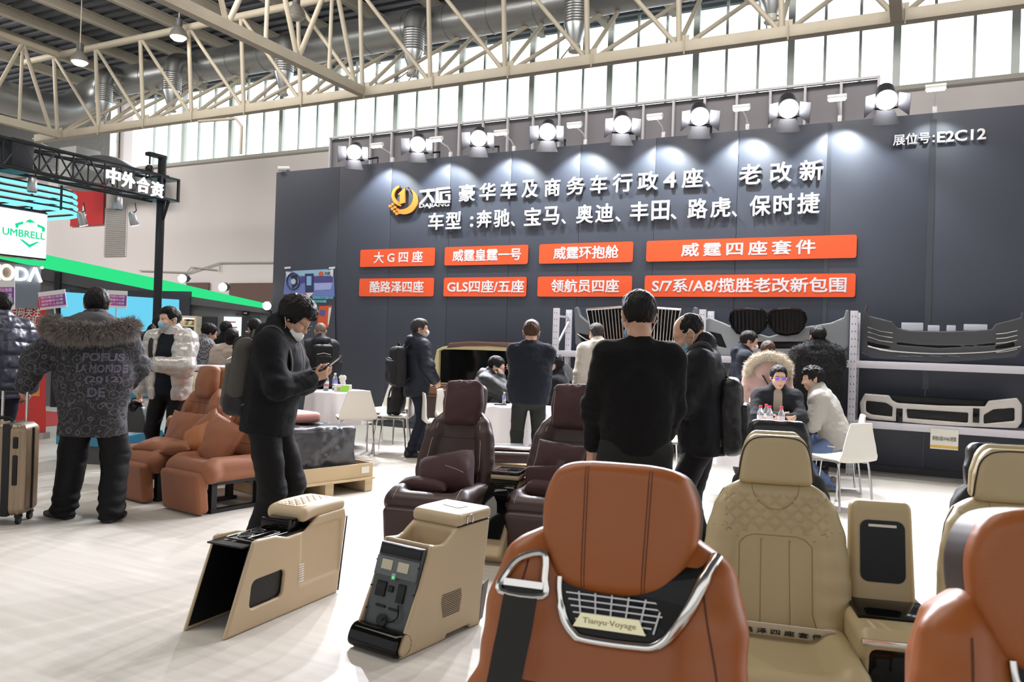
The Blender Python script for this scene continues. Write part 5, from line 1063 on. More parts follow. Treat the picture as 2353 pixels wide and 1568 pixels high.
# white metal frame table with door panel
p0_ = at(437, 843, 8.6); p1_ = at(549, 846, 8.6); fr = thing('frame_table', 'white square tube frame stand holding a cream door panel', 'stand', ((p0_.x + p1_.x) / 2, 8.8, 0), R(6)); hw_ = (p1_.x - p0_.x) / 2; zt = p0_.z - .02; mWF = mat('white_frame_tube', (.62, .62, .66), .4)
mb = MB()
for x in (-hw_, hw_):
    for y in (-.22, .22): mb.bar((x, y, 0), (x, y, zt), .035)
for z in (.64, zt):
    for x in (-hw_, hw_): mb.bar((x, -.22, z), (x, .22, z), .035)
    for y in (-.22, .22): mb.bar((-hw_, y, z), (hw_, y, z), .035)
mb.obj('frame', mWF, fr); MB().box((0, 0, zt + .025), (2 * hw_ + .06, .52, .012)).obj('top_sheet', mat('clear_top_sheet', (.72, .73, .78), .15), fr)
MB().box((0, .02, .40), (2 * hw_ + .1, .05, .8)).obj('shelf_back', mBlkF, fr)
dpn = MB(); dpn.prism(rrect(.62, .50, .06), -.015, .015, lambda x, y, z: (x, z, y)); dpn = dpn.obj('door_panel', mat('pale_cream_panel', (.58, .56, .40), .45), None, bevel=.008); dpn.location = fr.location + Vector((.0, -.27, .78)); dpn.rotation_euler = (R(-4), 0, R(6)); props(dpn, 'cream car door panel leaning in the white tube frame', 'door panel')
mb = MB(); mb.prism(rrect(.16, .12, .02, cx=.04, cy=.06), -.020, -.014, lambda x, y, z: (x, z, y)); mb.obj('pocket', mat('pale_cream_dark', (.46, .44, .30), .5), dpn); mb = MB(); mb.bar((-.22, -.018, .18), (-.02, -.018, -.16), .02); mb.bar((.14, -.018, -.02), (.2, -.018, -.2), .02); mb.obj('rib', MATS['pale_cream_dark'], dpn)
tr_2 = thing('trim_panel', 'terracotta trim part with black screen behind the white tube frame', 'car part', fr.location + Vector((.1, .55, 0))); MB().box((0, 0, 1.0), (.7, .3, .16)).obj('trim', mTer, tr_2, bevel=.03); MB().box((0, -.16, .98), (.4, .02, .10)).obj('screen', mGloss, tr_2, bevel=.01); MB().box((0, 0, .46), (.6, .25, .92)).obj('stand', mBlkF, tr_2)

# ------------------------------------------------------------------ shelving with bumpers in front of the booth wall
mRk = mat('white_rack_steel', (.58, .56, .62), .45); DK = 10.42
mRs = mat('white_slotted_steel', (.58, .56, .62), .45); t = mRs.node_tree; b = t.nodes['Principled BSDF']; tc = t.nodes.new('ShaderNodeTexCoord'); sx_ = t.nodes.new('ShaderNodeSeparateXYZ'); t.links.new(tc.outputs['Object'], sx_.inputs[0])
def mth(op, a, v=None):      # punched slots every 9 cm, two rows
    n = t.nodes.new('ShaderNodeMath'); n.operation = op; t.links.new(a, n.inputs[0])
    if v is not None:
        if isinstance(v, (int, float)): n.inputs[1].default_value = v
        else: t.links.new(v, n.inputs[1])
    return n.outputs[0]
q = mth('MULTIPLY', mth('LESS_THAN', mth('FRACT', mth('MULTIPLY', sx_.outputs['Z'], 11.1)), .2), mth('LESS_THAN', mth('ABSOLUTE', mth('SUBTRACT', mth('ABSOLUTE', sx_.outputs['X']), .018)), .005))
mx = t.nodes.new('ShaderNodeMix'); mx.data_type = 'RGBA'; mx.inputs[6].default_value = (.58, .56, .62, 1); mx.inputs[7].default_value = (.10, .10, .12, 1); t.links.new(q, mx.inputs[0]); t.links.new(mx.outputs[2], b.inputs['Base Color'])
for k, (s0, s1, lab) in enumerate(((-4.64, -2.56, 'left bay of white slotted shelving behind the men in black'), (-2.56, -.74, 'middle bay of white slotted shelving under the black kidney grille bumper'), (-.74, 1.30, 'right bay of white slotted shelving with two bumpers'))):
    r = thing('shelving_rack', lab, 'rack', W(0, DK), WROT, 'white shelving bays')
    for s in ((s0, s1) if k == 2 else (s0,)):
        for y in (0, .46):
            MB().box((0, 0, .985), (.085, .05, 1.97)).obj('upright', mRs, r, bevel=.004, loc=(s + .035, y, 0))
        mb = MB(); mb.bar((s + .035, 0, 1.86), (s + .035, .46, 1.86), .03); mb.bar((s + .035, 0, 1.40), (s + .035, .46, 1.80), .025); mb.bar((s + .035, 0, .7), (s + .035, .46, 1.2), .025); mb.obj('side_brace', mRk, r)
    for z in (1.33, .62):
        mb = MB(); mb.box(((s0 + s1) / 2 + .035, -.005, z), (s1 - s0, .035, .085)); mb.box(((s0 + s1) / 2 + .035, .46, z), (s1 - s0, .035, .085)); mb.obj('beam', mRk, r, bevel=.004)
        MB().box(((s0 + s1) / 2 + .035, .23, z + .032), (s1 - s0, .44, .02)).obj('shelf_board', mRk, r)
def rpx(x, y, d=10.30): return onwall(x, y, d)
mBG = mat('grey_primer_plastic', (.13, .14, .155), .42); mBD = mat('dark_bumper_plastic', (.050, .052, .060), .4); mBS = mat('pearl_white_paint', (.50, .47, .44), .25, coat=.6)
def bumper(name, label, m, outline, holes, z_rest, curve, s_c, hh=.012, th=.05, d0=.12, px=True, extra_y=0.):
    ol = [rpx(*p) for p in outline] if px else outline; hl = [[rpx(*p) for p in q] for q in holes] if px else holes
    ol = [(s - s_c, z) for s, z in ol]; hl = [[(s - s_c, z) for s, z in q] for q in hl]
    zmin = min(z for s, z in ol); ol = [(s, z - zmin) for s, z in ol]; hl = [[(s, z - zmin) for s, z in q] for q in hl]
    r = thing(name, label, 'car bumper', W(s_c, DK + d0, z_rest), WROT, 'car bumpers on the shelves')
    xs = [p[0] for p in ol]; zs = [p[1] for p in ol]; cv = lambda x, z=0: curve * np.abs(x) ** 2.6
    sd = SD((min(xs) - .05, -.1, -.03), (max(xs) + .05, .1 + float(cv(max(map(abs, xs)))), max(zs) + .05), hh)
    def mk(poly, t):
        def f(p):
            y = p[..., 1] - cv(p[..., 0]) + .10 * np.clip(p[..., 2] - .25, 0, 1) ; a = polyd(np.stack([p[..., 0], p[..., 2]], -1), poly) + .012; b = np.abs(y) - t + .012
            return np.hypot(np.maximum(a, 0), np.maximum(b, 0)) + np.minimum(np.maximum(a, b), 0) - .012
        return f
    L0 = (min(xs), -.1, 0); H0 = (max(xs), .1 + float(cv(max(map(abs, xs)))), max(zs))
    sd.fn(mk(ol, th), L0, H0)
    for q in hl: sd.fn(mk(q, th * 1.6), L0, H0, .006, 's')
    sd.obj('shell', m, r, relax=1)
    front = lambda x, z, o=0.: Vector((x, float(cv(x)) - .10 * max(z - .25, 0) - th - o, z))
    def P(px_, py_, o=.004): s, z = rpx(px_, py_); return front(s - s_c, z - zmin, o)
    # dark net behind the openings
    for q in hl:
        cx_ = sum(p[0] for p in q) / len(q); cz_ = sum(p[1] for p in q) / len(q); V = [front(x, z, -.05) for x, z in q]; MB().add([front(cx_, cz_, -.05)] + V, [(0, i + 1, (i + 1) % len(V) + 1) for i in range(len(V))]).obj('opening_mesh', mBlkP, r, smooth=False)
    return r, P
b1, P1 = bumper('bumper', 'grey car bumper with a chrome slatted grille on the left shelf bay', mBG, ((1305, 712), (1312, 708), (1318, 728), (1345, 752), (1352, 790), (1447, 795), (1545, 790), (1552, 752), (1578, 728), (1584, 708), (1591, 712), (1590, 800), (1570, 812), (1447, 812), (1325, 812), (1305, 795)), (((1312, 770), (1352, 778), (1362, 796), (1325, 798)), ((1583, 770), (1543, 778), (1533, 796), (1570, 798))), 1.375, .10, -3.54)
g_ = MB(); q = [P1(x, y, .02) for x, y in ((1338, 716), (1447, 709), (1556, 716), (1540, 790), (1447, 794), (1352, 790))]; MB().tube(q, .022, 8, True).obj('grille_rim', mChr, b1); g_.add([P1(1447, 750, -.0)] + [P1(x, y, -.0) for x, y in ((1338, 716), (1447, 709), (1556, 716), (1540, 790), (1447, 794), (1352, 790))], [(0, i + 1, (i + 1) % 6 + 1) for i in range(6)]); g_.obj('grille_back', mGloss, b1, smooth=False)
for k in range(26): x = 1350 + k * 7.8; MB().bar(P1(x, 716, .015), P1(1447 + (x - 1447) * .9, 790, .015), .010).obj('grille_slat', mChr, b1)
MB().tube([P1(x, y, .01) for x, y in ((1312, 772), (1335, 786), (1360, 790))], .008, 6).obj('chrome_strip', mChr, b1); MB().tube([P1(x, y, .01) for x, y in ((1325, 800), (1350, 802), (1365, 797))], .008, 6).obj('chrome_strip', mChr, b1)
b2, P2 = bumper('bumper', 'light grey car bumper with twin black kidney grilles on the middle shelf bay', mat('pale_primer', (.26, .28, .29), .42), ((1612, 736), (1622, 733), (1655, 746), (1668, 752), (1760, 778), (1850, 754), (1905, 745), (1935, 732), (1940, 714), (1946, 716), (1944, 800), (1920, 822), (1760, 826), (1635, 822), (1612, 800)), (((1618, 765), (1648, 772), (1662, 805), (1640, 800)), ((1690, 790), (1845, 790), (1840, 806), (1695, 806))), 1.375, .10, -1.75)
for x0 in (1670, 1759):
    q = [(x0 + 4, 724), (x0 + 14, 716), (x0 + 44, 713), (x0 + 76, 716), (x0 + 87, 724), (x0 + 90, 738), (x0 + 84, 756), (x0 + 70, 770), (x0 + 44, 775), (x0 + 18, 770), (x0 + 6, 756), (x0 + 1, 738)]
    rim = [P2(x, y, .03) for x, y in q]; g = MB().tube(rim, .014, 8, True).obj('kidney_grille', mGloss, b2)
    bkp = [P2(x, y, .012) for x, y in q]; MB().add([P2(x0 + 45, 744, .012)] + bkp, [(0, i + 1, (i + 1) % 12 + 1) for i in range(12)]).obj('grille_back', mBlkP, g, smooth=False)
    for k in range(9): x = x0 + 9 + k * 9; MB().bar(P2(x, 719 + (3 if k in (0, 8) else 0), .024), P2(x, 768 - abs(k - 4) * 2, .024), .010).obj('grille_slat', mGloss, g)
b3, P3_ = bumper('bumper', 'dark grey car bumper with chrome lower strips on the right upper shelf', mBD, ((1974, 760), (1982, 716), (1994, 693), (1989, 716), (1995, 728), (2050, 742), (2060, 756), (2090, 763), (2160, 765), (2240, 763), (2282, 760), (2292, 747), (2350, 733), (2353, 715), (2362, 735), (2362, 800), (2340, 826), (2160, 840), (2000, 828), (1976, 815)), (((2060, 791), (2110, 797), (2160, 799), (2230, 799), (2290, 793), (2290, 797), (2160, 804), (2060, 796)), ((1990, 790), (2040, 800), (2045, 806), (1992, 800)), ((2335, 790), (2292, 800), (2290, 806), (2335, 800))), 1.375, .09, .30)
for y0 in (755, 766, 777, 798): MB().tube([P3_(x, y0 + dy, .008) for x, dy in ((1991, 0), (2020, 10), (2050, 14))], .007, 6).obj('chrome_strip', mChr, b3); MB().tube([P3_(x, y0 + dy, .008) for x, dy in ((2342, 8), (2315, 14), (2292, 16))], .007, 6).obj('chrome_strip', mChr, b3)
MB().tube(spline([P3_(x, y, .01) for x, y in ((1992, 800), (2040, 810), (2100, 815), (2160, 817), (2240, 815), (2300, 810), (2350, 800))], 4), .009, 6).obj('chrome_strip', mChr, b3)
for x0, x1, y0, y1 in ((2070, 2122, 746, 762), (2132, 2160, 752, 764), (2176, 2198, 752, 764), (2216, 2272, 750, 762)): q0, q1 = P3_(x0, y1, -.03), P3_(x1, y0, -.03); MB().box((q0 + q1) / 2, (abs(q1.x - q0.x), .03, abs(q1.z - q0.z) + .01)).obj('bracket', mat('pale_bracket', (.45, .47, .55), .5), b3, bevel=.006)
for x0 in (2062, 2092, 2135, 2180): MB().bar(P3_(x0, 822, .004), P3_(x0 + 28, 824, .004), .02, .006).obj('vent_slit', mat('grey_slit', (.2, .2, .22), .5), b3)
b4, P4 = bumper('bumper', 'pearl white bumper with three black openings on the lower right shelf', mBS, ((1973, 930), (1985, 908), (2042, 912), (2050, 924), (2062, 930), (2160, 936), (2265, 938), (2273, 925), (2340, 918), (2352, 935), (2352, 975), (2340, 990), (2160, 982), (2000, 968), (1976, 960)), (((1988, 925), (2035, 930), (2050, 940), (2049, 962), (2000, 957), (1988, 950)), ((2083, 944), (2226, 953), (2225, 976), (2085, 965)), ((2262, 958), (2285, 945), (2334, 942), (2334, 972), (2262, 978))), .665, .09, .31, d0=.02)
for x0, x1 in ((2058, 2074), (2236, 2252)): q0, q1 = P4(x0, 975, .004), P4(x1, 943, .004); MB().box((q0 + q1) / 2 + Vector((0, 0, .0)), (q1.x - q0.x, .02, q1.z - q0.z)).obj('black_insert', mGloss, b4, bevel=.005)
MB().prism([(-.72, 0), (.72, 0), (.66, .10), (-.66, .10)], .10, .34, lambda x, z, y: (x, y, z + .21)).obj('upper_tray', mBlkP, b4, bevel=.01); q = P4(2170, 934, .0); 
o = MB(); o.prism([rpx(1290, 838, 10.36), rpx(1300, 834, 10.36), rpx(1318, 852, 10.36), rpx(1340, 876, 10.36), rpx(1342, 905, 10.36), rpx(1315, 880, 10.36)], 10.34, 10.39, lambda s, z, d: (s, d, z)); o = o.obj('bumper_corner', mBG, bevel=.008); o.rotation_euler = (0, 0, WROT); props(o, 'grey bumper corner piece leaning on the left shelf bay behind the seated men', 'car part')
tg = thing('price_tag', 'white paper tag with a yellow stripe hanging from the lower shelf beam', 'tag', W(.30, DK - .03), WROT); s0, z0 = onwall(2137, 1031, 10.38); s1, z1 = onwall(2203, 989, 10.38)
MB().box(((s0 + s1) / 2 - .30, -.004, (z0 + z1) / 2), (s1 - s0, .003, z1 - z0)).obj('sheet', mat('paper_white', (.72, .70, .62), .6), tg); MB().box(((s0 + s1) / 2 - .30, -.007, z0 + .03), (s1 - s0, .002, .028)).obj('stripe', mat('tag_yellow', (.60, .36, .05), .5), tg); text('lettering', '奔驰G级W463老款', mat('sign_ink', (.03, .03, .03), .5), plane_m((s0 - .28, -.0065, (z0 + z1) / 2 - .02), (1, 0, 0), (0, 0, 1)), s1 - s0 - .04, .055, .001, .008, tg)
p = W(onwall(2284, 1050, 10.2)[0], 10.35); fe = thing('fire_extinguisher', 'small red fire extinguisher on the floor under the right shelf', 'fire extinguisher', p); MB().lathe([(.06, 0), (.065, .02), (.065, .30), (.05, .36), (.02, .39)], n=18).obj('cylinder', mat('extinguisher_red', (.42, .02, .02), .3), fe); MB().cyl((0, 0, .39), (0, 0, .44), .018).obj('valve', mChr, fe); MB().bar((-.03, 0, .45), (.05, 0, .47), .02).obj('handle', mBlkP, fe)
# cream partition with black glass and the desk under it
pt = thing('limousine_partition', 'cream partition panel with a black glass screen and quilted top edge', 'car part', W(-5.62, 10.35, .80), WROT)
fW = lambda x, z, y: (x, y, z); mPc = mat('pale_yellow_cream', (.55, .48, .26), .45)
out = [(-.98, 0), (-.95, .30), (-.90, .52), (-.80, .565), (-.60, .60), (-.2, .635), (.2, .635), (.60, .60), (.80, .565), (.90, .52), (.95, .30), (.98, 0)]; inn = [(-.86, .02), (-.86, .30), (-.86, .50), (-.80, .525), (-.60, .53), (-.2, .535), (.2, .535), (.60, .53), (.80, .525), (.86, .50), (.86, .30), (.86, .02)]
MB().ring(out, inn, -.04, .10, fW).obj('frame', mPc, pt, bevel=.012); MB().prism(inn, .02, .05, fW).obj('glass_screen', mGloss, pt)
MB().prism([(-.72, .55), (-.4, .585), (0, .60), (.4, .585), (.72, .55), (.68, .625), (.3, .66), (-.3, .66), (-.68, .625)], -.055, .06, fW).obj('quilted_top', mat('brown_quilt', (.12, .055, .045), .5, bump=.5, bscale=22), pt, bevel=.01)
dsk = thing('desk', 'brown leather desk with drawers below the cream partition', 'desk', W(-5.62, 10.25), WROT); mBr = mat('brown_leather_desk', (.115, .055, .034), .45, bump=.1, bscale=60)
MB().box((0, 0, .31), (1.96, .50, .62)).obj('body', mat('dark_brown_body', (.055, .03, .025), .6), dsk); MB().box((0, -.01, .64), (2.02, .54, .03)).obj('ledge', mBr, dsk, bevel=.006)
for x in (-.5, .5):
    d_ = MB().box((x, -.03, .715), (.97, .46, .11)).obj('drawer', mat('tan_drawer', (.20, .09, .045), .4), dsk, bevel=.015); MB().box((x, -.265, .735), (.2, .01, .012)).obj('pull', mChr, d_)
MB().box((0, 0, .785), (2.0, .48, .025)).obj('top', mBr, dsk, bevel=.008)
sg = thing('paper_sign', 'white card sign standing on the brown desk before the black glass', 'sign', W(-5.42, 10.08, .80), WROT); MB().box((0, 0, .11), (.26, .004, .22), rotm('X', -8)).obj('card', mat('paper_white', (.72, .70, .62), .6), sg); text('lettering', '四座套件', mat('sign_ink', (.03, .03, .03), .5), plane_m((-.11, -.004, .07), (1, 0, 0), (0, .14, .99)), .22, .055, .001, .01, sg); MB().box((0, .008, .02), (.25, .004, .02)).obj('stripe', MATS['sign_stripe'], sg)
pp = MB(); pp.box((0, 0, .003), (.16, .10, .006), rotm('Z', 12)); pp = pp.obj('paper_stack', mat('paper_white', (.72, .70, .62), .6)); pp.location = W(-6.45, 10.12, .799); pp.rotation_euler = (0, 0, WROT); props(pp, 'white papers lying on the left end of the brown desk', 'paper')

# ------------------------------------------------------------------ white chairs and cloth-covered tables
mShell = mat('white_chair_shell', (.78, .75, .68), .35); mLeg = mat('chair_chrome', (.62, .62, .62), .16, 1.0)
def make_chair(label):
    r = thing('shell_chair', label, 'chair', (0, 0, 0), 0, 'white shell chairs')
    sd = SD((-.30, -.36, .36), (.30, .30, .88), .008)
    def f(p):          # one curved shell: seat flowing into the back
        x, y, z = p[..., 0], p[..., 1], p[..., 2]
        w_ = np.interp(z, [.40, .46, .52, .62, .72, .82], [.215, .225, .228, .20, .165, .135]); yb = -.205 - .20 * (z - .44) - .03 * np.cos(np.clip((z - .44) / .38, 0, 1) * math.pi) + .35 * x * x
        back = np.maximum(np.abs(y - yb) - .010, np.maximum(np.abs(x) - w_, np.maximum(z - .815 + .12 * x * x, .47 - z)))
        ws = np.interp(y, [-.24, -.1, .1, .2, .24], [.21, .225, .22, .19, .12]); zs = .455 + .02 * (y / .24) * (y > 0) - .06 * np.clip((y - .15) / .09, 0, 1) ** 2 + .30 * x * x
        seat = np.maximum(np.abs(z - zs) - .010, np.maximum(np.abs(x) - ws, np.maximum(y - .24, -.215 - y)))
        k = .07; h = np.maximum(k - np.abs(back - seat), 0) / k
        return np.minimum(back, seat) - h * h * k * .15
    sd.fn(f, (-.26, -.33, .40), (.26, .25, .84)); sd.obj('seat_shell', mShell, r, relax=2)
    for sx in (-1, 1):
        for sy in (-1, 1): MB().tube(spline([(sx * .10, sy * .05, .435), (sx * .17, sy * .14, .43), (sx * .195, sy * .17, .40), (sx * .215, sy * .215, .0)], 6), .0105, 8).obj('leg', mLeg, r)
    MB().box((0, 0, .435), (.26, .16, .012)).obj('seat_bracket', mat('bracket_grey', (.3, .3, .28), .4), r)
    return r
chairs = (((-1.93, 9.98), 112, 'white shell chair with its back to us at the left table'), ((-1.72, 11.35), -112, 'white shell chair behind the left table against the dark wall'), ((-1.50, 10.32), 178, 'white shell chair holding a black backpack'), ((-.82, 9.85), 12, 'white shell chair seen edge-on beside the left maroon seat'), ((-.70, 10.62), -10, 'white shell chair behind the left maroon headrest, in front of the brown desk'), ((3.13, 7.58), 116, 'white shell chair at right in front, with its back to us'), ((2.84, 8.50), -100, 'white shell chair under the man in purple-glinting glasses'), ((3.50, 8.53), 165, 'white shell chair under the man in the light grey jacket'), ((1.76, 8.62), 20, 'white shell chair showing behind the balding man legs'), ((-.44, 9.72), -8, 'white shell chair under the seated man in a black puffer'), ((.62, 9.56), 172, 'white shell chair under the seated man in a dark coat'))
proto = None
for (x, y), fc, lab in chairs:
    if proto is None: proto = make_chair(lab); c_ = proto
    else: c_ = copy_tree(proto); c_['label'] = lab
    c_.location = (x, y, 0); c_.rotation_euler = (0, 0, R(fc - 90))
mCl = mat('white_tablecloth', (.80, .78, .82), .75)
def round_table(label, clabel, c, r_, zt, drop):
    t_ = thing('round_table', label, 'table', (c[0], c[1], 0), 0, 'round cloth tables'); MB().lathe([(r_, zt - .03), (r_, zt)], n=32).obj('tabletop', mat('table_board', (.6, .58, .55), .5), t_); MB().cyl((0, 0, .03), (0, 0, zt - .03), .035, n=16).obj('pedestal', mLeg, t_); MB().lathe([(.24, 0), (.24, .012), (.10, .035), (.04, .08)], n=28).obj('base', mLeg, t_)
    V = [(0, 0, zt + .004)]; F = []; n = 96; prof = [(r_ * .6, 0), (r_ * .97, 0), (r_ + .008, -.006), (r_ + .012, -.03), (r_ + .02, -drop * .4), (r_ + .03, -drop * .75), (r_ + .035, -drop)]
    for q, (rr, dz) in enumerate(prof):
        for k in range(n): a = 2 * math.pi * k / n; am = max(0, q - 2) / 4; rw = rr + am * .022 * (math.sin(9 * a + c[0] * 5) + .5 * math.sin(17 * a)); V.append((rw * math.cos(a), rw * math.sin(a), zt + .004 + dz))
    F += [(0, 1 + k, 1 + (k + 1) % n) for k in range(n)]
    for q in range(len(prof) - 1): F += [(1 + q * n + k, 1 + (q + 1) * n + k, 1 + (q + 1) * n + (k + 1) % n, 1 + q * n + (k + 1) % n) for k in range(n)]
    o = mesh_obj('tablecloth', V, F, mCl, None, True, 0); o.location = (c[0], c[1], 0); props(o, clabel, 'tablecloth', 'white tablecloths')
round_table('round table with a chrome pedestal at left near the dark wall', 'white cloth draped over the left round table with the tissue box', (-2.28, 10.62), .40, .745, .42)
round_table('round table in the middle behind the maroon seats', 'white cloth draped over the middle round table', (.10, 9.25), .40, .735, .52)
round_table('round table at right where two men sit talking', 'white cloth draped over the right table with red-capped bottles', (2.36, 7.85), .42, .705, .35)
mPet = mat('clear_plastic', (.80, .86, .90), .08, trans=.75, spec=.6)
def bottle(label, p, cap, lab, h=.21):
    b_ = thing('water_bottle', label, 'bottle', p, 0, 'water bottles on the tables'); k = h / .21
    MB().lathe([(.028, 0), (.031, .006), (.031, .05), (.029, .055), (.031, .06), (.031, .13), (.026, .155), (.013, .18), (.0125, .19)], n=18).obj('bottle_body', mPet, b_); MB().lathe([(.015, .188), (.015, .206), (.013, .209)], n=16).obj('cap', cap, b_); MB().lathe([(.0318, .065), (.0318, .118)], n=18).obj('label_band', lab, b_)
    MB().lathe([(.0319, .068), (.0319, .082)], n=18).obj('label_stripe', mat('label_red', (.55, .08, .07), .5) if cap.name == 'cap_red' else mat('label_white', (.8, .8, .85), .5), b_); b_.scale = (k, k, k); return b_
mCr = mat('cap_red', (.70, .03, .06), .4); mCw = mat('cap_white', (.85, .85, .86), .4); mLw = mat('label_pale', (.75, .72, .74), .5); mLb = mat('label_blue', (.20, .22, .62), .5)
for (x, y, Y, cp_, lb_, lab, zt) in ((749, 899, 10.45, mCr, mLw, 'red-capped water bottle on the left table', .75), (769, 897, 10.6, mCw, mLb, 'white-capped water bottle with a blue label on the left table', .75), (1747, 972, 7.72, mCr, mLw, 'leftmost red-capped bottle on the right table', .71), (1760, 968, 7.95, mCr, mLw, 'red-capped bottle standing furthest back on the right table', .71), (1768, 972, 7.70, mCr, mLw, 'red-capped bottle in front of the backmost one on the right table', .71), (1795, 976, 7.66, mCr, mLw, 'red-capped bottle standing apart at the right on the right table', .71)):
    p = at(x, y, Y); bottle(lab, (p.x, p.y, zt), cp_, lb_, .23 if Y > 10 else .215)
p = at(788, 893, 10.4); tb_ = thing('tissue_box', 'green and white tissue box on the left table', 'tissue box', (p.x, p.y, .75), R(10)); MB().box((0, 0, .045), (.22, .11, .09)).obj('box', mat('tissue_box_white', (.78, .77, .72), .5), tb_, bevel=.006); MB().box((.03, -.056, .042), (.10, .003, .08)).obj('green_print', mat('tissue_green', (.30, .70, .06), .5), tb_); MB().box((-.05, -.0565, .036), (.05, .003, .05)).obj('green_print', mat('tissue_olive', (.36, .42, .14), .5), tb_)
sd = SD((-.08, -.04, -.02), (.08, .04, .13), .006); sd.cone((0, 0, 0), (-.01, 0, .09), .03, .045, 0, sc=(1, .35, 1)); q = sd.obj('tissue', mat('tissue_paper', (.85, .84, .84), .8), tb_, lambda P: .008 * vnoise(P * 40, 3)); q.location = (0, 0, .085)
for (x, y, Y, z, lab) in ((1810, 979, 7.62, .712, 'dark smartphone lying on the right table'), (1150, 931, 9.1, .742, 'dark smartphone lying on the middle table')):
    p = at(x, y, Y); o = MB().box((0, 0, .004), (.15, .07, .008)).obj('smartphone', mGloss, None, bevel=.003); o.location = (p.x, p.y, z); o.rotation_euler = (0, 0, R(8)); props(o, lab, 'phone')
p = at(1158, 925, 9.2); bottle('small clear bottle on the middle table beside the navy sweater man', (p.x, p.y, .74), mCw, mLb, .14)
p = at(1753, 975, 7.6); o = MB().tube([(0, 0, 0), (.01, 0, .10)], .006, 6).obj('drink_straw', mat('lime_plastic', (.45, .75, .10), .4)); o.location = (p.x, p.y, .711); props(o, 'lime green stick standing between the bottles on the right table', 'stick')

# ------------------------------------------------------------------ people
V3 = lambda *a: np.array(a, np.float64)
def nrm(v): v = np.asarray(v, float); return v / max(np.linalg.norm(v), 1e-9)
def rx(d): c, s = math.cos(R(d)), math.sin(R(d)); return np.array([[1, 0, 0], [0, c, -s], [0, s, c]])
def ry(d): c, s = math.cos(R(d)), math.sin(R(d)); return np.array([[c, 0, s], [0, 1, 0], [-s, 0, c]])
def rz(d): c, s = math.cos(R(d)), math.sin(R(d)); return np.array([[c, -s, 0], [s, c, 0], [0, 0, 1]])
def ik(a, b, l1, l2, hint):
    d = b - a; L = np.linalg.norm(d)
    if L > (l1 + l2) * .995: b = a + d * (l1 + l2) * .995 / L; d = b - a; L = np.linalg.norm(d)
    u = d / L; x = (l1 * l1 - l2 * l2 + L * L) / (2 * L); h = math.sqrt(max(l1 * l1 - x * x, 0)); p = np.asarray(hint, float); p = nrm(p - u * (p @ u))
    return a + u * x + p * h, b
mSkin = mat('warm_skin', (.50, .285, .19), .5, noise=.06, nscale=14); mSkinP = mat('light_skin', (.58, .36, .26), .5, noise=.05, nscale=14)
mHair = mat('black_hair', (.006, .005, .005), .55, spec=.2, bump=.6, bscale=90, stretch=(1, 1, .25)); mHairG = mat('greying_hair', (.030, .028, .028), .6, spec=.2, bump=.6, bscale=90); mHairB = mat('brown_hair', (.045, .022, .012), .55, spec=.2, bump=.6, bscale=90)
mMaskW = mat('white_face_mask', (.72, .74, .76), .7); mMaskB = mat('blue_face_mask', (.30, .52, .66), .7); mLoop = mat('mask_loop', (.75, .75, .75), .6)
mShoe = mat('black_shoe', (.014, .014, .016), .5, bump=.2, bscale=60); mEye = mat('eye_dark', (.015, .010, .008), .2); mLip = mat('lip_tone', (.38, .15, .12), .5); mBrow = mat('eyebrow_hair', (.02, .016, .014), .7)
def cloth(name, col, rough=.8, **k): return mat(name, tuple(c * .62 for c in col) if max(col) < .05 else col, rough, bump=k.pop('bump', .25), bscale=k.pop('bscale', 120), sheen=k.pop('sheen', .0) * .15, spec=.18, **k)

def hand(sd, w, d, pal, side, curl, s, thumb=.5):
    d = nrm(d); pal = nrm(pal - d * (pal @ d)); ts = np.cross(d, pal) * side; F = np.stack([ts, d, pal], 1)
    sd.box(w + d * .048 * s, (.037 * s, .048 * s, .014 * s), .012 * s, .012, F=F)
    sd.cone(w - d * .03 * s, w + d * .02 * s, .026 * s, .028 * s, .015)
    for k, (off, L) in enumerate(((.029, .070), (.010, .079), (-.010, .073), (-.028, .057))):
        p = w + (d * .090 + ts * off) * s; a = 0; r_ = .0088 * s
        for seg, (f, b) in enumerate(((.45, 55), (.31, 70), (.24, 40))):
            a += curl * b + 4; v = d * math.cos(R(a)) + pal * math.sin(R(a)) + ts * off * .5; q = p + v * L * f * s
            sd.cone(p, q, r_, r_ * .93, .003); p, r_ = q, r_ * .93
    p = w + (d * .022 + ts * .030 + pal * .004) * s; v = nrm(d * .7 + ts * .75 + pal * (.25 + .5 * thumb))
    q = p + v * .042 * s; sd.cone(p, q, .0125 * s, .0105 * s, .008); v = nrm(d * .9 + ts * (.35 - .6 * thumb) + pal * (.2 + .6 * thumb)); sd.cone(q, q + v * .032 * s, .0105 * s, .009 * s, .003)

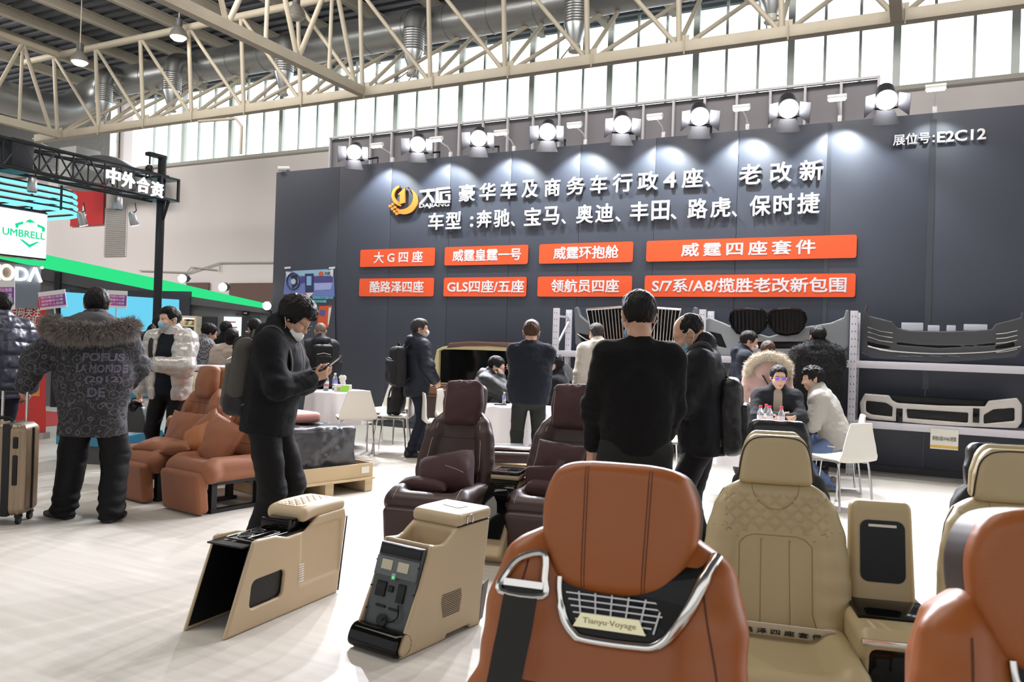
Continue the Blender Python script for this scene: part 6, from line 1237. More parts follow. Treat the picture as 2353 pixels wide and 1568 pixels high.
class Person: pass
def person(label, loc, face, H=1.72, sit=None, lean=0., twist=0., hp=0., hy=0., hr=0., Lw=None, Rw=None, Le=(-.5, -1, -.3), Re=(.5, -1, -.3), Lh=None, Rh=None, lf=None, rf=None, fat=0., near=False, skin=None, hair=('short', None), ears=True, features=False, trousers=None, tw=0., shoes=None, group=None):
    s = H / 1.75; P = Person(); P.s = s; P.near = near; P.fat = fat; h = .006 if near else .0095
    pel = V3(0, 0, .935 * s) if sit is None else V3(0, -.02, sit + .10)
    T = rx(-lean) @ rz(twist); P.T = T; up = T[:, 2]; rt = T[:, 0]; fw = T[:, 1]
    P.pel = pel; P.wai = pel + up * .14 * s; P.che = pel + up * .34 * s; P.nek = pel + up * .525 * s + fw * (-.01)
    P.sh = [P.pel + up * .465 * s + rt * sx * (.166 * s + fat * .5) for sx in (-1, 1)]
    Hm = rz(twist + hy) @ rx(-(lean * .55 + hp)) @ ry(hr); P.Hm = Hm
    pv = P.nek + up * .03 * s; P.hc = pv + Hm @ V3(0, .028, .125) * s
    hs = s; hp_ = lambda x, y, z: P.hc + Hm @ V3(x, y, z) * s * 1.05; P.hp_ = hp_
    Lw = V3(*(Lw or (-.235 - fat, .04, .80 * s))); Rw = V3(*(Rw or (.235 + fat, .04, .80 * s)))
    P.arm = []
    for k, (w, e) in enumerate(((Lw, Le), (Rw, Re))):
        el, w2 = ik(P.sh[k], w, .285 * s, .255 * s, e); P.arm.append((P.sh[k], el, w2))
    lf = V3(*(lf or (-.10, .0, 0))); rf = V3(*(rf or (.10, .0, 0))); P.leg = []; P.foot = []
    for k, f_ in enumerate((lf, rf)):
        hip = pel + V3((-.092, .092)[k] * s, 0, -.02 * s); an = V3(f_[0], f_[1], .085 * s); kn, an = ik(hip, an, .435 * s, .425 * s, V3((-.15, .15)[k], 1, .3)); P.leg.append((hip, kn, an)); P.foot.append(f_[2])
    pts = np.array([P.hc + V3(0, 0, .14), P.hc, pel] + [q for a in P.arm for q in a] + [q for a in P.leg for q in a]); lo, hi = pts.min(0) - .22, pts.max(0) + .22; lo[2] = -.02; P.lo, P.hi = lo, hi
    sd = SD(lo, hi, h)
    # torso, neck, limbs
    sd.cone(pel, P.wai, .135 * s, .125 * s, .03, sc=(1, .72, 1), F=T); sd.cone(P.wai, P.che, .125 * s, .145 * s, .04, sc=(1, .7, 1), F=T); sd.cone(P.sh[0] + rt * .04 * s, P.sh[1] - rt * .04 * s, .052 * s, None, .05)
    sd.cone(P.nek - up * .06 * s, pv + up * .02 * s, .060 * s, .054 * s, .04); sd.cone(pv, hp_(0, -.02, -.03), .053 * s, .052 * s, .03)
    for a, e, w in P.arm: sd.cone(a, e, .046 * s, .038 * s, .03); sd.cone(e, w, .037 * s, .026 * s, .02)
    for a, k_, n_ in P.leg: sd.cone(a, k_, .078 * s, .052 * s, .03); sd.cone(k_, n_, .052 * s, .034 * s, .02)
    for (a, e, w), hd, sg in ((P.arm[0], Lh, -1), (P.arm[1], Rh, 1)):
        dflt = dict(d=nrm(nrm(w - e) + V3(0, .15, -.15)), pal=V3(-sg, .3, 0), curl=.35)
        q = dict(dflt, **(hd or {})); hand(sd, w, np.asarray(q['d'], float), np.asarray(q['pal'], float), sg, q['curl'], s)
    # head
    E = lambda c, r, k=.02, m='u', f=None: sd.ell(hp_(*c), np.array(r) * s * 1.05, k, F=Hm if f is None else Hm @ f, mode=m)
    E((0, -.012, .030), (.074, .093, .086)); E((0, .022, -.035), (.060, .068, .078), .03); E((0, .055, -.088), (.030, .026, .024), .025); E((0, .068, .022), (.052, .022, .030), .02)
    for sx in (-1, 1): E((sx * .031, .096, .004), (.017, .010, .010), .012, 's'); E((sx * .036, .070, -.032), (.026, .022, .024), .02)
    sd.cone(hp_(0, .086, .006), hp_(0, .106, -.030), .009 * s, .0135 * s, .012)
    for sx in (-1, 1): sd.ell(hp_(sx * .012, .095, -.034), np.array((.009, .009, .007)) * s, .006, F=Hm)
    E((0, .086, -.064), (.022, .012, .006), .006); E((0, .085, -.073), (.019, .011, .006), .006)
    if ears:
        for sx in (-1, 1): E((sx * .078, -.008, -.004), (.009, .019, .032), .006, f=ry(sx * 12) @ rx(10)); E((sx * .084, -.002, -.002), (.004, .009, .016), .004, 's')
    o = sd.obj('person', skin or mSkin, None, relax=1); P.o = o; o.location = (loc[0], loc[1], 0); o.rotation_euler = (0, 0, R(face - 90)); props(o, label, 'person', group); P.loc = loc; P.face = face
    HD = lambda: SD(P.hc - .19, P.hc + .19, .006 if near else .008); P.HD = HD
    # hair
    st, hm = hair
    if st:
        sd = HD(); e2 = lambda c, r, k=.02, m='u': sd.ell(hp_(*c), np.array(r) * s * 1.05, k, F=Hm, mode=m)
        vol = {'short': .012, 'bowl': .022, 'messy': .016, 'balding': .004, 'bun': .016, 'long': .018, 'fade': .011}[st]
        e2((0, -.014, .036), (.074 + vol, .093 + vol, .083 + vol), 0)
        if st in ('messy', 'fade', 'bowl'): e2((0, .015, .075), (.058 + vol, .068 + vol, .045 + vol), .02)
        cut = lambda c, hf, k=.012, f=np.eye(3), rr=.01: sd.box(hp_(*c), np.array(hf) * s, rr, k, F=Hm @ f, mode='s')
        fr = {'short': .060, 'bowl': .045, 'messy': .050, 'balding': .09, 'bun': .06, 'long': .055, 'fade': .055}[st]
        cut((0, .12, fr - .10), (.2, .085, .10), .015, rx(-12))                      # face
        cut((0, .06, -.13), (.2, .075, .10 + (0 if st != 'bowl' else -.0)), .012)     # cheeks, below the temple
        cut((0, -.0, -.165), (.2, .2, .10 if st not in ('long', 'bun') else .06), .02)                              # nape
        if st in ('short', 'fade', 'messy'):
            for sx in (-1, 1): cut((sx * .095, .015, -.035), (.022, .05, .035), .015)
        if st == 'balding': e2((0, .045, .085), (.055, .085, .06), .02, 's'); cut((0, .14, .06), (.2, .10, .10), .02)
        if st == 'bun': e2((0, -.09, .065), (.045, .040, .042), .015)
        if st == 'long': sd.cone(hp_(0, -.06, 0), hp_(0, -.075, -.16), .07 * s, .055 * s, .03)
        amp = {'messy': .012, 'bowl': .006}.get(st, .004)
        o2 = sd.obj('hair', hm or mHair, o, lambda Q: amp * vnoise((Q - P.hc) @ Hm * np.array([55, 55, 28]), 5) + amp * .6 * vnoise((Q - P.hc) @ Hm * np.array([120, 120, 50]), 9), relax=1)
    if features:
        for sx in (-1, 1):
            MB().lathe([(.0005, 0), (.006, .0015), (.0105, .0035), (.0115, .004)][::-1], (0, 0, 0), 10).obj('eye', mEye, o, ang=0); e = bpy.data.objects[[x.name for x in o.children if x.name.startswith('eye')][-1]]
            e.matrix_local = Matrix.Translation(Vector(hp_(sx * .031, .0915, .004))) @ Matrix((Hm @ rx(-90)).tolist()).to_4x4() @ Matrix.Diagonal((1.0, .42, 1, 1)) 
            MB().tube([hp_(sx * .014, .094, .021), hp_(sx * .030, .094, .027), hp_(sx * .047, .082, .021)], .0032 * s, 6).obj('eyebrow', mBrow, o)
        sd = HD(); sd.ell(hp_(0, .092, -.066), np.array((.021, .010, .0045)) * s, 0, F=Hm); sd.ell(hp_(0, .091, -.073), np.array((.018, .009, .005)) * s, .003, F=Hm); sd.obj('lips', mLip, o)
    # trousers
    if trousers:
        hh = .009 if near else .013; sd = SD(lo, hi, hh); hem = []
        sd.ell(pel + V3(0, -.01, -.01), np.array((.165 + fat, .115 + fat * .6, .13)) * s, 0)
        for (a, k_, n_), ft in zip(P.leg, P.foot):
            sd.cone(a, k_, (.098 + tw * .5) * s, (.070 + tw) * s, .04); e = n_ + (k_ - n_) * .0 + V3(0, -.01, -.035 * s); sd.cone(k_, e, (.070 + tw) * s, (.056 + tw) * s, .03)
        sd.box((0, 0, -.2), (1, 1, .225), .005, .01, mode='s')
        def dz(Q):
            g = .006 * vnoise(Q * 9, 1) + .004 * vnoise(Q * np.array([14, 14, 26]), 4); lowz = np.clip((.28 - Q[:, 2]) / .22, 0, 1); kn = np.exp(-((Q[:, 2] - .5) / .12) ** 2)
            return g + lowz * .010 * np.sin(Q[:, 2] * 85 + 3 * vnoise(Q * 7, 8)) + kn * .004 * vnoise(Q * np.array([8, 8, 40]), 3)
        sd.obj('trousers', trousers, o, dz, relax=1)
    for (a, k_, n_), ft in zip(P.leg, P.foot):
        Fz = rz(ft); sd = SD(n_ - .24, n_ + .24, .007 if near else .011); c = V3(n_[0], n_[1], 0)
        sd.box(c + Fz @ V3(0, .055, .022), np.array((.046, .138, .022)) * s, .018, 0, F=Fz, fn2=lambda p: np.stack([p[..., 0] * (1 + 6 * np.maximum(p[..., 1] - .06, 0) ** 1.0 * .6), p[..., 1], p[..., 2]], -1))
        sd.cone(c + Fz @ V3(0, -.04, .055), c + Fz @ V3(0, .13, .038), .044 * s, .030 * s, .02); sd.cone(c + Fz @ V3(0, -.03, .06), c + Fz @ V3(0, -.01, .12), .045 * s, .043 * s, .02); sd.box(c + V3(0, 0, -.05), (.3, .3, .05), 0, 0, mode='s')
        sd.obj('shoe', shoes or mShoe, o, relax=1)
    return P
def top(P, name, m, t=.015, hem=-.10, hemr=None, open_=0., collar='crew', cuff=.02, noise_=1., baffle=0., slv=True, label=None, wide=0., boxy=.0, zdrop=0.):
    s, T, fat = P.s, P.T, P.fat; up, rt, fw = T[:, 2], T[:, 0], T[:, 1]; hh = .009 if P.near else .0125; sd = SD(P.lo, P.hi, hh); hr_ = hemr if hemr is not None else .150 + t
    hp_ = P.pel + up * hem * s
    sd.cone(P.pel, P.wai, .150 * s + t + fat, .146 * s + t + fat * 1.1 + boxy, .03, sc=(1, .74, 1), F=T); sd.cone(P.wai, P.che, .146 * s + t + fat * 1.1 + boxy, .160 * s + t + fat, .05, sc=(1, .72, 1), F=T); sd.cone(P.che, P.che + up * .09 * s, .160 * s + t + fat, .125 * s + t + fat, .05, sc=(1, .68, 1), F=T)
    if hem < 0: sd.cone(P.pel, hp_ - up * .12, .150 * s + t + fat, hr_ + fat, .04, sc=(1, .76, 1), F=T)
    for sx, S_ in zip((-1, 1), P.sh): sd.cone(P.nek - up * .045 * s + rt * sx * .03, S_ - rt * sx * .01 - up * .012, .054 * s + t * .8, .060 * s + t, .06)
    sd.box(hp_ - up * .30, (.9, .9, .30), .004, .012, F=T, mode='s')
    if open_: sd.box(P.che + fw * .22 - up * .20 * s, (open_, .18, .46), .02, .03, F=T, mode='s')
    if collar in ('high', 'hood', 'stand'): sd.cone(P.nek - up * .03 * s, P.nek + up * (.045 if collar != 'high' else .055) * s - fw * .005, .072 * s + t * .5, .070 * s + t * .5, .03)
    else: sd.cone(P.nek - up * .06 * s, P.nek + up * .012 * s, .078 * s, .066 * s, .03)
    if slv:
        for a, e, w in P.arm:
            w2 = w + nrm(e - w) * cuff; sd.cone(a, e, .058 * s + t + wide * .5, .049 * s + t + wide, .045); sd.cone(e, w2, .049 * s + t + wide, .036 * s + t * .85 + wide * .6, .03)
    if collar == 'hood':
        c = P.nek - fw * .085 * s + up * .0; sd.ell(c - up * .035, np.array((.135, .062, .11)) * s, .03, F=T @ rx(20))
        for sx in (-1, 1): sd.cone(c + rt * sx * .09 * s + up * .03, P.nek + rt * sx * .075 * s + fw * .055 * s - up * .02, .036 * s, .028 * s, .03)
    P.top = None
    def dz(Q):
        L = (Q - P.pel) @ T; g = noise_ * (.007 * vnoise(Q * 8, 2) + .005 * vnoise(L * np.array([9, 9, 22]), 6) + .0025 * vnoise(Q * 34, 7))
        for a, e, w in P.arm: g += noise_ * .008 * np.exp(-(np.linalg.norm(Q - e, axis=1) / .10) ** 2) * np.sin(L[:, 2] * 70 + 4 * vnoise(Q * 9, 3))
        if baffle:
            q = L[:, 2] / baffle + .12 * vnoise(Q * 5, 4); d = np.abs((q % 1) - .5) * 2; g = g + .010 * (1 - d ** 3) - .006 + .005 * vnoise(Q * np.array([30, 30, 14]), 9)
        return g
    o = sd.obj(name, m, P.o, dz, label=label, relax=1); return o
def at_head(P, *a): return P.hp_(*a)
def mask(P, m, chin=False):
    s, Hm = P.s, P.Hm; sd = P.HD(); dz = -.030 if chin else 0.; e = lambda c, r, k=.02, md='u': sd.ell(P.hp_(*c), np.array(r) * s, k, F=Hm, mode=md)
    e((0, .030, -.048 + dz), (.066, .078, .062), 0); e((0, .092, -.038 + dz), (.022, .026, .030), .03)
    sd.box(P.hp_(0, -.06, -.05 + dz), np.array((.2, .105, .2)) * s, .01, .008, F=Hm, mode='s'); sd.box(P.hp_(0, .1, .095 + dz), np.array((.2, .2, .1)) * s, .01, .012, F=Hm @ rx(8), mode='s'); sd.box(P.hp_(0, .05, -.215 + dz), np.array((.2, .2, .1)) * s, .01, .012, F=Hm, mode='s')
    o = sd.obj('face_mask', m, P.o, lambda Q: .0015 * np.sin(((Q - P.hc) @ Hm)[:, 2] * 420))
    for sx in (-1, 1):
        MB().tube([P.hp_(sx * .062, .048, -.022 + dz), P.hp_(sx * .080, .015, .010), P.hp_(sx * .090, -.018, .012), P.hp_(sx * .090, -.024, -.006)], .0018, 5).obj('ear_loop', mLoop, o, ang=0); MB().tube([P.hp_(sx * .060, .042, -.085 + dz), P.hp_(sx * .080, .0, -.045), P.hp_(sx * .089, -.022, -.02)], .0018, 5).obj('ear_loop', mLoop, o, ang=0)
def glasses(P, m, lens=None):
    g = bpy.data.objects.new('glasses', bpy.data.meshes.new('glasses'))
    mb = MB()
    for sx in (-1, 1):
        c = V3(sx * .033, .108, .003); mb.tube([P.hp_(c[0] + .024 * math.cos(a), c[1] - .03 * abs(.024 * math.cos(a)) - .12 * max(0, sx * math.cos(a)) * .024 * 2, c[2] + .016 * math.sin(a)) for a in np.linspace(0, 2 * math.pi, 17)[:-1]], .0016, 5, True); mb.tube([P.hp_(sx * .058, .100, .008), P.hp_(sx * .082, .05, .010), P.hp_(sx * .086, -.01, .008)], .0016, 5)
    mb.tube([P.hp_(-.010, .111, .006), P.hp_(.010, .111, .006)], .0016, 5); o = mb.obj('glasses', m, P.o, ang=0)
    if lens:
        for sx in (-1, 1): c = (sx * .033, .1085, .003); L = [P.hp_(c[0] + .022 * math.cos(a), c[1], c[2] + .0145 * math.sin(a)) for a in np.linspace(0, 2 * math.pi, 17)[:-1]]; n = P.Hm @ V3(0, .002, 0); MB().add(L + [q + n for q in L], [tuple(range(16)), tuple(range(31, 15, -1))] + [(i, (i + 1) % 16, (i + 1) % 16 + 16, i + 16) for i in range(16)]).obj('lens', lens, o)
def fur(P, name, base, m, density, length, dirbias=(0, 0, -.6), parent=None, seed=1, r=.0016, bm_=None):
    """many short hairs standing on a mesh part, as one mesh"""
    me = base.data; n = len(me.vertices); co = np.zeros(n * 3, np.float32); me.vertices.foreach_get('co', co); co = co.reshape(-1, 3); no = np.zeros(n * 3, np.float32); me.vertices.foreach_get('normal', no); no = no.reshape(-1, 3)
    g = np.random.default_rng(seed); ix = g.integers(0, n, density); p = co[ix]; d = no[ix] + np.array(dirbias) * .7 + g.normal(0, .35, (density, 3)); d /= np.linalg.norm(d, axis=1)[:, None]
    L = length * (.6 + .7 * g.random((density, 1))); side = np.cross(d, g.normal(0, 1, (density, 3))); side /= np.linalg.norm(side, axis=1)[:, None]
    mid = p + d * L * .55; tip = p + d * L + np.array([0, 0, -.25]) * L * .6
    V = np.stack([p - side * r, p + side * r, mid + side * r * .8, mid - side * r * .8, tip + side * r * .15, tip - side * r * .15], 1).reshape(-1, 3); i = np.arange(density)[:, None] * 6
    F = np.concatenate([i + np.array([[0, 1, 2, 3]]), i + np.array([[3, 2, 4, 5]])])
    return mesh_obj(name, V, F, m, base if parent is None else parent, True, 0)
def held(o, P, label, cat, group=None): o.location = P.o.location; o.rotation_euler = P.o.rotation_euler; return props(o, label, cat, group)
def backpack(P, label, m, w=.30, h=.44, d=.15, zc=.24, off=.0, m2=None, t=.03, m3=None):
    T, s = P.T, P.s; up, rt, fw = T[:, 2], T[:, 0], T[:, 1]; c = P.pel + up * (zc + .0) * s - fw * (.115 * s + t + d * .55 + off + P.fat * .6)
    r = thing('backpack', label, 'backpack', P.o.location, P.o.rotation_euler.z, 'backpacks'); hh = .008 if P.near else .011
    sd = SD(c - .36, c + .36, hh); sd.box(c, (w / 2, d / 2, h / 2), min(.07, d * .45), 0, F=T, fn2=lambda p: np.stack([p[..., 0] * (1 + .35 * np.maximum(p[..., 2], 0)), p[..., 1] * (1 + .5 * np.maximum(p[..., 2], 0)), p[..., 2]], -1)); 
    wr = lambda Q: .006 * vnoise(Q * 11, 3) + .003 * vnoise(Q * 26, 5)
    body = sd.obj('main_body', m, r, wr)
    sd = SD(c - .36, c + .36, hh); sd.box(c - fw * d * .48 - up * h * .14, (w * .40, d * .22, h * .30), .03, 0, F=T); sd.obj('front_pocket', m2 or m, r, wr)
    if m3: sd = SD(c - .36, c + .36, hh); sd.box(c - up * h * .36, (w * .515, d * .54, h * .155), .05, 0, F=T); sd.obj('base_panel', m3, r, wr)
    MB().tube([c - fw * (d * .7) + up * (h * .18 - q) + rt * (x) for x, q in ((-w * .3, 0), (0, -.02), (w * .3, 0))], .004, 6).obj('zip', mat('zip_metal', (.35, .35, .33), .4, .8), r); MB().tube([c + up * h * .5 - rt * .04 + fw * .02, c + up * (h * .5 + .05) + fw * .01, c + up * h * .5 + rt * .04 + fw * .02], .009, 6).obj('grab_handle', m2 or m, r)
    for k, sx in enumerate((-1, 1)):
        S_ = P.sh[k]; a = S_ - rt * sx * .055 * s; q = [c + up * h * .44 + rt * sx * .07 + fw * d * .4, a - fw * (.05) + up * (.058 + t * .9), a + fw * (.035) + up * (.062 + t * .9), a + fw * (.085 + t * .9) - up * .03, a + fw * (.10 + t) - up * .16 * s, a + rt * sx * .05 + fw * (.045 + t * .5) - up * .30 * s, c - up * h * .35 + rt * sx * w * .42 + fw * d * .3]
        MB().tube(spline(q, 5), .024 if P.near else .020, 8, flat=.35).obj('shoulder_strap', m2 or m, r, ang=0)
    return r

mBlkSw = cloth('black_knit', (.010, .010, .011), .9, sheen=.1); mBlkW = cloth('black_wool', (.011, .011, .014), .85, sheen=.1); mNavy = cloth('navy_cloth', (.014, .018, .032), .75); mNavyS = cloth('navy_sweatshirt', (.016, .021, .032), .9, sheen=.15)
mDkTr = cloth('black_trouser_cloth', (.011, .011, .012), .7); mOlive = cloth('dark_olive_trouser', (.022, .024, .022), .7); mDenimD = cloth('dark_denim', (.022, .026, .045), .8); mJean = cloth('light_blue_denim', (.14, .20, .36), .8)
mPuf = mat('black_puffer_nylon', (.010, .011, .013), .6, bump=.2, bscale=30); mNPuf = mat('navy_puffer_nylon', (.022, .026, .050), .36, bump=.2, bscale=30); mSil = mat('pearl_silver_puffer', (.50, .48, .455), .28, .25, bump=.25, bscale=26)

# --- the man looking at his phone
P = person('person in a dark coat and glasses looking down at a phone, wearing a grey backpack', (-1.51, 5.02), -2, 1.735, lean=6, hp=34, hy=0, Lw=(-.07, .29, 1.19), Rw=(.055, .28, 1.18), Le=(-.8, -.2, -.8), Re=(.8, -.2, -.8), Lh=dict(d=(.55, .8, .25), pal=(.35, -.45, .8), curl=.75), Rh=dict(d=(-.5, .8, .3), pal=(-.5, -.4, .75), curl=.8), lf=(-.10, .06, 8), rf=(.10, -.05, -8), fat=.022, near=True, hair=('bowl', mHair), trousers=mDkTr, tw=.012)
top(P, 'coat', mBlkW, .030, -.10, .20, collar='high', boxy=.016); mask(P, mMaskW, True); glasses(P, mat('dark_glasses_rim', (.02, .015, .015), .4))
sd = SD(P.nek - .2, P.nek + .2, .008); sd.ell(P.nek - P.T[:, 1] * .07 + P.T[:, 2] * .01, (.12, .06, .06), 0, F=P.T); [sd.cone(P.nek + V3(sx * .09, -.03, .0), P.nek + V3(sx * .07, .07, -.09), .035, .026, .03) for sx in (-1, 1)]; sd.obj('hood', mBlkW, P.o, lambda Q: .005 * vnoise(Q * 20, 2))
o = MB(); o.box((0, 0, 0), (.075, .155, .009)); o = o.obj('smartphone', mGloss, None, bevel=.003); q = Matrix.Rotation(R(-90), 4, 'Z') @ Vector((-.01, .455, 1.275)); q = P.o.matrix_basis @ Vector((-.005, .445, 1.275)) if False else Vector((P.loc[0] + .385, P.loc[1] - .01, 1.275)); o.location = q; o.rotation_euler = (R(42), 0, R(-92)); props(o, 'black smartphone held in both hands by the man in the dark coat', 'phone')
backpack(P, 'grey backpack with black base on the man looking at his phone', cloth('grey_melange_fabric', (.075, .070, .062), .85), .32, .48, .15, .24, -.07, cloth('grey_strap_fabric', (.10, .095, .085), .85), .035, mBlkF)
# --- the man in the patterned coat, with the suitcase
mPai = bpy.data.materials.new('paisley_print'); mPai.use_nodes = True; t = mPai.node_tree; b = t.nodes['Principled BSDF']; b.inputs['Roughness'].default_value = .8
tc = t.nodes.new('ShaderNodeTexCoord'); mp = t.nodes.new('ShaderNodeMapping'); mp.inputs['Scale'].default_value = (1, .45, 1); nz = t.nodes.new('ShaderNodeTexNoise'); nz.inputs['Scale'].default_value = 9; ad = t.nodes.new('ShaderNodeMix'); ad.data_type = 'RGBA'; ad.blend_type = 'LINEAR_LIGHT'; ad.inputs[0].default_value = .018
t.links.new(tc.outputs['Object'], mp.inputs[0]); t.links.new(mp.outputs[0], ad.inputs[6]); t.links.new(mp.outputs[0], nz.inputs['Vector']); t.links.new(nz.outputs['Color'], ad.inputs[7])
acc = None
for sc2, wv, thr in ((15, 2.6, .72), (28, 1.9, .70)):
    vo = t.nodes.new('ShaderNodeTexVoronoi'); vo.inputs['Scale'].default_value = sc2; vo.inputs['Randomness'].default_value = .75; t.links.new(ad.outputs[2], vo.inputs['Vector'])
    m1 = t.nodes.new('ShaderNodeMath'); m1.operation = 'MULTIPLY'; m1.inputs[1].default_value = wv * 6.283; t.links.new(vo.outputs['Distance'], m1.inputs[0]); m2_ = t.nodes.new('ShaderNodeMath'); m2_.operation = 'SINE'; t.links.new(m1.outputs[0], m2_.inputs[0])
    m3 = t.nodes.new('ShaderNodeMapRange'); m3.inputs[1].default_value = thr; m3.inputs[2].default_value = 1.0; t.links.new(m2_.outputs[0], m3.inputs[0])
    if acc is None: acc = m3.outputs[0]
    else: mm = t.nodes.new('ShaderNodeMath'); mm.operation = 'MAXIMUM'; t.links.new(acc, mm.inputs[0]); ml = t.nodes.new('ShaderNodeMath'); ml.operation = 'MULTIPLY'; ml.inputs[1].default_value = .45; t.links.new(m3.outputs[0], ml.inputs[0]); t.links.new(ml.outputs[0], mm.inputs[1]); acc = mm.outputs[0]
mx = t.nodes.new('ShaderNodeMix'); mx.data_type = 'RGBA'; mx.inputs[6].default_value = (.012, .012, .014, 1); mx.inputs[7].default_value = (.085, .08, .095, 1); t.links.new(acc, mx.inputs[0]); t.links.new(mx.outputs[2], b.inputs['Base Color'])
P = person('person in a black paisley parka with fur-edged hood beside a suitcase', (-3.16, 6.08), 100, 1.77, hy=14, hp=6, Lw=(-.50, .06, 1.00), Le=(-.6, -.7, -.2), Lh=dict(d=(-.35, .3, -.85), pal=(.6, .5, .2), curl=.8), Rw=(.14, .30, 1.02), Re=(.8, -.3, -.5), lf=(-.20, .05, 55), rf=(.17, -.06, -10), fat=.045, near=True, hair=('short', mHair), trousers=mDkTr, tw=.032)
ct = top(P, 'parka', mPai, .040, -.30, .20, collar='stand', boxy=.035, wide=.018, noise_=1.2)
bv = bvh_of(ct)
def onback(v):
    h_ = bv.ray_cast(Vector((v.x, -1, v.z)), Vector((0, 1, 0))); return Vector((v.x, (h_[0].y if h_[0] is not None else -.2) - .004, v.z))
for tx, x0, z0, w_, hh_ in (('POFUS', -.02, 1.21, .26, .06), ('LA MONDE', -.06, 1.125, .32, .06), ('(2012)', .0, 1.04, .24, .06), ('DE', .02, .945, .11, .07)): text('print_lettering', tx, mat('lilac_print', (.17, .15, .21), .8), plane_m((x0, 0, z0), (1, 0, 0), (0, 0, 1)), w_, hh_, .002, .03, ct, project=onback)
sd = SD(P.nek - .36, P.nek + .36, .010); c = P.nek - P.T[:, 1] * .10; pts = [c + V3(*q) for q in ((-.27, .06, .0), (-.26, -.05, -.02), (-.16, -.14, -.055), (0, -.165, -.06), (.16, -.14, -.055), (.26, -.05, -.02), (.27, .06, .0))]
for a_, e_ in zip(pts[:-1], pts[1:]): sd.cone(a_, e_, .050, .050, .03)
fu = sd.obj('fur_trim', mat('grey_brown_fur_base', (.085, .072, .066), .9), P.o, lambda Q: .014 * vnoise(Q * 22, 3))
fur(P, 'fur_hairs', fu, mat('grey_brown_fur', (.21, .185, .17), .8, noise=.5, nscale=9), 9000, .05, (0, -.2, -.5))['kind'] = 'stuff'
sd = SD(P.nek - .34, P.nek + .34, .010); sd.ell(P.nek + V3(0, -.075, .005), (.185, .12, .10), 0); sd.ell(P.nek + V3(0, .03, .10), (.115, .125, .13), .03, mode='s'); sd.obj('hood', mat('grey_fleece_hood', (.060, .058, .064), .95, bump=.6, bscale=30), P.o, lambda Q: .008 * vnoise(Q * 16, 5))
mb = MB(); [mb.tube([V3(-.20 - .02 * math.sin(k), -.03, .62 - .06 * k), V3(-.205, -.03, .60 - .06 * k)], .02, 6) for k in range(0)]
su = thing('suitcase', 'champagne gold ribbed suitcase with a black strap at the left edge', 'suitcase', (-3.76, 5.93, 0), R(8)); mGold = mat('champagne_shell', (.30, .225, .15), .34, .35)
def ribs(Q): return np.where(np.abs(Q[:, 1]) > .09, .004 * np.sin(Q[:, 0] * 150), 0)
sd = SD((-.26, -.17, .0), (.26, .17, .80), .008); sd.box((0, 0, .40), (.225, .135, .335), .055, 0); sd.obj('shell', mGold, su, ribs); MB().box((.10, 0, .40), (.055, .283, .676)).obj('strap', mBlkF, su, bevel=.01, label='black luggage strap'); MB().box((.2285, 0, .40), (.008, .02, .6)).obj('zip_seam', mBlkP, su)
for z, L_ in ((.60, .085), (.40, .22)): MB().box((.165, -.137, z), (.035, .02, L_)).obj('side_handle', mBlkP, su, bevel=.008)
MB().tube([(-.10, .03, .735), (-.07, .03, .765), (.04, .03, .765), (.07, .03, .735)], .012, 8).obj('carry_handle', mBlkP, su)
for x in (.0, .17): MB().cyl((x - .02, .06, .70), (x - .02, .06, .97), .010).obj('pull_tube', mChr, su)
MB().tube([(-.05, .06, .975), (.17, .06, .975)], .016, 8).obj('grip', mBlkP, su)
for x in (-.18, .18):
    for y in (-.09, .09): MB().cyl((x - .012, y, .03), (x + .012, y, .03), .03, n=14).obj('wheel', mBlkP, su); MB().box((x, y, .058), (.04, .05, .03)).obj('wheel_fork', mBlkP, su) if False else MB().box((x, y, .060), (.04, .045, .02)).obj('wheel_mount', mBlkP, su)
# --- navy puffer at the left edge
P = person('person in a navy puffer jacket cut off by the left edge, facing left', (-4.62, 7.25), 150, 1.76, fat=.04, near=True, hair=('short', mHair), trousers=cloth('navy_trouser', (.014, .017, .035), .7), lean=3); top(P, 'puffer_jacket', mNPuf, .055, -.14, .20, collar='stand', baffle=.12, wide=.01)
# --- silver puffer
P = person('person in a silver puffer jacket and blue mask holding phone and bag', (-3.38, 7.95), -98, 1.70, hy=-28, hp=2, twist=0, Rw=(.33, .0, .80), Re=(.7, -.6, -.2), Lw=(-.02, .27, 1.13), Le=(-.9, -.5, -.5), Lh=dict(d=(.9, .35, .1), pal=(.1, .2, .95), curl=.55), Rh=dict(d=(.1, .05, -1), pal=(-1, .1, 0), curl=.6), near=True, fat=.012, hair=('fade', mHair), features=True, trousers=mDkTr, skin=mSkinP)
top(P, 'sweater', mNavyS, .010, -.08, slv=False); top(P, 'puffer_jacket', mSil, .045, -.14, .19, open_=.085, collar='stand', baffle=.15, wide=.014); mask(P, mMaskB)
sd = SD(P.nek - .3, P.nek + .3, .01); c = P.nek; [sd.cone(c + V3(sx * .10, -.09, .02), c + V3(sx * .19, .03, -.02), .05, .035, .03) for sx in (-1, 1)]; sd.cone(c + V3(-.1, -.09, .02), c + V3(.1, -.09, .02), .055, .055, .03); [sd.cone(c + V3(sx * .19, .03, -.02), c + V3(sx * .13, .12, -.09), .034, .02, .03) for sx in (-1, 1)]; sd.obj('hood', mSil, P.o, lambda Q: .006 * vnoise(Q * 16, 2))
MB().tube(spline([P.sh[1] + V3(-.03, -.08, .09), P.sh[1] + V3(-.035, .06, .09), P.sh[1] + V3(-.03, .14, -.05), P.sh[1] + V3(-.06, .145, -.30)], 5), .022, 8, flat=.4).obj('bag_strap', mBlkF, P.o)
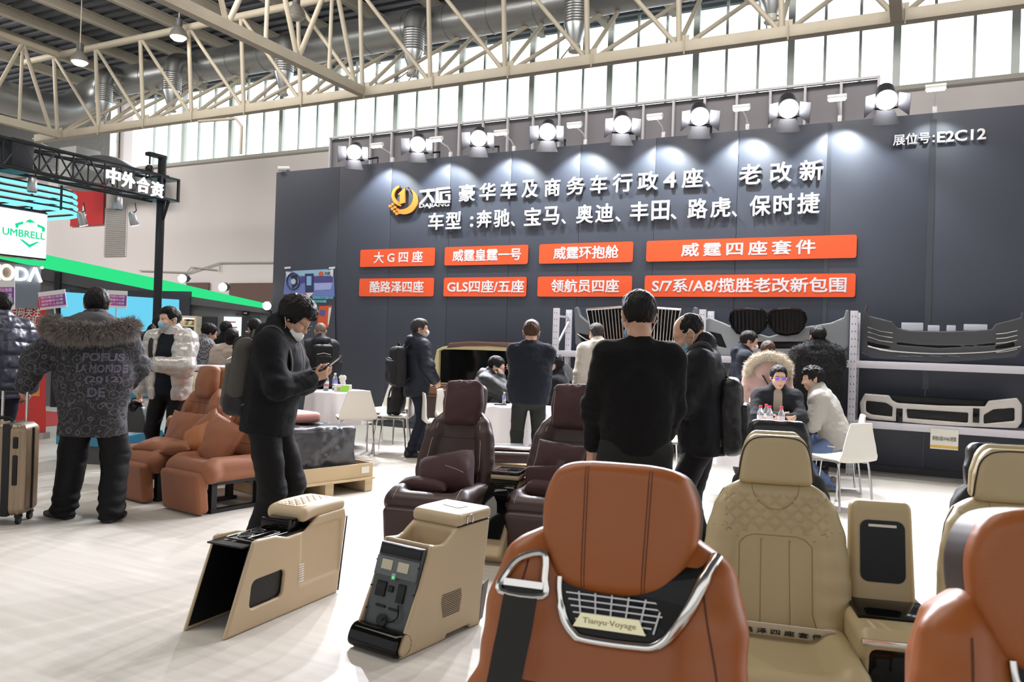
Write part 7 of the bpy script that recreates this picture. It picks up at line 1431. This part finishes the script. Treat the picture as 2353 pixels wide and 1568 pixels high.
o = MB(); o.box((0, 0, 0), (.075, .15, .009)); o = o.obj('smartphone', mat('gold_phone_case', (.55, .45, .18), .3, .4), None, bevel=.003); q = P.o.matrix_basis @ Vector((.085, .30, 1.175)); o.location = q; o.rotation_euler = (R(10), R(-10), R(-98 + 20)); props(o, 'gold phone in the hand of the person in the silver jacket', 'phone')
hb = thing('handbag', 'black carrier bag hanging from the hand of the silver jacket person', 'bag', P.o.location, P.o.rotation_euler.z); c = V3(.36, .0, .565)
MB().box(c - V3(0, 0, 0), (.34, .10, .26), None, (.55, .8)).obj('bag_body', mat('grey_black_bag', (.03, .03, .033), .45, bump=.3, bscale=20), hb, bevel=.02); sd = SD(c + V3(-.12, -.09, .05), c + V3(.12, .09, .21), .008); sd.ell(c + V3(0, .01, .12), (.07, .045, .065), 0); sd.obj('bag_pouch', mGloss, hb, lambda Q: .006 * vnoise(Q * 24, 3)); MB().tube(spline([c + V3(-.08, 0, .12), c + V3(-.03, 0, .20), c + V3(.03, 0, .20), c + V3(.08, 0, .12)], 4), .006, 6).obj('handle', mBlkP, hb)
# --- people further back on the left
P = person('person in a dark coat with a white mask looking down beside the black post', (-4.40, 9.65), -25, 1.70, lean=14, hp=28, hair=('short', mHair), trousers=mDkTr, fat=.01); top(P, 'coat', mBlkW, .03, -.2, collar='high'); mask(P, mMaskW)
mHou = mat('grey_check_wool', (.17, .165, .18), .9); t = mHou.node_tree; b = t.nodes['Principled BSDF']; tc = t.nodes.new('ShaderNodeTexCoord'); ck = t.nodes.new('ShaderNodeTexChecker'); ck.inputs['Scale'].default_value = 44; ck.inputs[1].default_value = (.06, .06, .07, 1); ck.inputs[2].default_value = (.24, .23, .25, 1); t.links.new(tc.outputs['Object'], ck.inputs[0]); t.links.new(ck.outputs[0], b.inputs['Base Color'])
P = person('person in a grey checked coat with a hair bun behind the white tube frame', (-4.0, 10.2), 40, 1.60, lean=10, hp=15, hair=('bun', mHair), trousers=mDkTr, fat=.03); top(P, 'coat', mHou, .035, -.25, .2, collar='hood')
P = person('person in a long black coat seen from behind, left of the glowing white board', (-4.15, 11.6), 88, 1.64, hair=('short', mHair), trousers=mDkTr, fat=.02); top(P, 'coat', mBlkW, .035, -.45, .22, collar='high')
P = person('person in a cream fur coat between the two people in black jackets', (-3.52, 10.05), 95, 1.52, hair=('long', mHair), trousers=mDkTr, fat=.02); fb = top(P, 'fur_coat', mat('cream_fur_base', (.42, .34, .28), .95, noise=.35, nscale=5), .045, -.4, .22, noise_=2.); 
P = person('person in a black jacket with a grey collar turned left, beside the grey backpack', (-3.10, 9.72), 128, 1.66, lean=4, hp=12, hair=('short', mHair), trousers=mDkTr, fat=.025); top(P, 'jacket', cloth('black_jacket_cloth', (.018, .019, .026), .6), .035, -.12, collar='hood'); 
P = person('person with a shaved head and black backpack standing before the poster', (-2.60, 10.9), 112, 1.66, lean=3, hp=14, hair=('balding', mat('stubble_hair', (.16, .12, .10), .7)), trousers=mDkTr, fat=.02); top(P, 'jacket', cloth('charcoal_jacket', (.030, .030, .036), .6), .03, -.12, collar='hood'); backpack(P, 'black backpack on the person with the shaved head', cloth('black_nylon', (.016, .016, .018), .5), .30, .44, .12, .25, 0)
# --- man with a backpack by the dark wall
P = person('person in a navy jacket with a backpack and white mask standing by the dark wall', (-1.18, 10.05), 28, 1.72, hy=-18, Lw=(-.19, .17, .95), Rw=(.19, .17, .95), Le=(-.9, -.6, 0), Re=(.9, -.6, 0), lf=(-.10, .10, 10), rf=(.14, -.10, -12), hair=('fade', mHairG), trousers=mDenimD, tw=.005, fat=.02); top(P, 'jacket', cloth('navy_parka', (.022, .028, .042), .55), .036, -.18, .19, collar='hood'); mask(P, mMaskW)
backpack(P, 'dark grey backpack on the person standing by the dark wall', cloth('slate_bag', (.026, .025, .028), .6), .33, .50, .17, .20, .01)
# --- seated at the middle table
P = person('seated person in a black puffer with glasses resting chin on hand', (-.42, 9.72), -8, 1.72, sit=.44, lean=22, hp=8, Rw=(.10, .30, 1.03), Re=(.4, .6, -.8), Rh=dict(d=(-.3, .0, .9), pal=(-.3, -.9, 0), curl=.8), Lw=(-.12, .42, .76), Le=(-.8, .2, -.5), lf=(-.12, .40, 0), rf=(.12, .38, 0), hair=('short', mHair), trousers=mDkTr, fat=.02, skin=mSkinP); top(P, 'puffer_jacket', mPuf, .05, -.12, .2, collar='hood', baffle=.12); glasses(P, mat('dark_glasses_rim', (.02, .015, .015), .4)); mask(P, mBlkF, True)
P = person('person in a navy sweatshirt seen from behind with folded arms at the middle table', (.20, 8.42), 92, 1.70, hy=-4, hr=0, Lw=(.10, .22, 1.16), Rw=(-.10, .25, 1.18), Le=(-.9, -.3, -.6), Re=(.9, -.3, -.6), hair=('fade', mHairB), trousers=mOlive, fat=.035, near=True); top(P, 'sweatshirt', mNavyS, .020, -.10, .17, boxy=.02, wide=.012, noise_=1.4); mask(P, mMaskW)
P = person('seated person in a dark coat with curly hair behind the right maroon seat', (.60, 9.55), 172, 1.72, sit=.44, lean=8, hp=4, lf=(-.12, .40, 0), rf=(.12, .38, 0), Lw=(-.15, .3, .72), Rw=(.15, .3, .72), hair=('messy', mHair), trousers=mDkTr, fat=.01, skin=mSkinP); top(P, 'coat', mBlkW, .03, -.12, collar='high')
P = person('person in a beige hooded jacket looking at the chrome grille', (1.06, 9.95), 112, 1.74, hp=8, hair=('fade', mHairG), trousers=mDkTr, fat=.025); top(P, 'hooded_jacket', cloth('beige_canvas', (.42, .38, .33), .7), .036, -.30, .2, collar='hood')
# --- the two men in black in the centre
P = person('tall person in a black sweater seen from behind in the centre', (.65, 4.10), 91, 1.735, hy=3, hp=5, Lw=(-.20, .20, .88), Rw=(.17, .24, .92), Le=(-.6, -.7, 0), Re=(.6, -.7, 0), Lh=dict(d=(-.05, .2, -.9), pal=(.8, .3, 0), curl=.5), hair=('fade', mHair), trousers=mOlive, tw=.015, fat=-.006, near=True, lf=(-.12, .02, 12), rf=(.12, 0, -10)); top(P, 'sweater', mBlkSw, .018, -.03, .17, boxy=.016, wide=.008, noise_=1.1); mask(P, mMaskB, True)
o = MB(); o.box((-.20, .30, .80), (.004, .21, .30), rotm('X', -14)); o = o.obj('leaflet', mat('pale_blue_paper', (.42, .45, .50), .6)); held(o, P, 'pale blue leaflet held at the side of the tall person in black', 'leaflet')
P = person('balding person in a dark jacket with a blue mask looking down to the left', (1.215, 5.02), 163, 1.70, hp=30, hy=6, lean=3, Lw=(-.08, .28, 1.00), Rw=(.08, .26, 1.0), Le=(-.8, -.5, -.3), Re=(.8, -.5, -.3), hair=('balding', mHair), trousers=mDkTr, fat=.022, near=True, lf=(-.12, .06, 8), rf=(.11, -.05, -6)); top(P, 'jacket', cloth('black_navy_jacket', (.013, .013, .018), .6), .024, -.13, .18, collar='high', boxy=.012); mask(P, mMaskB)
backpack(P, 'black backpack on the balding person in the centre', mat('black_shiny_bag', (.010, .010, .011), .42, bump=.2, bscale=60), .31, .48, .16, .12, -.07)
# --- around the right table
P = person('person in a navy jacket with a white mask beside the woman in pink', (2.76, 9.5), -12, 1.70, hp=16, hair=('short', mHair), trousers=mDkTr, fat=.015); top(P, 'jacket', mNavy, .034, -.12, collar='hood'); mask(P, mMaskW)
P = person('person in a pink coat with a cream fur hood, seen from behind', (2.85, 8.92), 78, 1.57, hair=('short', mHairB), trousers=mDkTr, fat=.02); top(P, 'coat', cloth('pink_wool', (.50, .33, .29), .9, sheen=.3), .034, -.35, .22)
sd = SD(P.nek - .3, P.nek + .3, .010); pts = [P.nek + V3(*q) for q in ((-.21, -.05, -.12), (-.19, -.15, -.02), (-.12, -.17, .055), (0, -.175, .085), (.12, -.17, .055), (.19, -.15, -.02), (.21, -.05, -.12))]
for a_, e_ in zip(pts[:-1], pts[1:]): sd.cone(a_, e_, .046, .046, .03)
fu = sd.obj('fur_trim', mat('cream_fur_trim', (.62, .54, .42), .9), P.o, lambda Q: .012 * vnoise(Q * 24, 3)); fur(P, 'fur_hairs', fu, mat('cream_fur_hairs', (.68, .60, .48), .8), 3500, .035, (0, -.2, .1))['kind'] = 'stuff'
sd = SD(P.nek - .3, P.nek + .3, .012); sd.ell(P.nek + V3(0, -.13, -.06), (.15, .07, .13), 0); sd.obj('hood', MATS['pink_wool'], P.o); MB().tube(spline([P.sh[0] + V3(.03, -.12, .05), P.che + V3(-.04, -.2, 0), P.pel + V3(.12, -.2, .05)], 5), .008, 6).obj('bag_strap', mBlkF, P.o)
P = person('person in a bulky black fur coat seen from behind, photographing a bumper', (3.56, 9.32), 96, 1.77, hair=('fade', mHair), trousers=mDkTr, fat=.06, Rw=(.12, .28, 1.50), Re=(.8, .2, -.6), Rh=dict(d=(-.2, .3, .9), pal=(-.6, .6, 0), curl=.7)); fb = top(P, 'fur_coat', mat('black_fur_base', (.006, .006, .007), .95), .055, -.30, .24, collar='high', wide=.02, noise_=2.); fur(P, 'fur_hairs', fb, mat('black_fur_hairs', (.008, .008, .009), .7), 9000, .030, (0, 0, -.5), r=.002)['kind'] = 'stuff'
o = MB(); o.box((.0, 0, 0), (.13, .06, .09)); o.cyl((0, .03, 0), (0, .10, 0), .035); o = o.obj('camera', mBlkP, None, bevel=.006); o.location = P.o.matrix_basis @ Vector((.13, .30, 1.60)); o.rotation_euler = (0, 0, R(6)); props(o, 'black camera held up beside the head of the person in black fur', 'camera')
P = person('seated person in purple-glinting glasses and a dark jacket facing us across the right table', (2.80, 8.42), -104, 1.70, sit=.43, lean=10, hp=2, hy=6, Lw=(.0, .36, .76), Rw=(-.02, .33, .78), Le=(-.9, .1, -.5), Re=(.9, .1, -.5), lf=(-.12, .38, 0), rf=(.12, .36, 0), hair=('short', mHair), features=True, trousers=mDkTr, fat=.02, near=True, skin=mSkinP); top(P, 'turtleneck', cloth('beige_knit', (.30, .25, .20), .9), .010, -.05, collar='high', slv=False); top(P, 'jacket', cloth('charcoal_blazer', (.020, .021, .025), .8), .028, -.10, open_=.04, collar='stand'); glasses(P, mChr, mat('purple_reflection_lens', (.22, .06, .75), .12, coat=.5))  # purple reflection on the glasses is put into the lens colour
P = person('seated person in a light grey jacket and jeans turned to the right table', (3.47, 8.52), 158, 1.74, sit=.44, lean=24, hp=-4, hy=14, Lw=(-.02, .34, .70), Rw=(.14, .34, .72), Le=(-.8, -.2, -.5), Re=(.8, -.2, -.5), lf=(-.14, .02, 10), rf=(.14, .16, -10), hair=('messy', mHair), trousers=mJean, fat=.025, near=True, skin=mSkinP, shoes=mat('beige_trainer', (.16, .13, .10), .6, noise=.6, nscale=24)); top(P, 'jacket', cloth('light_grey_jacket', (.40, .38, .345), .75), .034, -.10, .18, collar='stand', noise_=1.3)
# backpack resting on the white chair
P = Person(); P.T = rz(178 - 90); P.s = 1.; P.near = False; P.fat = 0
r = thing('backpack', 'black backpack resting on the white shell chair by the left table', 'backpack', (-1.50, 10.32, .47), R(178 - 90), 'backpacks'); sd = SD((-.2, -.22, -.02), (.2, .15, .52), .010); sd.box((0, -.06, .225), (.15, .09, .215), .07, 0, F=rx(10)); sd.obj('main_body', cloth('black_nylon', (.016, .016, .018), .5), r, lambda Q: .008 * vnoise(Q * 12, 3)); sd = SD((-.2, -.1, -.02), (.2, .2, .4), .010); sd.box((0, .035, .13), (.11, .035, .12), .03, 0); sd.obj('front_pocket', MATS['black_nylon'], r); MB().tube(spline([(.1, .0, .42), (.16, .08, .3), (.15, .10, .12), (.13, .05, .02)], 5), .012, 6).obj('shoulder_strap', MATS['black_nylon'], r)
